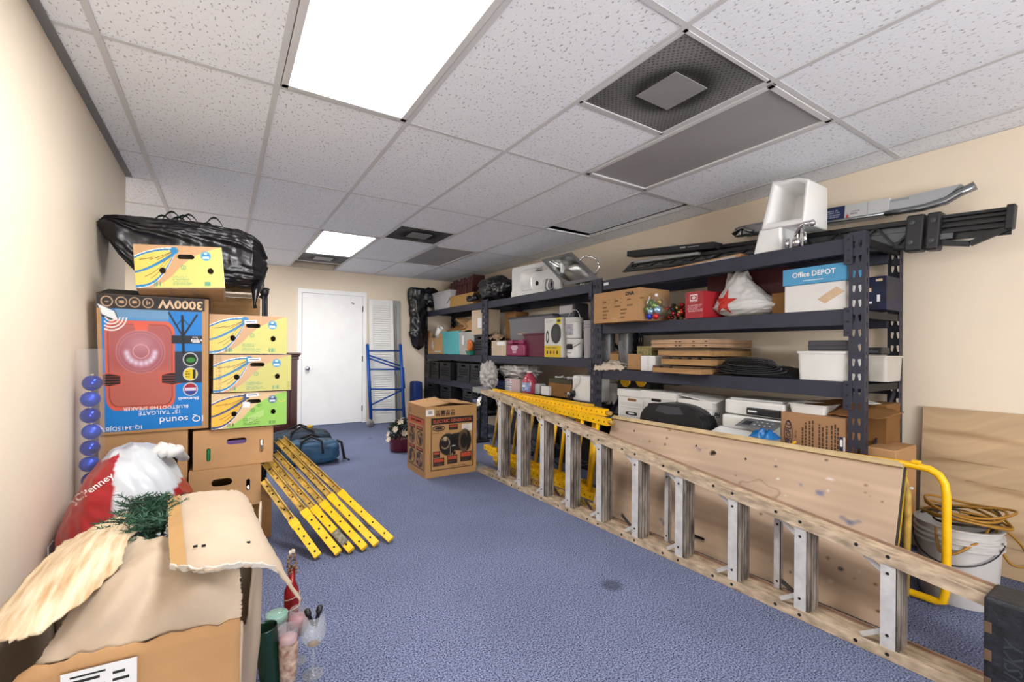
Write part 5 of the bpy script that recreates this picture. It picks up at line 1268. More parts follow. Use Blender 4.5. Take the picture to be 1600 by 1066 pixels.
# ---- third shelf
for uL, uR, wh in ((938, 962, 'left'), (966, 990, 'right')):
    P, w_, h = sl(uL, uR, 518, 3.02, R3); t = thing('storage_jar', f'{wh} one of two dark grey embossed jars at the left end of the third shelf', 'jar', (3.02, P[1]-w_/2, R3+.001), -PI/2, 'grey embossed jars')
    r_ = w_*.34; MB().lathe([(0, 0), (r_*.9, 0), (r_*.98, .02), (r_, h*.93), (r_*.97, h), (r_*.90, h), (r_*.90, .02), (0, .02)], 28).done('jar_body', mat('smoked_plastic', '#56575a', .35, var=.15, vscale=20), t, 'auto')
    b = MB()
    for q in range(5): b.tube([(r_*1.01*math.sin(-.6+.25*q+.25*math.sin(a*2)), -r_*1.01*math.cos(-.6+.25*q+.25*math.sin(a*2)), h*(.3+.45*a/3)) for a in np.linspace(0, 3, 12)], .0022, 5)
    tag(b.done('embossed_scroll', mat('pewter', '#8b8d90', .4, var=0), t, True), kind='stuff')
b = sheet([[V(0, 0, .03), V(.14, 0, .05), V(.28, 0, .045)], [V(.0, .09, .055), V(.14, .10, .075), V(.3, .09, .05)], [V(.02, .2, .02), V(.14, .2, .06), V(.30, .2, .02)]], 30, 22, .02, 22, .006, 4)
t = thing('packing_paper', 'crumpled cream packing paper spilling over the front edge of the third shelf', 'paper', (2.90, aX(932, 575, 2.9).y+.0, R3), -PI/2)
solid(b.done('paper_sheet', mat('cream_paper', '#cfbfae', .8, var=.1), t, True), .002)
fr_ = sheet([[V(0, -.035, -.02), V(.15, -.03, -.01), V(.33, -.012, .0)], [V(0, -.01, .03), V(.15, -.02, .03), V(.34, .0, .03)], [V(.02, .03, .05), V(.15, .03, .05), V(.34, .03, .03)]], 34, 16, .016, 26, .006, 9); solid(fr_.done('paper_edge', mat('cream_paper', '#cfbfae'), t, True), .002)
t, w_, h = rcarton('torn_carton', 'small torn brown carton lying behind the cream packing paper', 946, 1003, 553, 2.99, R3, .2, CARD, flaps=False)
solid(sheet([[V(.0, 0, h), V(w_*.5, 0, h+.01)], [V(.02, .1, h+.03), V(w_*.5, .1, h+.02)]], 8, 8, .01, 20, .004).done('flap', CARD, t, True), .003)
t, w_, h = rbox_thing('paper_stack', 'white wrapped bundle at the left of the wooden panels', 'bundle', 1001, 1023, 556, 2.90, R3, .14, WHITEP, 'bundle_body', .006)
MB().box((w_*.45, -.001, 0), (w_*.62, 0, h)).done('band', WHITEC, t)
P, w_, h = sl(997, 1017, 542, 2.96, R3); 
t, w_, h = rcarton('small_carton', 'tiny green and gold carton on top of the torn brown carton', 995, 1018, 541, 3.0, R3+.107, .10, mat('gold_green_card', '#a8935a', .6, var=.45, vscale=40, dark='#4a5f45'), flaps=False)
t = thing('cardboard_scrap', 'loose brown cardboard flap leaning over the tiny carton and the panels', 'cardboard', (3.02, aX(993, 535, 3.02).y, R3+.16), -PI/2)
solid(sheet([[V(0, 0, .0), V(.12, 0, .022), V(.28, 0, .0)], [V(.03, .08, .05), V(.14, .1, .045), V(.30, .1, .012)]], 14, 10, .006, 14, .003, 2).done('flap', CARDD, t, True), .004)
# stack of wooden panels, each its own thing
PANE = mat('pinkish_panel_edge', '#c09a78', .7, var=.15, vscale=8); PALEW = mat('pale_pine', '#b98f5c', .7, var=.2, vscale=6, stretch=(1, 8, 8)); DKW = mat('dark_plywood', '#5d4530', .7, var=.3, vscale=5)
zb = R3+.001
def panel_thing(name, label, uL, uR, v0, v1, x, d, m, m2, rot=0, slats=0):
    a, b_ = aX(uL, v1, x), aX(uR, v1, x); w_ = a.y-b_.y; return a, w_
spec = [('wooden_frame', 'brown wooden frame at the bottom of the panel stack, jutting over the shelf front', 1019, 1096, 2.80, .060, .45, WOOD, -.08, 2), ('wooden_frame', 'pale pine frame with dark notches, second from the bottom of the panel stack', 1033, 1112, 2.87, .068, .50, PALEW, -.10, 4),
        ('wooden_frame', 'pine frame in the middle of the panel stack, under the two thin panels', 1028, 1112, 2.88, .062, .48, PALEW, -.12, 0)]
zz = R3+.002
for name, lab, uL, uR, x, hgt, d, m, rot, notch in spec:
    a, b_ = aX(uL, 570, x), aX(uR, 570, x); w_ = a.y-b_.y; t = thing(name, lab, 'wood frame', (x, a.y, zz), -PI/2+rot*.5, 'stacked wooden frames')
    for p0, p1 in (((0, 0, 0), (w_, .03, hgt*.62)), ((0, d-.03, 0), (w_, d, hgt*.62)), ((0, .03, 0), (.03, d-.03, hgt*.62)), ((w_-.03, .03, 0), (w_, d-.03, hgt*.62))): MB().box(p0, p1, bev=.002).done('frame_bar', m, t)
    MB().box((.002, .004, hgt*.62), (w_-.002, d-.004, hgt*.86), bev=.001).done('panel', DKW, t)
    for k in range(notch): MB().box((w_*(.18+.2*k), -.001, hgt*.64), (w_*(.24+.2*k), .004, hgt*.84)).done('notch', DARK, t)
    zz += hgt
for k, lab in enumerate(('lower one of two thin framed panels on top of the panel stack', 'upper one of two thin framed panels topping the panel stack, white face up')):
    a, b_ = aX(1018, 545, 2.90), aX(1112, 545, 2.90); w_ = a.y-b_.y; t = thing('framed_panel', lab, 'panel', (2.895, a.y+.0, zz), -PI/2-.07, 'thin framed panels')
    MB().box((0, 0, 0), (w_, .50, .028), bev=.002).done('panel_edge', PANE, t); MB().box((.012, .012, .028), (w_-.012, .488, .0295)).done('panel_face', WHITEP if k else PANE, t)
    b = MB()
    for f_ in (.45, .52, .75, .95): b.box((w_*f_, -.0008, .010), (w_*f_+.022, -.0002, .017))
    tag(b.done('edge_marks', BLACKI, t), kind='stuff'); zz += .0305
# black cables and bag
t = thing('cable_heap', 'heap of folded black fabric and cable beside the white bin on the third shelf', 'cable', (2.92, aX(1240, 580, 2.95).y, R3+.001))
def hfn(u, v): x_, y_ = v*.36, u*.52; return V(x_, y_, .004+.075*math.sin(PI*min(1, max(0, u)))**.5*math.sin(PI*min(1, v*.9+.1))**.6*(1+.5*fbm(V(x_*9, y_*9, 2), 2)))
MB().grid(hfn, 40, 30).done('folded_fabric', BLACKC, t, True)
for k in range(5):
    pts = [(-.01+.02*math.sin(a+k), .26+(.24-.02*k)*math.cos(a), .045+.012*k+.028*math.sin(a)) for a in np.linspace(.1*k, 2*PI-.4, 26)]
    MB().tube(pts, .006, 6).done('cable_loop', BLACKP, t, True)
t, w_, h = tub('storage_bin', 'white plastic bin with a dark grey box on it, beside the near shelf post', 'bin', 1245, 1324, 549, 2.90, R3, .30, WHITEPL, taper=.95)
MB().box((w_+.001, .04, .1), (w_+.03, .06, .12)).done('grip', WHITEPL, t)
t, w2, h2 = rbox_thing('grey_case', 'dark grey flat case lying across the white bin', 'case', 1262, 1324, 532, 2.93, R3+h+.003, .14, GREYP, 'case_body', .008)
MB().box((0, -.001, h2*.45), (w2, -.0002, h2*.5)).done('seam', BLACKP, t)
t, w_, h = tub('storage_bin', 'off-white bin behind the near shelf post, partly hidden', 'bin', 1352, 1386, 556, 3.08, R3, .24, mat('off_white_plastic', '#cfcac2', .45, var=.06), taper=.9)
t, w2, h2 = rbox_thing('black_device', 'small black device lying on the off-white bin behind the post', 'device', 1350, 1378, 543, 3.1, R3+h+.006, .12, BLACKP, 'device_body', .006); MB().box((w2*.2, -.001, h2*.3), (w2*.8, -.0003, h2*.6)).done('screen', GREYP, t)

# ---- bottom visible shelf of the near unit
def bank(label, uL, uR, vT, x, d, m=WHITEC, txt=True, rot=0):
    t, w_, h = rcarton('storage_carton', label, uL, uR, vT, x, R4, d, m, flaps=False, holes=None, group='white storage cartons', rot=rot)
    MB().box((-.006, -.006, h-.055), (w_+.006, d+.006, h+.004), bev=.003).done('lid', m, t)
    return t, w_, h
t, w_, h = bank('white storage carton with an oval hand hole, leftmost on the lower shelf', 966, 1004, 610, 2.90, .20)
MB().plate(slotp(w_*.58, h*.68, w_*.36, h*.09), [], .001, M=Matrix.Translation((0, -.0009, 0))).done('hand_hole', CARDD, t); MB().plate(oval(w_*.56, h*.22, w_*.24, h*.06, 16, 4), [], .001, M=Matrix.Translation((0, -.0009, 0))).done('emblem', BLACKI, t); MB().plate(oval(w_*.56, h*.225, w_*.14, h*.025, 12), [], .001, M=Matrix.Translation((0, -.0014, 0))).done('emblem_ground', LABELW, t)
b = MB()
for z in (.12, .4, .5, .56): b.box((w_*.06, -.0008, h*z), (w_*.95, -.0003, h*z+.002))
tag(b.done('ruled_lines', mat('grey_blue_ink', '#7b86a0', .7, var=0), t), kind='stuff')
t, w_, h = bank('white storage carton behind the black case, second from the left on the lower shelf', 1003, 1055, 613, 2.915, .19); MB().plate(slotp(w_*.45, h*.74, w_*.3, h*.09), [], .001, M=Matrix.Translation((0, -.0009, 0))).done('hand_hole', BLACKI, t)
t, w_, h = bank('white carton with raised lid flap and black side letters, left of the printer', 1060, 1112, 626, 2.93, .36)
solid(sheet([[V(-.01, .0, h+.03), V(w_+.03, 0, h-.005)], [V(-.01, .20, h+.045), V(w_+.03, .2, h+.03)]], 8, 8, .003, 9, .001).done('lid_flap', WHITEC, t, True), .004)
lettering('PH', .055, BLACKI, t, (w_+.0012, .06, h*.55), (PI/2, 0, PI/2), shear=.2, bold=.001)
# black moulded case in front
t = thing('carrying_case', 'black moulded case with rounded top standing in front of the white storage cartons', 'case', (2.80, aX(1002, 650, 2.80).y, R4+.001), -PI/2)
cw = aX(1002, 650, 2.80).y-aX(1102, 650, 2.80).y; chh = aX(1050, 631, 2.80).z-R4
def case_fn(u, v):
    a = PI*u; q = lambda x, p: math.copysign(abs(x)**(2/p), x); x_ = cw/2-cw/2*q(math.cos(a), 2.6); z_ = chh*q(math.sin(a), 2.3)
    return V(x_, .02+v*.20, max(0, z_))
def case_half(y0, y1): 
    b = MB(); outl = [(cw/2-cw/2*math.copysign(abs(math.cos(a))**.8, math.cos(a)), chh*abs(math.sin(a))**.72) for a in np.linspace(0, PI, 26)]
    return b.plate(outl, [], y1-y0, M=Matrix.Translation((0, y0, 0)))
for nm, y0, y1 in (('case_front', -.02, .055), ('case_back', .062, .15)):
    o = case_half(y0, y1).done(nm, BLACKP, t, 'auto'); md = o.modifiers.new('b', 'BEVEL'); md.width = .012; md.segments = 3; md.limit_method = 'ANGLE'; md.angle_limit = .9
MB().plate([(cw*.28, chh*.66), (cw*.5, chh*.58), (cw*.72, chh*.66), (cw*.66, chh*.90), (cw*.34, chh*.90)], [], .006, M=Matrix.Translation((0, -.026, 0))).done('handle_recess', GREYP, t)
MB().bar((cw*.13, .03, .05), (cw*.16, .03, chh*.90), .022, .09, (0, 1, 0)).done('strap', BLACKC, t)
# printer
P, pw, phh = sl(1128, 1222, 628, 2.90, R4)
t = thing('printer', 'white multifunction printer on the lower shelf with papers in its tray', 'printer', P, -PI/2)
MB().box((0, .0, 0), (pw, .36, phh*.60), bev=.012).done('printer_base', WHITEPL, t); MB().box((.0, .03, phh*.62), (pw, .36, phh), bev=.014).done('scanner_body', WHITEPL, t)
MB().box((.03, .05, phh), (pw-.02, .34, phh+.012), bev=.005).done('scanner_lid', mat('light_grey_plastic2', '#cfcfcf', .4, var=.03), t)
MB().box((pw*.42, .005, phh*.66), (pw*.96, .04, phh*.84), bev=.008).done('paper_slot', BLACKP, t); MB().box((pw*.46, .0, phh*.74), (pw*.6, .008, phh*.78)).done('slot_sheet', WHITEP, t)
MB().hexa([(pw*.38, -.10, phh*.40), (pw*.99, -.10, phh*.40), (pw*.99, .02, phh*.50), (pw*.38, .02, phh*.50)], [(pw*.40, -.095, phh*.43), (pw*.99, -.095, phh*.43), (pw*.99, .02, phh*.60), (pw*.42, .02, phh*.60)]).done('control_panel', mat('panel_grey', '#6a6b70', .4, var=.08), t)
MB().hexa([(pw*.47, -.080, phh*.453), (pw*.60, -.080, phh*.453), (pw*.60, -.02, phh*.535), (pw*.47, -.02, phh*.535)], [(pw*.47, -.080, phh*.457), (pw*.60, -.080, phh*.457), (pw*.60, -.02, phh*.54), (pw*.47, -.02, phh*.54)]).done('screen', BLACKP, t)
for k in range(8): MB().ball((pw*(.66+.08*(k % 4)), -.065+.035*(k//4), phh*(.475+.05*(k//4))), .007, 8, 5, (1, 1, .4)).done('button', GREYPL, t)
MB().hexa([(.0, -.16, phh*.10), (pw*.8, -.16, phh*.10), (pw*.8, .0, phh*.16), (0, .0, phh*.16)], [(.01, -.155, phh*.12), (pw*.8, -.155, phh*.12), (pw*.8, 0, phh*.2), (.01, 0, phh*.2)]).done('output_tray', WHITEPL, t)
t2 = thing('paper_stack', 'loose white papers on the printer tray', 'paper', (2.75, P[1]-.02, R4+phh*.17), -PI/2); solid(sheet([[V(0, -.03, .0), V(.30, -.02, .0)], [V(.0, .10, .035), V(.30, .11, .03)]], 10, 8, .006, 12, .003).done('paper_sheet', WHITEP, t2, True), .004)
t2 = thing('blue_packet', 'crumpled bright blue foil packet lying on the printer tray', 'packet', (2.77, aX(1195, 675, 2.77).y, R4+phh*.21), -PI/2)
MB().grid(lambda u, v: V((v-.5)*.15, .0+(u-.5)*.10, .012+.045*math.sin(PI*u)**.7*math.sin(PI*v)**.5*(1+.9*fbm(V(u*5, v*6, 3), 2))), 20, 24).done('packet_film', mat('blue_foil', '#1c72b8', .3, var=.2, vscale=20), t2, True)
# big brown carton with sideways print
t, w_, h = rcarton('shipping_carton', 'brown shipping carton with lettering turned sideways, beside the near shelf post', 1220, 1322, 649, 2.895, R4, .36, mat('cardboard_pinkish', '#a97f5a', .85, var=.05), flaps=False)
MB().plate(oval(w_*.13, h*.42, w_*.07, h*.37, 24), [oval(w_*.13, h*.42, w_*.058, h*.34, 24)], .0006, M=Matrix.Translation((0, -.0008, 0))).done('emblem', BLACKI, t)
lettering('PROFLO', .040, mat('navy_ink', '#1d2340', .7, var=0), t, (w_*.135, -.0012, h*.42), (PI/2, -PI/2, 0), shear=.25, bold=.001, sx=.95); lettering('PF1712', .014, BLACKI, t, (w_*.255, -.0012, h*.42), (PI/2, -PI/2, 0))
rnd = random.Random(31); b = MB()
for k, x in enumerate((.36, .41, .47, .52, .62, .67, .73, .80, .85, .89)):
    z = h*(.10+.04*rnd.random()); top = h*(.62+.2*rnd.random())
    while z < top: dz = rnd.uniform(.008, .026); b.box((w_*x-.0045, -.0010, z), (w_*x+.0045, -.0004, z+dz)); z += dz+.005
tag(b.done('faint_print', mat('print_brown', '#4d3826', .8, var=0), t), kind='stuff')
MB().box((w_*.91, -.0012, h*.16), (w_*.965, -.0004, h*.52)).done('sticker', mat('navy_ink', '#1d2340'), t); MB().box((w_*.965, -.0012, h*.16), (w_*.99, -.0004, h*.52)).done('sticker', LABELW, t)
MB().plate(slotp(w_*.937, h*.36, .012, .04), [], .0006, M=Matrix.Translation((0, -.0018, 0))).done('sticker_mark', WHITEI, t)
t2, w2, h2 = tub('shallow_tray', 'white shallow plastic tray lying on the brown carton', 'tray', 1231, 1290, 632, 2.91, R4+h+.001, .2, WHITEPL, taper=.9)
t3 = thing('cardboard_scrap', 'dark folded cardboard flaps lying on the carton behind the white tray', 'cardboard', (3.0, aX(1236, 640, 3.0).y, R4+h+.005), -PI/2)
for k, c in enumerate(([[V(.05, 0, .0), V(.42, 0, .02)], [V(.02, .14, .05), V(.3, .16, .09)]], [[V(.2, -.05, .0), V(.5, -.05, .02)], [V(.3, .1, .075), V(.52, .12, .04)]])): solid(sheet(c, 14, 10, .008, 12, .005, k).done('flap', CARDD, t3, True), .004)
solid(sheet([[V(.28, .02, .075), V(.42, .02, .08)], [V(.30, .12, .10), V(.42, .12, .075)]], 6, 6, .002, 9, .001, 3).done('white_card', WHITEC, t3, True), .002)
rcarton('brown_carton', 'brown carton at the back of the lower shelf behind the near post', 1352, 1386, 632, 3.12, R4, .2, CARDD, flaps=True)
t, w_, h = rcarton('brown_carton', 'low brown carton with slanted top behind the near post, under the other one', 1352, 1400, 702, 2.96, .26, .3, CARD, flaps=True)
# black ribbed containers with yellow lids
for uL, uR, x, lab in ((966, 985, 3.114, 'left'), (990, 1010, 3.114, 'right')):
    t = thing('power_tool_case', f'black ribbed case with a yellow round knob, the {lab} one under the third shelf', 'case', (x, aX(uL, 600, x).y, R4+.302), -PI/2, 'black cases with yellow knobs')
    w_ = (aX(uL, 600, x).y-aX(uR, 600, x).y); zc = aX((uL+uR)/2, 595, x).z-(R4+.30)
    MB().box((-.02, .02, 0), (w_+.30 if lab == 'right' else w_+.02, .20, .085), bev=.004).done('case_body', BLACKP, t)
    b = MB()
    for k in range(9 if lab == 'right' else 3): b.box((w_*.2+.03*k+.05*(lab == 'right'), .012, .0), (w_*.2+.03*k+.012+.05*(lab == 'right'), .022, .10))
    tag(b.done('ribs', BLACKP, t), kind='stuff')
    MB().lathe([(0, 0), (w_*.40, 0), (w_*.44, .006), (w_*.40, .014), (0, .016)], 8, M=Matrix.Translation((w_/2, .02, zc)) @ Matrix.Rotation(PI/2, 4, 'X') @ Matrix.Rotation(PI/8, 4, 'Z')).done('yellow_knob', YEL, t)
    MB().box((-.02, .02, -.30), (w_+.02, .2, 0)).done('case_base', BLACKP, t)

# ================================================================ middle unit
X0 = 2.90
# white utility sink on its side and steel sink leaning on it
P, w_, h = sl(800, 876, 409, 3.045, M1)
t = thing('utility_sink', 'white square sink standing on its edge on the middle unit, drain hole to the front', 'sink', P, -PI/2)
S = w_
b = MB(); b.plate([(0, 0), (S, 0), (S, h*.92), (S*.02, h), (0, h*.97)], [oval(S*.60, h*.52, S*.40-.005, h*.33, 28, 7)], .03); o = b.done('rim', PORC, t, 'auto'); md = o.modifiers.new('b', 'BEVEL'); md.width = .010; md.segments = 3; md.limit_method = 'ANGLE'
b = MB(); o1 = oval(S*.60, h*.52, S*.40-.003, h*.33+.002, 28, 7); o2 = oval(S*.62, h*.50, S*.34, h*.27, 28, 6)
A = [b.b.verts.new((x, .02, z)) for x, z in o1]; B = [b.b.verts.new((x, .10, z)) for x, z in o2]; A2 = [b.b.verts.new((x, .02, z)) for x, z in oval(S*.60, h*.52, S*.41, h*.35, 28, 7)]; B2 = [b.b.verts.new((x, .115, z)) for x, z in oval(S*.62, h*.50, S*.36, h*.29, 28, 6)]
for i in range(28): j = (i+1) % 28; b.b.faces.new((A[i], A[j], B[j], B[i])); b.b.faces.new((A2[i], A2[j], B2[j], B2[i])); b.b.faces.new((A[i], A[j], A2[j], A2[i]))
b.b.faces.new(B); b.b.faces.new(B2); b.done('basin', PORC, t, 'auto')
MB().lathe([(0, 0), (.026, 0), (.028, .004), (0, .005)], 20, M=Matrix.Translation((S*.42, .098, h*.42)) @ Matrix.Rotation(PI/2, 4, 'X')).done('drain_hole', DARK, t)
MB().box((-.002, -.012, 0), (S*.18, .03, h*.24), bev=.008).done('back_ledge', PORC, t)
for x in (.46, .56, .9): MB().lathe([(0, 0), (.012, 0), (.012, .002), (0, .002)], 12, M=Matrix.Translation((S*x, -.0005, h*.05+.01*(x > .8))) @ Matrix.Rotation(PI/2, 4, 'X')).done('tap_hole', DARK, t)
MB().box((S*.44, .05, h*.76), (S*.56, .075, h*.775)).done('overflow_slot', GREYP, t)
# coil of white hose and cans in front of it
t = thing('hose_coil', 'coil of white and grey supply hose in front of the two sinks', 'hose', (2.905, aX(856, 450, 2.9).y, M1+.001))
for k in range(4):
    b = MB(); R0 = .055-.004*k; b.tube([(-.01+.004*math.sin(a), -.028*k+.03+.012*math.cos(a*2), .062+R0*math.sin(a)) for a in np.linspace(0, 2*PI, 24)] if False else [(.0+R0*.5*math.cos(a), .05-.034*k+.004*math.sin(2*a), .066+R0*1.15*math.sin(a)) for a in np.linspace(0, 2*PI, 26)], .008, 8, closed=True); b.done('hose_loop', WHITEPL if k % 2 == 0 else mat('braided_hose', '#8b8b8e', .4, .4, var=.3, vscale=60), t, True)
MB().lathe([(0, 0), (.035, 0), (.035, .10), (0, .10)], 18, c=(.03, .0, 0)).done('can', mat('dark_can', '#3a2a2d', .4, .2, var=.3), t, True)
# stainless sink
P0, P1, P2 = aX(845, 406, 3.02), aX(884, 447, 2.93), aX(938, 430, 3.10)
t = thing('steel_sink', 'stainless steel sink leaning against the white sink, its basin towards the room', 'sink', (3.0, 0, M1+.001))
A_, B_, C_, D_ = aX(846, 406, 2.955), aX(883, 446, 2.905), aX(937, 436, 2.96), aX(912, 414, 3.10)
xx = (C_-B_).normalized(); zz_ = (A_-B_); zz_ = (zz_-xx*zz_.dot(xx)); hh_ = zz_.length; zz_.normalize(); yy = zz_.cross(xx); B_.z = max(B_.z, M1+.004)
t.matrix_world = frame(B_, xx, yy, zz_); L_ = (C_-B_).length; sk = (A_-B_).dot(xx); Q = lambda x, z: (x+sk*z/hh_, z)
out_ = [Q(0, 0), Q(L_, 0), Q(L_*1.02, hh_), Q(0, hh_)]; c0_ = Q(L_*.5, hh_*.52)
def shrink(pts, c, f): return [(c[0]+(x-c[0])*f, c[1]+(z-c[1])*f) for x, z in pts]
rin = []
for k in range(4):
    p, q = shrink(out_, c0_, .80)[k], shrink(out_, c0_, .80)[(k+1) % 4]
    for f in (.14, .32, .5, .68, .86): rin.append((p[0]+(q[0]-p[0])*f, p[1]+(q[1]-p[1])*f))
MB().plate(out_, [rin], .004).done('sink_rim', STAIN, t)
b = MB(); n = len(rin); rings = [[b.b.verts.new((c0_[0]+(x-c0_[0])*f, y, c0_[1]+(z-c0_[1])*f)) for x, z in rin] for f, y in ((1, .002), (.97, .02), (.90, .13), (.80, .15), (.1, .155))]
for A, B in zip(rings, rings[1:]):
    for i in range(n): b.b.faces.new((A[i], A[(i+1) % n], B[(i+1) % n], B[i]))
b.b.faces.new(rings[-1]); b.done('basin', STAIN, t, True)
fx = MB(); g0, g1, g2 = aX(924, 441, 2.99), aX(936, 418, 3.0), aX(906, 408, 3.02)
pts = [g0, g0.lerp(g1, .5), g1]+[aX(u, v, 3.0) for u, v in ((936, 412), (932, 405), (925, 401), (918, 400), (911, 402), (907, 407), (905, 411))]
tf = thing('gooseneck_faucet', 'chrome gooseneck faucet rising behind the steel sink', 'faucet', (2.99, g0.y, M1+.001)); 
fx.tube([p-Vector((2.99, g0.y, M1+.001)) for p in pts], .008, 10).lathe([(0, 0), (.02, 0), (.02, .02), (.01, .03), (0, .03)], 14, c=(0, 0, g0.z-M1-.03 if g0.z-M1 > .05 else 0)); fx.tube([(0, 0, 0), (0, 0, g0.z-M1)], .010, 10); fx.done('spout', CHROME, tf, True)
MB().tube([(-.03, .14, .01), (-.03, .10, .022), (-.02, .07, .02)], .01, 8).done('lever', CHROME, tf, True)
# black bag on top
c = aX(772, 448, 3.02); 
t = thing('garbage_bag', 'stuffed shiny black plastic bag left of the white sink on the middle unit', 'bag', (3.05, c.y, M1+.001))
bag_mb((0, 0, .17), (.20, .30, .165), .10, 5, 3, 2.4, 90, 60, flat=.002).done('bag_film', BAGK, t, True)
MB().tube([(-.17, .22, .09), (-.2, .27, .06), (-.21, .33, .05), (-.20, .38, .07)], [.06, .035, .03, .045], 10).done('bag_neck', BAGK, t, True)

# second shelf, middle unit
t, w_, h = rcarton('brown_carton', 'tall brown carton at the back left of the middle unit, beside the grey tote', 790, 806, 488, 3.12, M2, .2, CARDD, flaps=False)
t, w_, h = tub('storage_tote', 'large grey plastic storage tote behind the magenta containers on the middle unit', 'tote', 795, 864, 495, 3.02, M2, .36, mat('smoky_grey_plastic', '#77757c', .4, var=.05), lid=mat('dark_grey_lid', '#2b2b2f', .5, var=.05), taper=.92)
t, w_, h = rcarton('small_carton', 'small pale carton with a white label under crumpled paper on the middle unit', 768, 791, 533, 2.90, M2, .20, CARDP)
sticker(t, w_*.40, w_*.92, h*.72, h*.95)
t = thing('packing_paper', 'crumpled brown packing paper on the small pale carton', 'paper', (2.90, aX(760, 530, 2.9).y, M2+h+.004), -PI/2)
solid(sheet([[V(-.02, 0, .01), V(.14, -.02, .03), V(.30, .0, .0)], [V(.0, .09, .07), V(.14, .09, .09), V(.27, .1, .04)], [V(.0, .18, .04), V(.14, .19, .06), V(.26, .18, .02)]], 26, 20, .03, 20, .006, 8).done('paper_sheet', mat('brown_paper', '#a5876c', .8, var=.2, vscale=12), t, True), .002)
MAG = mat('magenta_plastic', '#8c2450', .4, var=.08, vscale=6); MAGD = mat('maroon_plastic', '#5e1330', .45, var=.08)
t, w_, h = rbox_thing('detergent_jug', 'pink-magenta plastic jug with white lettering on the middle unit', 'jug', 791, 818, 538, 2.875, M2, .14, MAG, 'jug_body', .02)
b = MB().box((w_*.05, .01, h), (w_*.28, .12, h+.05), bev=.012).box((w_*.62, .01, h), (w_*.9, .12, h+.05), bev=.012).box((w_*.28, .03, h+.012), (w_*.62, .1, h+.034), bev=.006); b.done('jug_handle', MAG, t)
MB().plate(slotp(w_*.5, h*.55, w_*.42, h*.8), [], .002, M=Matrix.Translation((0, -.001, 0))).done('raised_panel', MAG, t)
b = MB()
for k, (x, z) in enumerate(((.34, .84), (.40, .74), (.30, .64), (.26, .54), (.20, .36))): b.box((w_*(.5-x/2), -.003, h*z-.012), (w_*(.5+x/2), -.0022, h*z+.006))
tag(b.done('white_print', mat('pinkish_white_print', '#d9b9c8', .6, var=0), t), kind='stuff')
t, w_, h = tub('storage_crate', 'dark maroon plastic crate behind the pink jug, in front of the grey tote', 'crate', 818, 852, 521, 2.925, M2, .088, MAGD, taper=.97)
MB().box((0, -.002, h*.2), (w_, .0, h*.24)).done('rib', MAGD, t); MB().box((-.005, -.012, h*.93), (w_+.005, .012, h), bev=.004).done('rim', MAGD, t)
t2 = thing('cardboard_scrap', 'pale cardboard flap sticking out of the maroon crate', 'cardboard', (2.96, aX(808, 520, 2.96).y, M2+h*.94), -PI/2); solid(sheet([[V(0, 0, .02), V(.3, .02, -.005)], [V(.02, .12, .05), V(.26, .12, .02)]], 10, 8, .008, 14, .004).done('flap', CARDP, t2, True), .004)
def ybox(U, Vv):
    x, y = U, Vv; img = np.ones(U.shape+(3,))*rgb('#d9d9d6'); s = .01
    img = over(img, (y < .30)*1., rgb('#d8b90f')); img = over(img, ((x > .70) & (y > .84))*1., rgb('#d8c81f')); img = over(img, aa(ell(x, y, .86, .92, .10, .035), s), rgb('#222222'))
    img = over(img, aa(ell(x, y, .70, .60, .30, .25)+.0, .03)*(x > .32), rgb('#1f1f22')); img = over(img, aa(ell(x, y, .66, .58, .16, .18), .05)*.4, rgb('#54555a'))
    img = over(img, aa(np.abs(ell(x, y, .18, .52, .07, .13))-.02, s), rgb('#1f1f22')); img = textlines(img, x, y, .1, .6, .88, .95, 2, rgb('#888888'), 3)
    for k in range(4): img = over(img, aa(ell(x, y, .18+.2*k, .12, .05, .05), s), rgb(('#3a2a10', '#5a3010', '#b06020', '#2a2410')[k]))
    img = textlines(img, x, y, .1, .9, .2, .27, 1, rgb('#5a4a10'), 8); return img
t, w_, h = rcarton('machine_carton', 'white and yellow printed carton with a black machine pictured, on the middle unit', 851, 877, 497, 2.895, M2, .20, WHITEC, flaps=False, print_fn=ybox, res=.0025)
Yc = lambda u, x: aX(u, 530, x).y
zb_ = aX(898, 529, 2.95).z
t = pail('bucket', 'white pail with dark label, lower of the two stacked pails on the middle unit', 'bucket', (2.97, Yc(899, 2.97), M2+.002), .085, zb_-M2-.012, WHITEPL, lid=WHITEPL, group='stacked white pails')
r_ = .085
def curved(t, name, z0, z1, a0, a1, rr, m): MB().grid(lambda u, v: V(rr*math.sin(a0+(a1-a0)*u), -rr*math.cos(a0+(a1-a0)*u), z0+(z1-z0)*v), 12, 3).done(name, m, t, True)
curved(t, 'dark_label', .085, .135, -.9, .55, .085, BLACKI); curved(t, 'red_label', .10, .128, -.86, -.45, .0855, mat('label_red', '#a03040', .5, var=0)); curved(t, 'grey_label', .02, .06, -.8, .7, .083, LABELW)
curved(t, 'label_line', .046, .052, -.35, .35, .0845, GREYP)
t2 = pail('bucket', 'white pail with raised wire handle, upper of two stacked on the middle unit', 'bucket', (2.965, Yc(897, 2.965), zb_+.003), .088, aX(897, 497, 2.95).z-zb_, WHITEPL, handle=True, group='stacked white pails', up=True)
curved(t2, 'printed_label', .03, .14, -.25, .75, .087, mat('label_grey', '#b0adb5', .5, var=.35, vscale=40, dark='#86838c')); curved(t2, 'printed_label', .06, .13, -.8, -.35, .087, LABELW)
for uL, uR, wh in ((874, 887, 'left of the white pails'), (913, 929, 'at the right end of the shelf')):
    yy_ = Yc((uL+uR)/2, 3.02); rr = .068
    pail('bucket', f'stack of light grey ribbed buckets {wh}', 'bucket', (3.03, yy_, M2+.002), rr, aX(900, 503, 3.0).z-M2, GREYPL, handle=False, group='light grey ribbed buckets')
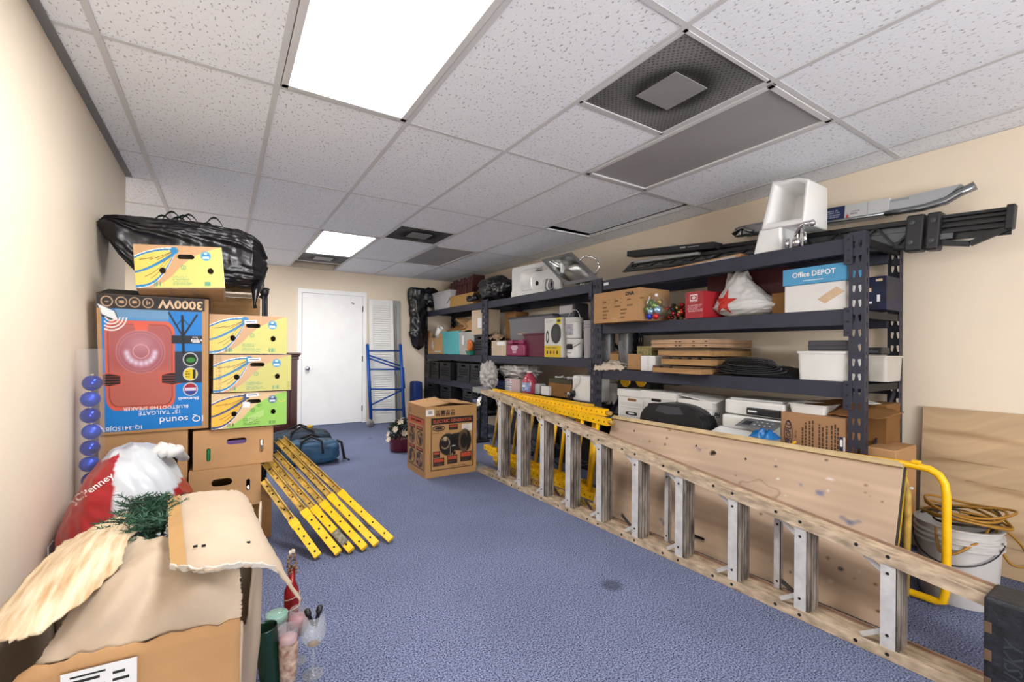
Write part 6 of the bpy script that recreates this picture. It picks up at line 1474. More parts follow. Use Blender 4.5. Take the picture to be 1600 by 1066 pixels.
t, w_, h = rbox_thing('tool_case', 'grey and black tool case on top of the items behind the white pails', 'case', 872, 898, 474, 3.08, M2+.37, .2, GREYP, 'case_body', .02)
MB().box((w_*.1, -.01, h*.45), (w_*.9, .02, h*.9), bev=.008).done('case_lid', GREYPL, t); MB().box((-.03, .03, -.02), (w_+.05, .2, .012), bev=.01).done('case_base', BLACKP, t); MB().box((.0, .04, -.36), (w_, .19, -.02)).done('case_stand', BLACKP, t)
# third shelf
t = thing('plastic_sheeting', 'crumpled clear plastic sheeting heaped on the third shelf of the middle unit', 'plastic sheet', (2.90, aX(800, 590, 2.9).y, M3+.001))
bag_mb((.14, .06, .235), (.15, .35, .08), .22, 9, 11, 2.2, 90, 50, flat=.02).done('film', mat('hazy_plastic_film', '#bdb9b6', .3, var=.25, vscale=18, bump=.5, bscale=30), t, True)
bag_mb((-.115, .36, .17), (.07, .16, .165), .22, 10, 14, 2.2, 60, 50, flat=.0).done('film', mat('hazy_plastic_film', '#bdb9b6'), t, True)
rbox_thing('blue_box', 'dark blue box under the plastic sheeting beside the patterned wipes carton', 'box', 775, 792, 596, 2.97, M3, .18, mat('royal_blue_card', '#16307e', .5, var=.1), 'carton_body')
def wipes(U, Vv):
    img = np.ones(U.shape+(3,))*rgb('#e2dedd'); z = np.abs(((Vv*5) % 1)-.5)*.35
    img = over(img, ((((U-z)*9) % 1) > .55)*(U > .50-z*.6), rgb('#a8343c')); img = over(img, aa(ell(U, Vv, .25, .85, .12, .06), .02), rgb('#a85a8a')); img = textlines(img, U, Vv, .05, .5, .35, .75, 3, rgb('#5a6a9a'), 3, .9); img = textlines(img, U, Vv, .05, .5, .05, .3, 3, rgb('#4a6ab0'), 5, .8); return img
rcarton('patterned_carton', 'white carton with red zigzag pattern beside the pink bottle', 789, 812, 592, 2.92, M3, .12, WHITEC, flaps=False, print_fn=wipes, res=.003)
P, w_, h = sl(811, 833, 580, 2.90, M3)
t = thing('cleaner_bottle', 'clear bottle of pink-red cleaner with blue label and white cap', 'bottle', (2.95, P[1]-w_/2, M3+.001), -PI/2)
r_ = w_*.29; b = MB().lathe([(0, 0), (r_*.95, 0), (r_, .01), (r_, h*.58), (r_*.85, h*.72), (r_*.42, h*.86), (r_*.36, h*.93), (0, h*.93)], 24); b.done('bottle_body', mat('pink_liquid', '#b8485a', .15, var=.05, spec=.7), t, True)
curved(t, 'printed_label', h*.12, h*.50, -1.1, 1.1, r_*1.012, mat('blue_label', '#1f4f9a', .4, var=.3, vscale=25, dark='#c8d4ea')); MB().lathe([(0, h*.93), (r_*.42, h*.93), (r_*.40, h), (0, h)], 16).done('cap', WHITEPL, t)
curved(t, 'label_text', h*.30, h*.38, -.8, .3, r_*1.02, WHITEI)
for k, (uL, uR, vT, lab, m) in enumerate(((835, 842, 600, 'slim grey can right of the pink bottle', GREYPL), (845, 857, 604, 'narrow white carton left of the brown carton', WHITEC))): rbox_thing('narrow_carton', lab, 'box', uL, uR, vT, 2.96, M3, .1, m, 'carton_body', .01)
t, w_, h = rcarton('brown_carton', 'low brown carton with worn green top behind the yellow rails', 857, 893, 600, 3.0, M3, .26, CARDD); MB().box((.0, .0, h+.004), (w_, .26, h+.05), bev=.004).done('carton_top', mat('olive_card', '#4a4530', .7, var=.2), t)
t2 = thing('fittings', 'pale plumbing fittings lying on the low brown carton', 'fitting', (3.0, aX(866, 585, 3.0).y, M3+h+.056), -PI/2); MB().tube([(.0, .02, .012), (.06, .03, .012), (.10, .05, .02)], [.012, .008, .016], 8).done('fitting', WHITEPL, t2, True); MB().tube([(.12, .04, .012), (.26, .03, .012)], .007, 8).tube([(.24, -.02, .012), (.28, .03, .014), (.30, .05, .02)], [.02, .012, .01], 8).done('fitting', GREYPL, t2, True)
P, w_, h = sl(893, 926, 587, 2.90, M3)
t = thing('drink_dispenser', 'white insulated drink dispenser with black spigot at the right of the middle unit', 'cooler', P, -PI/2)
o = MB().box((0, .0, .0), (w_, .24, h)).done('dispenser_body', WHITEPL, t); md = o.modifiers.new('b', 'BEVEL'); md.width = .03; md.segments = 4
MB().tube([(w_*.42, -.004, h*.96), (w_*.36, -.006, h*.7), (w_*.14, -.006, h*.5), (w_*.10, -.006, h*.2)], .012, 8).done('moulded_groove', mat('shade_white', '#cfcdca', .4, var=0), t, True)
MB().lathe([(0, 0), (.036, 0), (.036, .02), (.02, .03), (.02, .06), (0, .06)], 18, M=Matrix.Translation((w_*.10, 0, h*.28)) @ Matrix.Rotation(PI/2, 4, 'X')).box((w_*.10-.012, -.065, h*.05), (w_*.10+.012, -.04, h*.28), bev=.004).bar((w_*.1-.06, -.05, h*.27), (w_*.1+.01, -.05, h*.29), .02, .015).done('spigot', BLACKP, t, 'auto'); MB().lathe([(0, 0), (.02, 0), (.02, .004), (0, .004)], 16, M=Matrix.Translation((w_*.10, -.0605, h*.28)) @ Matrix.Rotation(PI/2, 4, 'X')).done('spigot_cap', GREYPL, t)
rbox_thing('grey_case', 'grey plastic case seen between the post and the leftmost white carton on the lower shelf', 'case', 944, 962, 598, 3.12, R4, .2, GREYPL, 'case_body', .02)

# ================================================================ far unit
t = thing('garbage_bag', 'tall black plastic bag hanging at the far left end of the shelving', 'bag', (2.93, 7.10, .95))
def hbag(u, v):
    a = 2*PI*u; z = -.02+v*1.02; k = np.interp(v, [0, .05, .25, .5, .8, .97, 1], [.05, .55, .85, .8, .95, 1, .75]); s = V(math.cos(a)*1.5, math.sin(a)*1.5, z*5)
    rr = (1+.22*(ridge(s, 3)-.45)+.08*fbm(s*2, 2)); return V(-.17+.17*math.cos(a)*k*rr+.05*(1-v)-(.0 if v > .3 else .02), .0+.10*math.sin(a)*k*rr, z)
b = MB().grid(hbag, 60, 70, wrapu=True); o = b.done('bag_film', BAGK, t, True)
t.location = (2.875, 7.12, aX(652, 545, 2.75).z)
bag_mb((.06, -.02, .86), (.16, .10, .15), .14, 6, 5, 2.6, 60, 40).done('bag_film', BAGK, t, True)
t, w_, h = tub('storage_tote', 'white plastic tote on top of the far unit', 'tote', 675, 703, 456, 2.92, F1, .3, mat('milky_plastic', '#c9cacd', .4, var=.06), taper=.85)
t, w_, h = rcarton('yellow_carton', 'tan-yellow carton with torn flaps at the edge of the far unit top', 703, 740, 460, 2.91, F1, .25, mat('tan_yellow_card', '#b08a4c', .75, var=.06), flaps=False)
solid(sheet([[V(0, .0, h*.98), V(-.16, .01, h*.45)], [V(0, .12, h), V(-.14, .12, h*.55)]], 10, 8, .01, 12, .006).done('flap', CARDP, t, True), .004); solid(sheet([[V(-.02, -.01, .0), V(-.24, -.01, .005)], [V(-.01, .14, .06), V(-.22, .14, .01)]], 10, 8, .01, 12, .006, 3).done('flap', CARDP, t, True), .004)
t = thing('wicker_basket', 'dark red slatted basket tilted on the yellow carton on the far unit', 'basket', (3.02, aX(702, 455, 3.02).y, F1+h+.02), -PI/2)
MR = mat('dark_red_slats', '#56201d', .5, var=.35, vscale=30); bw = aX(702, 455, 3.02).y-aX(738, 455, 3.02).y; bh = .27
MB().box((0, .02, 0), (bw, .22, .012)).done('basket_base', MR, t)
sm = None
for k in range(9):
    if sm is None: sm = MB().box((0, 0, 0), (bw/9*.8, .012, bh), bev=.002).done('slat', MR, t); o = sm
    else: o = inst(sm, t)
    o.location = (bw*k/9, .0+.004*(k % 2), 0); o.rotation_euler = (-.08, .02*(k % 3-1), 0); o.scale = (1, 1, .85+.15*math.sin(k*2.1)**2)
for k in range(5):
    o = inst(sm, t); o.location = (bw*k/5, .20, 0); o.scale = (1.5, 1, .8)
for k in range(3): o = inst(sm, t); o.location = (bw-.005, .02+.06*k, 0); o.rotation_euler = (0, 0, PI/2); 
MB().box((-.004, -.008, bh*.6), (bw+.004, .016, bh*.66)).done('band', MR, t); MB().tube([(bw*.7, .05, bh*.9), (bw*.8, .1, bh*1.05), (bw*.95, .2, bh*.8)], .012, 6).done('dried_stem', DARKW, t, True)
t.rotation_euler = (.0, 0, -PI/2)
# second shelf
t, w_, h = rcarton('crumpled_carton', 'crumpled open carton with bubble wrap at the left of the far unit second shelf', 662, 691, 528, 2.91, F2, .26, CARD, flaps=False)
for k, c in enumerate(([[V(-.02, 0, h), V(.16, .02, h)], [V(-.05, .02, h+.10), V(.12, .0, h+.13)]], [[V(w_*.55, 0, h-.005), V(w_+.02, 0, h)], [V(w_*.5, .03, h+.07), V(w_+.05, .02, h+.12)]])): solid(sheet(c, 12, 10, .02, 14, .012, k).done('flap', CARD, t, True), .004)
bag_mb((w_*.35, .02, h*.55), (.05, .03, h*.4), .25, 12, 5, 2, 30, 24).done('wrap_film', mat('hazy_plastic_film', '#bdb9b6'), t, True); bag_mb((w_*.65, .04, h*1.0), (.07, .05, .05), .25, 12, 6, 2, 30, 24).done('wrap_film', mat('hazy_plastic_film', '#bdb9b6'), t, True); MB().box((w_*.5, -.001, .03), (w_*.9, 0, .05)).done('print', mat('pale_print', '#a9c4c4', .6, var=0), t)
t, w_, h = tub('storage_bin', 'turquoise plastic bin on the second shelf of the far unit', 'bin', 689, 717, 518, 2.91, F2, .30, mat('turquoise_plastic', '#58b4bc', .4, var=.04), taper=.85)
t, w_, h = tub('storage_bin', 'milky clear plastic bin right of the turquoise bin', 'bin', 715, 741, 519, 2.92, F2, .30, mat('milky_plastic2', '#b4b4b0', .35, var=.1), taper=.9); sticker(t, w_*.28, w_*.42, h*.45, h*.85)
t = thing('orange_toy', 'small orange and green plastic toys in front of the clear bin', 'toy', (2.875, aX(735, 545, 2.88).y, F2+.001))
MB().hexa([(-.02, -.05, .0), (-.02, .05, 0), (.03, .05, 0), (.03, -.05, 0)], [(-.04, -.06, .06), (-.04, .06, .06), (.04, .06, .06), (.04, -.06, .06)]).done('green_cup', mat('teal_plastic', '#1f7d62', .4, var=.05), t); bag_mb((0, .0, .13), (.035, .06, .075), .2, 8, 4, 2.5, 30, 24).done('orange_body', mat('orange_plastic', '#d0702a', .45, var=.15), t, True)
# milk crate prototype
def crate_mesh(w_, d, h):
    b = MB(); T = .006
    def holes(W, n):
        out = []; zz0 = h*.22; rows = 4
        for r_ in range(rows):
            for c_ in range(n):
                cx = W*(.14+.72*(c_+.5*(r_ % 2)+.25)/n); cz = zz0+h*.52*(r_+.5)/rows; e = W*.72/n*.36; out.append([(cx-e, cz), (cx, cz-h*.055), (cx+e, cz), (cx, cz+h*.055)])
        out.append(slotp(W/2, h*.86, W*.34, h*.10)); return out
    b.plate([(0, 0), (w_, 0), (w_, h), (0, h)], holes(w_, 6), T); b.plate([(0, 0), (w_, 0), (w_, h), (0, h)], holes(w_, 6), T, M=Matrix.Translation((0, d-T, 0)))
    for x in (0, w_-T): b.plate([(0, 0), (d, 0), (d, h), (0, h)], holes(d, 6), T, M=Matrix(((0, 1, 0, x), (1, 0, 0, 0), (0, 0, 1, 0), (0, 0, 0, 1))))
    b.box((0, 0, 0), (w_, d, .006)); b.box((-.004, -.004, h-.02), (w_+.004, .004, h)).box((-.004, -.004, 0), (w_+.004, .003, .03)); return b
CR = mat('black_crate_plastic', '#1c1c20', .45, var=.1)
cm = crate_mesh(.32, .32, .27)
def crate(lab, uL, uR, x, z, proto=[None]):
    y = min(aX(uL, 580, x).y, 7.15); w_ = y-aX(uR, 580, x).y
    t = thing('milk_crate', lab, 'crate', (x, y, z+.001), -PI/2, 'black milk crates')
    if proto[0] is None: proto[0] = cm.done('crate_body', CR, t); o = proto[0]
    else: o = inst(proto[0], t)
    o.scale = (min(w_/.32*.97, 1.25), 1, 1); return t
crate('black milk crate at the right end of the far unit second shelf', 741, 757, 2.90, F2)
for k, (uL, uR, lab) in enumerate(((657, 671, 'leftmost black milk crate on the third shelf of the far unit'), (671, 686, 'black milk crate, second from the left on the far third shelf'), (687, 713, 'wide black milk crate in the middle of the far third shelf'), (714, 735, 'black milk crate, second from the right on the far third shelf'), (735, 755, 'rightmost black milk crate on the far third shelf'))):
    t = crate(lab, uL, uR, 2.86+.02*(k % 2), F3)
    if k in (1, 3, 4):
        b = MB(); rnd = random.Random(k)
        for q in range(6): b.ball((.06+.035*q, .10+.02*(q % 2), .05+.03*rnd.random()+(.12 if k == 1 else 0)), .025, 8, 6)
        tag(b.done('pale_contents', GREYPL, t, True), kind='stuff')
for k, (uL, uR, lab) in enumerate(((656, 687, 'leftmost black milk crate on the lowest shelf of the far unit'), (688, 722, 'middle black milk crate on the lowest far shelf'), (723, 753, 'rightmost black milk crate on the lowest far shelf'))): crate(lab, uL, uR, 2.87, F4)
bx0, bx1 = aY(647, 610, 7.0).x, aY(661, 610, 7.0).x
t = thing('blue_bag', 'blue fabric bag on the floor at the far left end of the shelving', 'bag', (bx0, 7.0, .002)); MB().box((0, 0, 0), (bx1-bx0, .22, aY(652, 597, 7.0).z), bev=.03).done('bag_body', mat('blue_fabric', '#17347c', .7, var=.2, bump=.2, bscale=60), t); MB().tube([(.03, .05, .5), (.05, .05, .62), (.10, .05, .62), (.12, .05, .5)], .008, 6).done('handle', BLACKC, t, True)
t, w_, h = rcarton('brown_carton', 'upright pale brown carton with a white sticker standing on the bins of the far unit', 737, 757, 484, 2.89, F2+.275, .22, CARDP, flaps=False, rot=.1); sticker(t, w_*.42, w_*.68, h*.28, h*.66)
t = thing('open_carton', 'open brown carton lying on the turquoise and clear bins of the far unit', 'box', (2.95, aX(692, 510, 2.95).y, F2+.305), -PI/2); ow = aX(692, 510, 2.95).y-aX(737, 510, 2.95).y
for k, c in enumerate(([[V(0, 0, .0), V(ow*.8, .0, .07)], [V(.04, .1, .10), V(ow*.75, .1, .14)]], [[V(ow*.42, .02, .23), V(ow*.80, .0, .10)], [V(ow*.48, .18, .25), V(ow*.85, .18, .12)]], [[V(ow*.6, .0, .03), V(ow, .0, .05)], [V(ow*.72, .1, .20), V(ow, .1, .22)]], [[V(0, .2, 0), V(ow, .2, 0)], [V(0, .22, .15), V(ow, .22, .2)]])): solid(sheet(c, 12, 10, .008, 12, .004, k).done('flap', CARDD if k in (0, 3) else CARD, t, True), .005)
t = thing('paper_roll', 'white paper roll tilted on the crumpled carton at the far unit', 'roll', (2.95, aX(685, 510, 2.95).y, F2+.30), -PI/2)
MB().lathe([(.03, 0), (.055, 0), (.055, .16), (.03, .16), (.03, 0)], 22, M=Matrix.Rotation(.7, 4, 'Y'), cap=False).done('roll', WHITEP, t, True)
t = thing('floor_fan', 'round silver fan standing behind the generator carton and ladder end', 'fan', (2.72, aX(746, 625, 2.72).y, .0), -PI/2)
zf = aX(746, 622, 2.72).z; MB().tube([(.0+.13*math.cos(a), 0, zf+.13*math.sin(a)) for a in np.linspace(0, 2*PI, 30)][:-1], .012, 8, closed=True).done('fan_ring', BLACKP, t, True)
for k in range(5): a = k*2*PI/5; MB().hexa([V(.02*math.cos(a), -.005, zf+.02*math.sin(a)), V(.11*math.cos(a-.35), -.02, zf+.11*math.sin(a-.35)), V(.11*math.cos(a+.35), .015, zf+.11*math.sin(a+.35)), V(.02*math.cos(a+.8), .005, zf+.02*math.sin(a+.8))], [V(.02*math.cos(a), -.002, zf+.02*math.sin(a)), V(.11*math.cos(a-.35), -.017, zf+.11*math.sin(a-.35)), V(.11*math.cos(a+.35), .018, zf+.11*math.sin(a+.35)), V(.02*math.cos(a+.8), .008, zf+.02*math.sin(a+.8))]).done('fan_blade', CHROME, t)
MB().tube([(0, .03, zf-.13), (0, .03, .02)], .02, 8).box((-.12, -.08, 0), (.12, .12, .02), bev=.005).done('fan_stand', BLACKP, t)

# things stored on the floor under the middle unit, half hidden by ladder and yellow frames
def floor_tub(label, y, w_, x, d, h, m, lid=None, name='storage_tote'):
    t = thing(name, label, 'tote', (x, y, .002), -PI/2)
    b = MB(); b.hexa([(.02, .02, 0), (w_-.02, .02, 0), (w_-.02, d-.02, 0), (.02, d-.02, 0)], [(0, 0, h), (w_, 0, h), (w_, d, h), (0, d, h)]); b.done('tub_body', m, t)
    if lid: MB().box((-.01, -.01, h+.001), (w_+.01, d+.01, h+.03), bev=.006).done('lid', lid, t)
    MB().box((w_*.35, -.012, h*.84), (w_*.65, .004, h*.92), bev=.004).done('grip', m, t); return t
floor_tub('black storage tote on the floor under the middle unit, nearest the generator carton', 4.95, .55, 2.95, .4, .36, BLACKP, GREYP)
floor_tub('dark grey storage tote on the floor in the middle under the middle unit', 4.30, .50, 2.92, .4, .30, GREYP, BLACKP)
floor_tub('black storage tote on the floor under the middle unit, nearest the camera', 3.68, .50, 2.94, .4, .42, BLACKP)
pail('bucket', 'light grey bucket on the floor behind the nearest yellow punched frame', 'bucket', (2.80, 2.86, .002), .12, .34, mat('bucket_grey_plastic', '#a9a6a8', .5, var=.05), group=None)  # one even light grey
t = thing('cable_heap', 'tangle of black hoses on the floor between the yellow frames and the totes', 'cable', (2.80, 3.55, .002)); rnd = random.Random(17)
for k in range(7):
    cy = rnd.uniform(-.45, .55); r_ = rnd.uniform(.06, .085); MB().tube([(r_*.7*math.cos(a), cy+r_*1.6*math.sin(a), .02+.03*k+.03*math.sin(2*a+k)) for a in np.linspace(0, 2*PI, 22)][:-1], .010, 7, closed=True).done('hose_loop', BLACKP if k % 3 else GREYP, t, True)

# ================================================================ right foreground
# step ladder lying on its side
FIB = mat('weathered_fibreglass_rail', '#cbb69d', .6, var=.28, vscale=14, stretch=(3, 1, 3), dark='#94836f', bump=.1, bscale=80); FIBP = mat('pinkish_rear_rail', '#b08e76', .6, var=.2, vscale=10)
Ya, Yb_ = 3.82, .37
zl = lambda y: .022
zu = lambda y: np.interp(y, [.35, .63, .96, 1.25, 1.55, 1.82, 2.4, 3.0, 3.70], [.330, .372, .41, .45, .485, .518, .588, .66, .757])
xl = lambda y: 2.085+(2.0-y)*.022; 
t = thing('step_ladder', 'long weathered step ladder lying on its side along the carpet, black top cap nearest', 'ladder', (2.08, 2.1, 0)); o0 = Vector((2.08, 2.1, 0))
LP = lambda y, z, dx=0: Vector((xl(y)+dx, y, z))-o0
def rail(z0, z1, dx, wd, th, m, nm, y0=Ya, y1=Yb_):
    b = MB(); p, q = LP(y0, z0, dx), LP(y1, z1, dx); b.bar(p, q, wd, th*.45, (0, 0, 1))
    for s_ in (-1, 1): b.bar(p+V(s_*(wd/2-.004), 0, 0), q+V(s_*(wd/2-.004), 0, 0), .008, th, (0, 0, 1))
    b.bar(p+V(.0, 0, th*.22), q+V(0, 0, th*.22), .006, th*.25, (0, 0, 1)); return b.done(nm, m, t)
rail(.022, .022, .040, .096, .040, FIB, 'front_rail'); rail(zu(3.75)+.014, zu(.37)+.004, .040, .096, .036, FIB, 'front_rail', 3.75)
rail(.020, .020, .116, .036, .036, FIBP, 'rear_rail', 3.62); rail(zu(3.6)+.0, zu(.37)+.0, .120, .040, .034, FIBP, 'rear_rail', 3.6)
MB().bar(LP(3.86, zu(3.75)+.016, .035), LP(3.72, zu(3.72)+.012, .035), .095, .045, (0, 0, 1)).done('rubber_foot', mat('grey_rubber', '#8f9092'), t); MB().bar(LP(3.92, .024, .035), LP(3.76, .024, .035), .095, .046, (0, 0, 1)).done('rubber_foot', mat('grey_rubber', '#8f9092'), t)
ALUF = mat('bright_aluminium', '#c9c8c8', .5, .25, var=.12, vscale=20); ALUG = mat('tread_groove', '#3f3832', .7, var=.2); ALUD = mat('grimy_ribbed_tread', '#968d84', .6, .2, var=.3, vscale=22, dark='#4d453e', stretch=(1, 1, .3))
for k in range(10):
    y = .64+.303*k; zt = float(zu(y)); z0 = .040; n = 7
    s_ = MB().box((xl(y)-o0.x-.004, y-.002-o0.y, z0), (xl(y)-o0.x+.001, y+.044-o0.y, zt)).done('step_flange', ALUF, t)
    x0 = xl(y)-o0.x
    MB().box((x0, y-.004-o0.y, z0), (x0+.094, y-.0-o0.y, zt)).done('step_tread', ALUG, t); b = MB()
    for q in range(4): b.box((x0+.003+.0235*q, y-.011-o0.y, z0), (x0+.020+.0235*q, y-.004-o0.y, zt))
    b.box((x0+.092, y-.004-o0.y, z0), (x0+.096, y+.03-o0.y, zt)); tag(b.done('tread_ribs', ALUD, t), kind='stuff')
    # gusset braces and bolts
    for zz0, zz1 in ((z0, z0+.055), (zt, zt-.055)):
        MB().bar((x0+.012, y+.04-o0.y, zz1), (x0+.012, y+.11-o0.y, zz0+(.004 if zz0 < zz1 else -.004)), .018, .003, (1, 0, 0)).done('gusset', ALUF, t)
    for zz0 in (.022, zt+.016):
        for dy in (.02, .12):
            zq = zz0 if zz0 < .1 else float(zu(y+dy))+.012
            MB().lathe([(0, 0), (.0075, 0), (.006, .003), (0, .004)], 10, M=Matrix.Translation((xl(y+dy)-o0.x-.0075, y+dy-o0.y, zq)) @ Matrix.Rotation(-PI/2, 4, 'Y')).done('bolt', STEELK, t)
    for zz0 in (z0+.05, zt-.05): MB().lathe([(0, 0), (.006, 0), (.005, .003), (0, .0035)], 8, M=Matrix.Translation((x0-.004, y+.022-o0.y, zz0)) @ Matrix.Rotation(-PI/2, 4, 'Y')).done('bolt', STEELK, t)
for y, w_ in ((1.10, .03), (1.72, .03), (2.62, .022), (3.25, .04)):
    b = MB(); zt = float(zu(y))-.01; x0 = xl(y)-o0.x+.11; b.box((x0, y-o0.y, .03), (x0+.003, y+w_-o0.y, zt)).box((x0, y-o0.y, .03), (x0+.025, y+.003-o0.y, zt)); b.done('rear_brace', ALUF, t)
    for z_q in (.07, zt-.08): MB().lathe([(0, 0), (.006, 0), (0, .004)], 8, M=Matrix.Translation((x0-.001, y+w_*.5-o0.y, z_q)) @ Matrix.Rotation(-PI/2, 4, 'Y')).done('bolt', STEELK, t)
for y in (1.02, 2.0, 2.35, 2.7): MB().bar(LP(y, .05, .10), LP(y+.10, .08, .13), .02, .004, (1, 0, 0)).done('spreader', mat('dark_steel_strap', '#5d5a58', .5, .6, var=.3), t)
# top cap
CAPM = mat('scuffed_black_plastic', '#2a2d33', .5, var=.35, vscale=30, bump=.3, bscale=60, dark='#17181c')
o = MB().box((xl(.3)-.03-o0.x, .215-o0.y, .0), (xl(.3)+.13-o0.x, .405-o0.y, .365)).done('top_cap', CAPM, t); md = o.modifiers.new('b', 'BEVEL'); md.width = .012; md.segments = 3
lettering('HUSKY', .060, mat('embossed_black', '#3c4048', .4, var=0), t, (xl(.3)-.0305-o0.x, .335-o0.y, .15), (PI/2, -PI/2, -PI/2), th=.0015, shear=.25)
for z in (.07, .16, .25): MB().box((xl(.3)-.032-o0.x, .385-o0.y, z), (xl(.3)-.028-o0.x, .402-o0.y, z+.035), bev=.001).done('cap_slot', mat('slot_tan', '#6d5640', .6, var=.2), t)
MB().lathe([(.026, 0), (.030, 0), (.030, .002), (.026, .002)], 24, M=Matrix.Translation((xl(.3)-.0305-o0.x, .265-o0.y, .20)) @ Matrix.Rotation(-PI/2, 4, 'Y'), cap=False).done('embossed_ring', mat('embossed_black', '#3c4048'), t)

# scaffold decks leaning against the near shelving unit
A, B = Vector((2.285, 2.46, .004)), Vector((2.325, .735, .004)); C_, D_ = aX(1410, 731, 2.63), aX(958, 655, 2.60)
def deck_ink(U, Vv):
    r = np.random.RandomState(3); img = np.ones(U.shape+(3,))*rgb('#c2a890'); x, y = U*1.72, Vv*.7
    n = np.zeros(U.shape)
    for k in range(14): a, p, f1, f2 = r.rand(4); n += np.sin(x*(2+f1*14)+p*7+np.sin(y*(3+f2*20)+a*6)*1.5)/14
    g = sum(np.sin(y*(60+40*k)+np.sin(x*3+k)*2) for k in range(3))/3
    img = img*(1+.16*n+.035*g)[..., None]
    for k in range(70):
        cx, cy, s_ = r.rand()*1.72, r.rand()*.7, .003+.010*r.rand()**2; d = np.hypot(x-cx, (y-cy)*1.2)-s_; img = over(img, aa(d, .006)*(.5+.4*r.rand()), rgb(['#e3ded6', '#5a4a40', '#46404a', '#8a6a4a', '#d8cfc2'][k % 5]))
    for cx, cy, sx_, sy_, c in ((1.42, .50, .035, .022, '#6f7390'), (1.55, .40, .05, .018, '#5d5f7c'), (1.33, .52, .012, .012, '#6f7390'), (.75, .60, .06, .015, '#8b7f86'), (.62, .09, .05, .025, '#5d5f7c'), (1.45, .58, .03, .008, '#e0dcd8')):
        d = np.hypot((x-cx)/sx_, (y-cy)/sy_)-1+.5*np.sin(x*90)*np.sin(y*110); img = over(img, np.clip(-d, 0, 1)*.8, rgb(c))
    d = np.abs(np.hypot((x-1.13)/.09, (y-.43)/.06)-1+.15*np.sin(x*60)+.1*np.cos(y*90))-.05; img = over(img, aa(d, .12)*.45, rgb('#6a5648'))
    for cx, cy, sx_, sy_ in ((.20, .22, .05, .13), (1.05, .12, .06, .10), (1.50, .12, .10, .08), (.55, .30, .03, .10)): img = over(img, np.exp(-((x-cx)/sx_)**2-((y-cy)/sy_)**2)*.35, rgb('#5f4f42'))
    return img
def deck(label, off, ink=True):
    a, b_, c_, d_ = [p+Vector((off, off*.65, 0)) for p in (A, B, C_, D_)]
    x = (b_-a); L = x.length; x.normalize(); z = d_-a; z = z-x*z.dot(x); z.normalize(); Hd = ((c_-a).dot(z)+(d_-a).dot(z))/2; y = z.cross(x)
    t = thing('scaffold_deck', label, 'plywood deck', a, 0, 'leaning plywood decks', frame(a, x, y, z))
    sk0, sk1 = (d_-a).dot(x), (c_-a).dot(x)
    h1, h0 = slotp(L*.468, Hd*.845, .100, .034), slotp(L*.487, Hd*.10, .100, .034)
    poly = [(0, 0), (L, 0), (sk1, (c_-a).dot(z)), (sk0, (d_-a).dot(z))]
    MB().plate(poly, [h1, h0], .018).done('plywood_board', mat('plywood_deck_edge', '#c2a890', .75, var=.15, vscale=6), t)
    if ink:
        nx, ny = 330, 140; zt0, zt1 = (d_-a).dot(z), (c_-a).dot(z)
        o = inkpanel('plywood_face', 1, 1, nx, ny, deck_ink, t, None, hole=lambda U, Vv: np.minimum(poly_sd(U*L, Vv*Hd, h1), poly_sd(U*L, Vv*Hd, h0)), m=PRINTM)
        for v in o.data.vertices: u_, w_ = v.co.x, v.co.z; x0 = sk0*w_; x1 = L+(sk1-L)*w_; v.co = (x0+(x1-x0)*u_, -.0009, w_*(zt0+(zt1-zt0)*u_))
    YE = mat('yellow_edge', '#c9a21a', .5, var=.15)
    MB().bar((sk0, -.001, (d_-a).dot(z)+.009), (sk1, -.001, (c_-a).dot(z)+.009), .042, .018, (0, 0, 1)).done('top_batten', mat('pale_batten', '#c9b084', .7, var=.15, vscale=8), t)
    MB().bar((L+.004, .009, .0), (sk1+.004, .009, (c_-a).dot(z)+.01), .016, .006, (1, 0, 0)).done('end_strip', mat('dark_edge', '#231d18', .6, var=0), t)
    MB().bar((L+.009, .013, .0), (sk1+.009, .013, (c_-a).dot(z)), .006, .005, (1, 0, 0)).done('yellow_end_strip', YE, t)
    return t, L, sk1, (c_-a).dot(z), x, y, z
t, L, sk1, zc, dx_, dy_, dz_ = deck('plywood scaffold deck with paint stains leaning on the near shelving, behind the ladder', 0)
for x, z in ((L*.03, .66), (L*.33, .64), (L*.52, .62), (sk1-.05, zc-.05)): MB().lathe([(0, 0), (.007, 0), (0, .002)], 10, M=Matrix.Translation((x+.09, -.001, z*.95)) @ Matrix.Rotation(PI/2, 4, 'X')).done('screw_head', STEELK if x < 1.5 else GREYPL, t)
deck('second plywood scaffold deck directly behind the stained front deck', .045, False)

# yellow tubular trolley frame behind the decks
t = thing('trolley_frame', 'yellow tubular steel frame with rounded corners standing behind the plywood decks', 'frame', (2.70, .7, 0)); o0 = Vector((2.70, .7, 0))
xf = 2.75; q = lambda u, v: aX(u, v, xf)-o0
za, zb2 = aX(1470, 742, xf).z, .03
top = [aX(1240, 700, xf), aX(1330, 713, xf), aX(1425, 727, xf), aX(1452, 733, xf), aX(1467, 742, xf), aX(1476, 756, xf), aX(1479, 775, xf), aX(1479, 850, xf), aX(1478, 920, xf), aX(1474, 940, xf), aX(1462, 953, xf), aX(1445, 957, xf)]
pp = [p-o0 for p in top]; zmin = min(p.z for p in pp); pp = [V(p.x, p.y, max(p.z, .022)) for p in pp]; pp[-1] = V(pp[-1].x, pp[-1].y, .022); pp.append(V(pp[-1].x-.02, pp[-1].y+.55, .022))
MB().tube(pp, .0165, 14).done('frame_tube', YEL, t, True)
p2 = [aX(1385, 735, 2.69)-o0, aX(1402, 738, 2.69)-o0, aX(1412, 748, 2.69)-o0, aX(1417, 765, 2.69)-o0, aX(1418, 800, 2.69)-o0]; p2 += [V(p2[-1].x+.01, p2[-1].y+.005, .30), V(p2[-1].x+.01, p2[-1].y+.01, .02)]
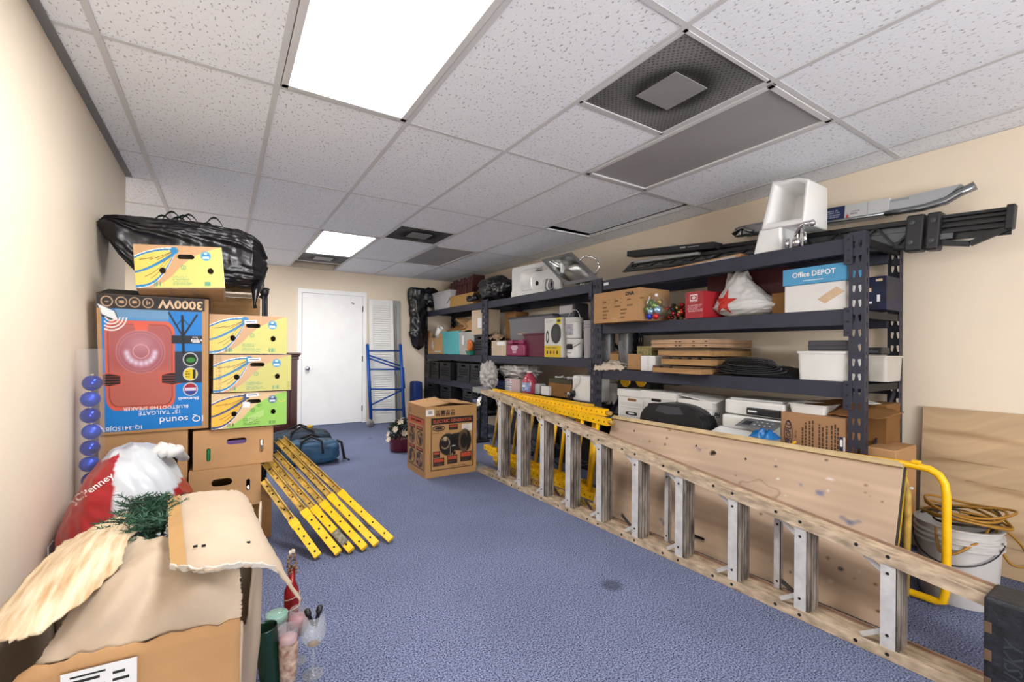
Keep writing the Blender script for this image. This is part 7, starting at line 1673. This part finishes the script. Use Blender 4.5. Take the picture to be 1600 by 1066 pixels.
MB().tube(p2, .0155, 14).done('inner_tube', YELD, t, True)
MB().tube([p+V(0, 0, 0) for p in (pp[0]+V(0, .0, .012), pp[0]+V(.0, .0, .03), pp[0]+V(0, -.012, .036))], .006, 8).done('eye_hook', YEL, t, True); MB().box(pp[2]-V(.016, .03, -.012), pp[2]+V(.016, .0, .026), bev=.002).done('clip', YEL, t)

# plywood sheet against the right wall
t = thing('plywood_sheet', 'tall bare plywood sheet with wavy grain leaning on the right wall', 'plywood', (3.40, .925, .002))
def grain(U, Vv):
    r = np.random.RandomState(9); n = np.zeros(U.shape); y = Vv*.86; x = U*1.25
    w0 = .05*np.sin(x*3.1+.5)+.03*np.sin(x*7+2)+.02*np.sin(x*13)
    for k, (f, a) in enumerate(((9, .5), (21, .35), (47, .25), (90, .14))): n += a*np.sin((y+w0*(1+.3*k))*f*2+1.7*np.sin(x*2.2+k)+k)
    img = np.ones(U.shape+(3,))*rgb('#cfb28e')*(1+.055*n)[..., None]
    for cy, cx, wd in ((.80, .12, .16), (.70, .62, .3), (.55, .3, .25), (.42, .75, .25), (.62, .05, .1), (.30, .4, .4), (.22, .1, .2)):
        d = np.abs(Vv-cy-.04*np.sin(x*5+cx*9))/.018; img = over(img, np.exp(-d**2)*np.exp(-((U-cx)/wd)**2)*.45, rgb('#8f6b48'))
    for k in range(6):
        d = np.abs(Vv-.16-.13*k-.02*np.sin(x*4+k))-.0012; img = over(img, aa(d, .004)*(np.sin(x*3+k*2) > .2)*.5, rgb('#5c432f'))
    return img
pw = .925+.55; phh = .842
MB().box((0, -pw, 0), (.014, 0, phh)).done('plywood_board', PLY, t)
inkpanel('plywood_face', pw, phh-.002, 200, 150, grain, t, Matrix.Translation((-.0008, 0, .001)) @ Matrix.Rotation(-PI/2, 4, 'Z'), m=PRINTM)
t.rotation_euler = (0, .085, 0)

# bucket with the extension cord
bc_ = Vector((2.935, .655, .002))
t = pail('bucket', 'white five gallon bucket holding a coiled yellow extension cord, by the plywood sheet', 'bucket', bc_, .152, .355, mat('bucket_white', '#cfccca', .4, var=.05), handle=True)
t = thing('extension_cord', 'coiled orange-yellow extension cord lying over the rim of the white bucket', 'cord', bc_+V(0, 0, .36))
CORD = mat('amber_cord', '#a8771f', .45, var=.15, vscale=20); CORDD = mat('dark_cord', '#3a2a18', .5, var=.2)
for k in range(6):
    rr = .115+.014*(k % 3); ph = k*.9; pts = []
    for a in np.linspace(0, 2*PI, 44): pts.append((rr*math.cos(a)+.012*math.sin(3*a+ph)+.02*(k % 2), rr*1.05*math.sin(a)-.03+.012*math.cos(2*a+ph), .012+.011*k+.012*math.sin(2*a+ph)))
    MB().tube(pts[:-1], .0058, 8, closed=True).done('cord_loop', CORD if k % 3 else CORDD, t, True)
def loop3(pts, m, n=40, r=.0058):
    P = [Vector(p) for p in pts]; out = []
    for i in range(n+1):
        x = i/n*(len(P)-1); j = min(int(x), len(P)-2); f = x-j; p0, p1, p2, p3 = P[max(j-1, 0)], P[j], P[j+1], P[min(j+2, len(P)-1)]
        out.append(.5*((2*p1)+(p2-p0)*f+(2*p0-5*p1+4*p2-p3)*f*f+(3*p1-p0-3*p2+p3)*f**3))
    MB().tube(out, r, 8).done('cord_tail', m, t, True)
ob = bc_+V(0, 0, .36)
loop3([aX(u, v, x)-ob for u, v, x in ((1500, 800, 2.9), (1540, 808, 2.98), (1556, 822, 3.02), (1560, 850, 3.02), (1580, 882, 3.04), (1606, 884, 3.08), (1600, 858, 3.12), (1575, 832, 3.14), (1545, 815, 3.1), (1505, 806, 3.0))], CORD)
loop3([aX(u, v, x)-ob for u, v, x in ((1462, 822, 2.80), (1464, 845, 2.775), (1470, 862, 2.765), (1490, 866, 2.77), (1515, 855, 2.80), (1535, 842, 2.85), (1545, 826, 2.9))], CORD)
loop3([aX(u, v, x)-ob for u, v, x in ((1440, 800, 2.85), (1470, 794, 2.95), (1510, 800, 3.02), (1545, 815, 3.06), (1552, 825, 3.05), (1540, 832, 2.98), (1500, 836, 2.88), (1470, 832, 2.82))], CORDD)

# yellow punched scaffold end frames standing behind the ladder
def punched(label, P0, P1, xb, grp='yellow punched frames behind the ladder', rails=((.0, 1.0),)):
    """P0, P1: ends of the top rail; the bottom rail lies on the floor at x = xb"""
    t = thing('scaffold_section', label, 'scaffold', (xb, (P0.y+P1.y)/2, 0), 0, grp); o0 = Vector(t.location)
    a, b_ = P0-o0, P1-o0; c, d = V(0, P0.y-o0.y, .026), V(.0, P1.y-o0.y, .026); d_ = (b_-a).normalized()
    hl_ = None
    for p, q, nm in ((a, b_, 'top_rail'), (c, d, 'bottom_rail')):
        MB().bar(p, q, .048, .054, (0, 0, 1)).done(nm, YEL, t)
        dd = (q-p); n = int(dd.length/.062)
        for k in range(n):
            pt = p+dd*((k+.5)/n)
            for off, rot in (((-.0242, 0, .0), (0, -PI/2, 0)), ((.006, 0, .0272), (0, 0, 0))):
                if hl_ is None: hl_ = MB().lathe([(0, 0), (.0062, 0), (.0062, .0006), (0, .0006)], 8).done('punch_hole', DARK, t); o = hl_
                else: o = inst(hl_, t)
                o.location = pt+V(*off); o.rotation_euler = rot
    for p, q in ((a, b_),): 
        MB().tube([q, q+d_*.05], .016, 10).done('coupling_pin', YELD, t, True)
    for f in (.10, .34, .58, .80, .92):
        MB().tube([a.lerp(b_, f)-V(0, 0, .02), c.lerp(d, f)+V(0, 0, .02)], .0165, 12).done('rung', YEL if f > .5 else YELD, t, True)
    return t
punched('yellow punched scaffold frame nearest the ladder, its top rail lowest', aX(792, 622, 2.56), aX(952, 660, 2.50), 2.42)
punched('yellow punched scaffold frame, middle one of the three behind the ladder', aX(780, 614, 2.62), aX(948, 645, 2.56), 2.50)
punched('yellow punched scaffold frame against the shelving, hindmost of the three', aX(772, 611, 2.70), aX(925, 637, 2.66), 2.59)
for k, (u0, v0, u1, v1, z, lab) in enumerate(((775, 720, 935, 792, .05, 'yellow punched rail lying on the carpet just behind the ladder'),)):
    a, b_ = aZ(u0, v0, z), aZ(u1, v1, z); a.z = b_.z = .024; 
    t = thing('scaffold_rail', lab, 'scaffold', a, 0); dd = b_-a; MB().bar((0, 0, 0), dd, .044, .044, (0, 0, 1)).done('rail_body', YELD, t); hl_ = None
    for j in range(int(dd.length/.07)):
        pt = dd*((j+.5)/int(dd.length/.07))
        for off, rot in (((-.0226, 0, 0), (0, -PI/2, 0)), ((0, 0, .0222), (0, 0, 0))):
            if hl_ is None: hl_ = MB().lathe([(0, 0), (.0066, 0), (.0066, .0006), (0, .0006)], 8).done('punch_hole', DARK, t); o = hl_
            else: o = inst(hl_, t)
            o.location = pt+V(*off); o.rotation_euler = rot

# small fittings hang under the part they sit on
UNDER = {'lettering': ('carton_body', 'jug_body', 'top_cap', 'pail_body'), 'bolt': ('front_rail',), 'screw_head': ('plywood_board',), 'bolt_hole': ('upright',), 'punch_hole': ('top_rail', 'rail_body'), 'cap': ('ball', 'bauble_ball', 'bottle_body'),
         'faint_print': ('carton_body',), 'handling_marks': ('carton_body',), 'emblem': ('carton_body',), 'button': ('control_panel',), 'screen': ('control_panel', 'device_body'), 'slot_sheet': ('paper_slot',), 'handle_lug': ('wire_handle',), 'edge_marks': ('panel_edge',),
         'notch': ('panel',), 'spigot_cap': ('spigot',), 'drain_hole': ('basin',), 'overflow_slot': ('basin',), 'embossed_ring': ('top_cap',), 'cap_slot': ('top_cap',), 'rivets': (), 'door_hook': ()}
for o in list(COL.objects):
    n = o.name.split('.')[0]
    if n in UNDER and o.parent and o.parent.type == 'EMPTY':
        for s_ in o.parent.children:
            if s_.name.split('.')[0] in UNDER[n] and s_ != o and s_.matrix_basis == Matrix.Identity(4) and not s_.parent.parent:
                o.parent = s_; break
